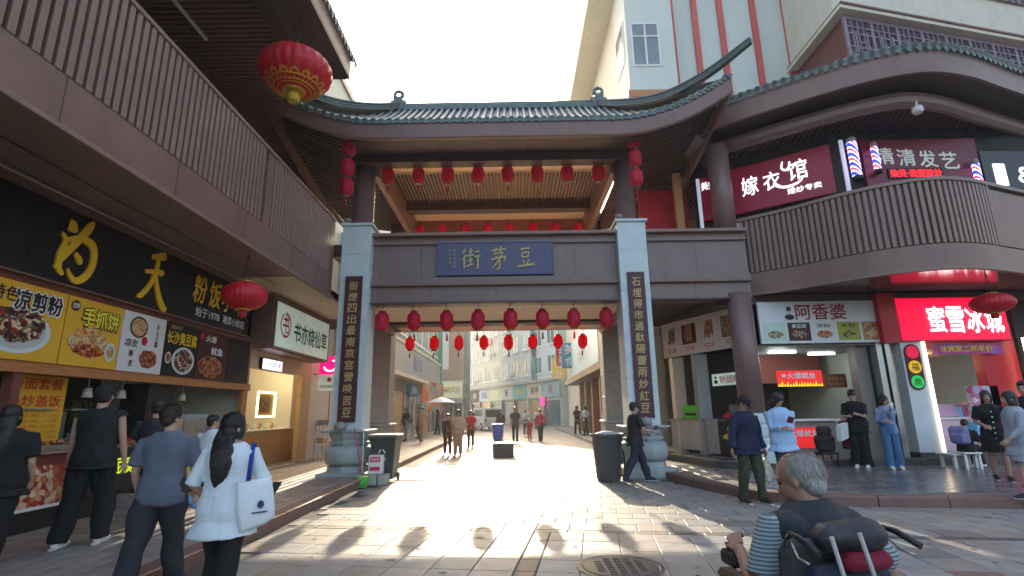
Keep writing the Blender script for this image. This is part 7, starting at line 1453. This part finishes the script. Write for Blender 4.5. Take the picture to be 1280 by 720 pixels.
held('phone', T, lambda mb: mb.obox((-0.06, 0.34, 1.10), (0.09, 0.0, 0.02), (0, 0.11, 0.09), (0, -0.006, 0.008)), mat('red_phone_case', (0.2, 0.02, 0.05), rough=0.4), 'dark red phone in the hands of the woman in the pale blue shirt', 'phone')
o = bpy.data.objects[-1] if False else None
T = person('young man in black looking down at his phone', (7.85, 12.35, 0.15), 140, 1.74, 0.012, 'tee', blk, 'wide', blk, 'short', hl=(-0.08, 0.32, 1.16), hr=(0.10, 0.30, 1.12), head_pitch=0.5, hem=0.06, flare=1.15)
held('shopping_bag', T, lambda mb: mb.obox((0.16, 0.22, 0.66), (0.10, 0.30, -0.06), (0.10, -0.03, 0), (-0.03, 0.05, 0.34)), white_p, 'white paper shopping bag on the arm of the young man in black', 'bag'); held('phone', T, lambda mb: mb.obox((-0.04, 0.4, 1.14), (0.07, 0, 0), (0, 0.1, 0.1), (0, -.006, .006)), black_m, 'phone in front of the young man in black', 'phone')
held('shoulder_bag', T, lambda mb: mb.ell(Vector((-0.1, -0.24, 0.95)), (0.12, 0.06, 0.16), 12, 8), black_m, 'black backpack on the back of the young man in black', 'bag')
sb = thing('stacked_bags', (7.35, 12.7, 0.15), 'dark padded bags heaped on a stool behind the young man in black', 'bags'); b = MB(); b.bbox_(7.12, 7.48, 12.6, 12.92, 0.48, 0.86, 0.06); b.bbox_(7.16, 7.44, 12.64, 12.88, 0.84, 1.05, 0.05); me = remesh(b, 0.015, 3, 0.02, 3, 10); me.materials.append(cloth('dark_bag_cloth', (48, 46, 50))); put('padded_bag', me, sb); b = MB(); b.box(7.1, 7.5, 12.6, 12.9, 0.42, 0.48)
for x in (7.12, 7.46):
    for y in (12.62, 12.86): b.box(x, x+0.03, y, y+0.03, 0.15, 0.42)
b.build('stool', black_m, sb)
T = person('woman in blue knit top and pale flared jeans drinking beside the drinks shop', (8.35, 12.05, 0.15), 165, 1.60, 0.012, 'shirt', stripe_b, 'jeans', denim, 'bun', hl=(-0.02, 0.22, 1.32), hr=(0.10, 0.24, 1.08), head_pitch=0.15, head_yaw=R(25), flare=1.7, w=0.98)
held('drink_cup', T, lambda mb: mb.lathe((-0.02, 0.32, 1.28), [(0.03, 0), (0.04, 0.14)], 12), white_p, 'white drink cup at the mouth of the woman in pale jeans', 'cup')
st = thing('white_stool', (10.0, 12.1, 0.15), 'low white table with splayed legs beside the drinks counter', 'table'); MB().bbox_(9.55, 10.15, 11.9, 12.4, 0.42, 0.46, 0.01).build('seat', white_p, st)
for x in (9.6, 10.05):
    for y in (11.95, 12.3): MB().bbox_(x, x+0.06, y, y+0.06, 0.15, 0.42, 0.006).build('leg', white_p, st)
T = person('child in black with lilac backpack sitting on a stool', (9.9, 11.95, 0.15), -60, 1.45, 0.012, 'tee', blk, 'trousers', blk2, 'short', pelvis=0.48, hl=(-0.12, 0.42, 0.72), hr=(0.12, 0.42, 0.72), fl=(-0.14, 0.42, 0), fr=(0.10, 0.50, 0.02), lean=0.3, head_pitch=0.4, shoem=white_p)
def bpk(mb):
    q = MB(); q.bbox_(-0.17, 0.17, -0.27, -0.10, 0.52, 0.90, 0.05); q.bbox_(-0.13, 0.13, -0.33, -0.25, 0.54, 0.74, 0.03); me = remesh(q, 0.012, 4, 0.01, 5, 12)
    mb.add([v.co.copy() for v in me.vertices], [tuple(f.vertices) for f in me.polygons], True)
held('backpack', T, bpk, mat('lilac_backpack', (0.22, 0.22, 0.42), rough=0.6, var=0.2, bump=0.4, bscale=20), 'lilac backpack on the back of the seated child', 'bag')
held('drink_bag', T, lambda mb: mb.obox((-0.1, 0.32, 0.72), (0.26, 0.02, 0), (0, 0.12, 0), (0, 0, 0.26)), flat('cyan_white_bag', (120, 190, 225)), 'cyan and white drinks bag on the lap of the seated child', 'bag')
stl = thing('white_stool', (9.85, 11.9, 0.15), 'small white stool under the seated child with the lilac backpack', 'stool'); MB().bbox_(9.68, 10.08, 11.75, 12.12, 0.46, 0.50, 0.01).build('seat', white_p, stl)
for x in (9.7, 10.0):
    for y in (11.78, 12.06): MB().box(x, x+0.05, y, y+0.04, 0.15, 0.46).build('leg', white_p, stl)
T = person('young woman in a short black buttoned dress smiling by the drinks shop', (8.85, 10.0, 0.15), 150, 1.62, 0.011, 'tee', blk, 'skirt', blk, 'bob', hairm=hair_br, hl=(-0.26, 0.06, 0.86), hr=(0.14, 0.20, 1.02), fl=(-0.08, 0.1, 0), fr=(0.08, -0.12, 0.0), shoem=shoe_b, w=0.95, head_pitch=-0.05)
mb = MB()
for k in range(6): mb.ell(T['up'](0.0, 0.15 if k > 2 else 0.165, 0.36-k*0.10), (0.014, 0.008, 0.014), 8, 6)
mb.build('buttons', white_p, T['t'])
T = person('woman with dark hair and light grey knit top at the right edge', (7.55, 8.12, 0.15), 75, 1.55, 0.011, 'shirt', grc, 'shorts', grc, 'bob', hl=(-0.2, 0.25, 0.92), hr=(0.22, 0.05, 0.85), fl=(-0.1, 0.1, 0), fr=(0.1, -0.12, 0), hem=0.15, w=1.0, shoem=shoe_b)
T = person('man with short black hair standing behind the grey knit woman at the right edge', (8.75, 9.1, 0.15), 110, 1.75, 0.012, 'tee', blk2, 'trousers', blk, 'short', hairm=hair_m, head_yaw=R(10))
for k, (x, y, lb) in enumerate(((10.75, 14.3, 'drinks shop worker with dark hair behind the counter near the price display'), (11.2, 14.6, 'second drinks shop worker in crimson behind the packaged drinks'))): person(lb, (x, y, 0.3), 180, 1.6, 0.018, 'tee', redc if k else blk, 'trousers', blk, 'bob', hl=(-0.2, 0.25, 1.0), hr=(0.2, 0.25, 1.0))
person('grill cook in dark clothes behind the skewer counter', (6.0, 14.4, 0.3), 160, 1.62, 0.018, 'tee', blk2, 'trousers', blk, 'short', hl=(-0.2, 0.3, 1.0), hr=(0.2, 0.3, 1.0))
# ---- far street
far_p = [('person in dark clothes with long hair standing near the left shops far down the street', -5.55, 27.6, 150, 1.68, char, 'trousers', grc, 'long'),
 ('man in beige jacket and tan trousers walking on the left of the far street', -4.35, 25.2, 170, 1.66, tan_c, 'trousers', tan_c, 'short'),
 ('young man in dark brown clothes walking beside the beige clad walker', -2.48, 20.1, 190, 1.48, br_c, 'trousers', br_c, 'short'),
 ('walker in beige top and tan trousers in the sunlight left of the stone block', -2.06, 19.75, 180, 1.62, beige, 'wide', tan_c, 'bob'),
 ('person in red top walking just behind the beige walker', -1.95, 24.2, 180, 1.6, redc, 'trousers', br_c, 'short'),
 ('person in dark clothes beside the white van', -3.4, 42.5, 200, 1.65, char, 'trousers', char, 'short'),
 ('person in dark top behind the blue bin', -0.8, 31.5, 180, 1.7, br_c, 'trousers', jeans_d, 'long'),
 ('man in dark jacket and jeans walking right of the blue bin', 0.05, 27.2, 175, 1.76, char, 'jeans', jeans_d, 'short'),
 ('person in white top with a dark skirt farther along the street', 0.75, 34.5, 180, 1.65, whc, 'trousers', char, 'short'),
 ('child in red walking beside the woman in magenta', 0.82, 28.6, 170, 1.12, redc, 'trousers', redc, 'short'),
 ('woman in magenta top and black trousers walking on the right of the far street', 1.36, 28.0, 160, 1.62, mag, 'trousers', blk, 'short'),
 ('person in dark clothes standing at the left shops under the orange picture board', -5.2, 29.5, 120, 1.7, blk, 'trousers', blk, 'short'),
 ('person in dark red top by the left shops near the white parasol', -5.0, 35.0, 100, 1.6, cloth('dark_red_cloth', (110, 40, 45)), 'trousers', br_c, 'bob'),
 ('second person by the left shops in a pinkish top', -4.7, 36.0, 160, 1.6, cloth('pinkish_cloth', (190, 140, 140)), 'trousers', beige, 'short'),
 ('shop assistant in white standing at the right street shopfront', 4.0, 30.0, 120, 1.66, whc, 'trousers', char, 'bob'),
 ('shopper in dark top at the right street shopfront', 3.7, 31.5, 200, 1.66, cloth('plum_cloth', (90, 50, 70)), 'trousers', blk, 'long'),
 ('woman in a pale top bending over goods behind the round grey bin', 3.55, 21.0, 90, 1.5, beige, 'trousers', tan_c, 'bob'),
 ('person in pale shirt far along the street near the pink neon sign', 1.9, 45.0, 180, 1.7, whc, 'trousers', jeans_d, 'short')]
rf = random.Random(11)
for lb, x, y, yw, H, tm, bt, bm_, hr_ in far_p:
    st_ = rf.choice([0.0, 0.14, 0.2]); person(lb, (x, y, 0.0 if -3.4 < x < 3.4 else 0.15), yw, H, 0.022, rf.choice(['tee', 'shirt']), tm, bt, bm_, hr_, fl=(-0.1, st_, 0), fr=(0.1, -st_, 0.0), hl=(-0.22, -st_*.6+.05, 0.86), hr=(0.22, st_*.8+.05, 0.86), shoem=shoe_b if rf.random() > .4 else white_p)
um = thing('parasol', (-4.4, 33.5, 0), 'white parasol over a stall at the left of the far street', 'parasol'); b = MB(); b.lathe((-4.6, 33.5, 2.15), [(0.9, 0), (0.45, 0.2), (0.02, 0.34)], 10, smooth=False); b.build('canopy', white_p, um); MB().tube([(-4.6, 33.5, 0), (-4.6, 33.5, 2.3)], 0.025, 6).build('pole', steel, um)
# ================================================================== WHEELCHAIR AND OLD MAN (near the camera)
WY = 12; WX, WYp = 1.28, 2.36
vest_m = cloth('charcoal_vest_cloth', (44, 50, 55)); st_m = bpy.data.materials.new('striped_tee_cloth'); st_m.use_nodes = True; q = st_m.node_tree; N_ = q.nodes; tc = N_.new('ShaderNodeTexCoord'); wv = N_.new('ShaderNodeTexWave'); wv.wave_type = 'BANDS'; wv.bands_direction = 'Z'; wv.inputs['Scale'].default_value = 21; wv.inputs['Distortion'].default_value = 0.6; q.links.new(tc.outputs['Object'], wv.inputs[0]); cr = N_.new('ShaderNodeValToRGB'); cr.color_ramp.elements[0].color = (0.09, 0.13, 0.14, 1); cr.color_ramp.elements[1].color = (0.30, 0.36, 0.38, 1); cr.color_ramp.elements[0].position = 0.4; cr.color_ramp.elements[1].position = 0.6; q.links.new(wv.outputs['Fac'], cr.inputs[0]); q.links.new(cr.outputs[0], N_['Principled BSDF'].inputs['Base Color']); N_['Principled BSDF'].inputs['Roughness'].default_value = 0.85
T = person('elderly grey haired man in striped tee and charcoal vest sitting in the wheelchair', (WX, WYp, 0.0), WY, 1.64, 0.007, 'tee', st_m, 'trousers', char, 'bald_grey', hairm=hair_gr, skin=skin_b, pelvis=0.62, neck=0.022, strands=2600, hl=(-0.25, 0.24, 0.93), hr=(0.28, 0.28, 0.86), fl=(-0.14, 0.50, 0.14), fr=(0.14, 0.50, 0.14), lean=0.12, head_yaw=R(32), head_pitch=0.22, w=1.03, hem=0.0, curl=0.8, belly=0.02, polel=(-0.5, -0.5, -1))
up_ = T['up']; c = MB(); rings = [(-0.10, 0.200, 0.155), (0.0, 0.202, 0.160), (0.1, 0.196, 0.158), (0.24, 0.188, 0.148), (0.34, 0.188, 0.146), (0.41, 0.180, 0.138), (0.455, 0.158, 0.118), (0.50, 0.115, 0.096), (0.53, 0.085, 0.082)]
c.tube([up_(0, -0.005, z) for z, a, b in rings], [(a*1.07*T['s'], (b+.016)*T['s']) for z, a, b in rings], 24)
for sgn in (-1, 1): c.ell(up_(sgn*0.135, -0.01, 0.42), Vector((0.075, 0.115, 0.075)), 14, 8)
me = remesh(c, 0.007, 2, 0.010, 77, 8); me.materials.append(vest_m); put('vest', me, T['t'])
WC = thing('electric_wheelchair', (1.12, 2.38, 0), 'black powered wheelchair with backpack, joystick and pale crutches seen from behind', 'wheelchair', rz=R(WY)); local(WC)
pu = mat('black_upholstery', (0.018, 0.02, 0.024), rough=0.55, var=0.3, vscale=20, bump=0.1)
b = MB().bbox_(-0.24, 0.24, -0.16, 0.32, 0.42, 0.50, 0.03); b.build('seat', pu, WC)
def soft(name, mb, m, vox=0.01, fold=0.006, sd=1): me = remesh(mb, vox, 3, fold, sd, 14); me.materials.append(m); return put(name, me, WC)
b = MB(); b.bbox_(-0.21, 0.21, -0.27, -0.20, 0.50, 0.87, 0.03); soft('backrest', b, pu)
b = MB(); b.ell((0.04, -0.32, 0.58), (0.18, 0.09, 0.22), 20, 14); b.bbox_(-0.14, 0.21, -0.34, -0.24, 0.42, 0.80, 0.03); soft('blue_backpack', b, cloth('slate_blue_nylon', (40, 50, 66)), sd=4)
b = MB(); b.bbox_(-0.12, 0.18, -0.385, -0.27, 0.85, 0.93, 0.035); b.ell((0.08, -0.33, 0.89), (0.11, 0.068, 0.05), 22, 14); bag = soft('head_cushion', b, mat('black_leatherette', (0.02, 0.02, 0.025), rough=0.55, var=0.4, vscale=30, bump=0.15), sd=6)
b = MB(); b.bbox_(-0.04, 0.17, -0.395, -0.30, 0.795, 0.85, 0.024); soft('crimson_trim', b, cloth('crimson_fabric', (125, 22, 48)), fold=0.003)
for x0 in (-0.13, -0.01): MB().tube([(x0, -0.42, 0.91), (x0+0.02, -0.43, 0.80), (x0+0.05, -0.43, 0.62), (x0+0.08, -0.42, 0.30)], [0.0075]*4, 10).build('pale_strap_pole', mat('pale_grey_tube', (0.42, 0.42, 0.40), rough=0.4), WC) if 'pale_grey_tube' not in MATS else MB().tube([(x0, -0.42, 0.915), (x0+0.02, -0.435, 0.80), (x0+0.05, -0.43, 0.62), (x0+0.08, -0.42, 0.30)], [0.0075]*4, 10).build('pale_strap_pole', MATS['pale_grey_tube'], WC)
b = MB()
for sgn in (-1, 1):
    b.tube([(sgn*0.20+.02, -0.23, 0.35), (sgn*0.20+.02, -0.24, 0.84), (sgn*0.20+.02, -0.26, 0.88)], 0.011, 10); b.tube([(sgn*0.27, -0.22, 0.66), (sgn*0.29, 0.22, 0.66), (sgn*0.29, 0.26, 0.45)], 0.013, 10)
b.tube([(-0.26, -0.1, 0.36), (0.26, -0.1, 0.36)], 0.014, 8); b.tube([(-0.26, 0.25, 0.36), (0.26, 0.25, 0.36)], 0.014, 8); b.tube([(-0.26, -0.2, 0.36), (-0.26, 0.3, 0.36), (-0.2, 0.45, 0.15)], 0.014, 8); b.tube([(0.26, -0.2, 0.36), (0.26, 0.3, 0.36), (0.2, 0.45, 0.15)], 0.014, 8)
b.build('frame', black_m, WC)
for sgn in (-1, 1):
    g = MB().tube([(sgn*0.20+.02, -0.25, 0.875), (sgn*0.21+.02, -0.29, 0.90), (sgn*0.215+.02, -0.34, 0.895), (sgn*0.22+.03, -0.42, 0.865)], [0.007, 0.008, 0.0105, 0.0105], 12).build('push_handle', black_m, WC); MB().tube([(sgn*0.21+.02, -0.29, 0.875), (sgn*0.23+.02, -0.34, 0.84), (sgn*0.23+.02, -0.39, 0.835)], [0.004, 0.0035, 0.0035], 8).build('brake_lever', steel, g)
    MB().bbox_((0.31 if sgn > 0 else -0.17)-0.04, (0.31 if sgn > 0 else -0.17)+0.04, -0.14, 0.20, 0.665, 0.70, 0.015).build('armrest', mat('brown_armrest_%d' % sgn, (0.06, 0.03, 0.025), rough=0.5), WC)
    w_ = MB().tube([(sgn*0.33, -0.05+0.16*math.cos(a), 0.17+0.16*math.sin(a)) for a in [i*math.pi/14 for i in range(29)]], 0.028, 10).build('rear_wheel', black_m, WC); b = MB(); b.tube([(sgn*0.31, -0.05, 0.17), (sgn*0.35, -0.05, 0.17)], 0.06, 12)
    for k in range(5): a = k*1.257; b.tube([(sgn*0.33, -0.05, 0.17), (sgn*0.33, -0.05+0.15*math.cos(a), 0.17+0.15*math.sin(a))], 0.014, 6)
    b.build('hub', steel, w_); MB().tube([(sgn*0.24-0.015, 0.38, 0.09), (sgn*0.24+0.015, 0.38, 0.09)], 0.088, 16).build('caster', black_m, WC)
    MB().bbox_(sgn*0.13-0.08, sgn*0.13+0.08, 0.42, 0.62, 0.10, 0.12, 0.005).build('footplate', black_m, WC)
j_ = MB().bbox_(-0.125, -0.065, 0.18, 0.29, 0.69, 0.745, 0.012).build('joystick_box', black_m, WC); MB().tube([(-0.095, 0.25, 0.745), (-0.095, 0.255, 0.77)], [0.010, 0.016], 10).build('joystick', black_m, j_)
b = MB(); b.tube([(-0.17, 0.10, 0.60), (-0.22, 0.14, 0.58), (-0.22, 0.22, 0.58), (-0.17, 0.24, 0.60)], 0.006, 6); b.tube([(-0.26, 0.0, 0.66), (-0.17, 0.14, 0.62), (-0.10, 0.22, 0.70)], 0.012, 8); b.build('joystick_bracket', black_m, WC)
b = MB().bbox_(-0.17, 0.17, -0.12, 0.22, 0.22, 0.38, 0.02); b.build('battery_box', black_m, WC)
WC.scale = (0.96, 1.0, 1.17)
# ================================================================== AIR
hz = bpy.data.materials.new('street_haze'); hz.use_nodes = True; N = hz.node_tree.nodes; N.clear(); o_ = N.new('ShaderNodeOutputMaterial'); v_ = N.new('ShaderNodeVolumePrincipled')
v_.inputs['Color'].default_value = (0.95, 0.97, 1, 1); v_.inputs['Density'].default_value = 0.0014; v_.inputs['Anisotropy'].default_value = 0.35; hz.node_tree.links.new(v_.outputs[0], o_.inputs['Volume'])
MB().box(-230, 230, -50, 430, -1.3, 36).build('haze', hz, kind='stuff')
for s_ in list(bpy.data.scenes):
    if s_ is not SC: bpy.data.scenes.remove(s_)
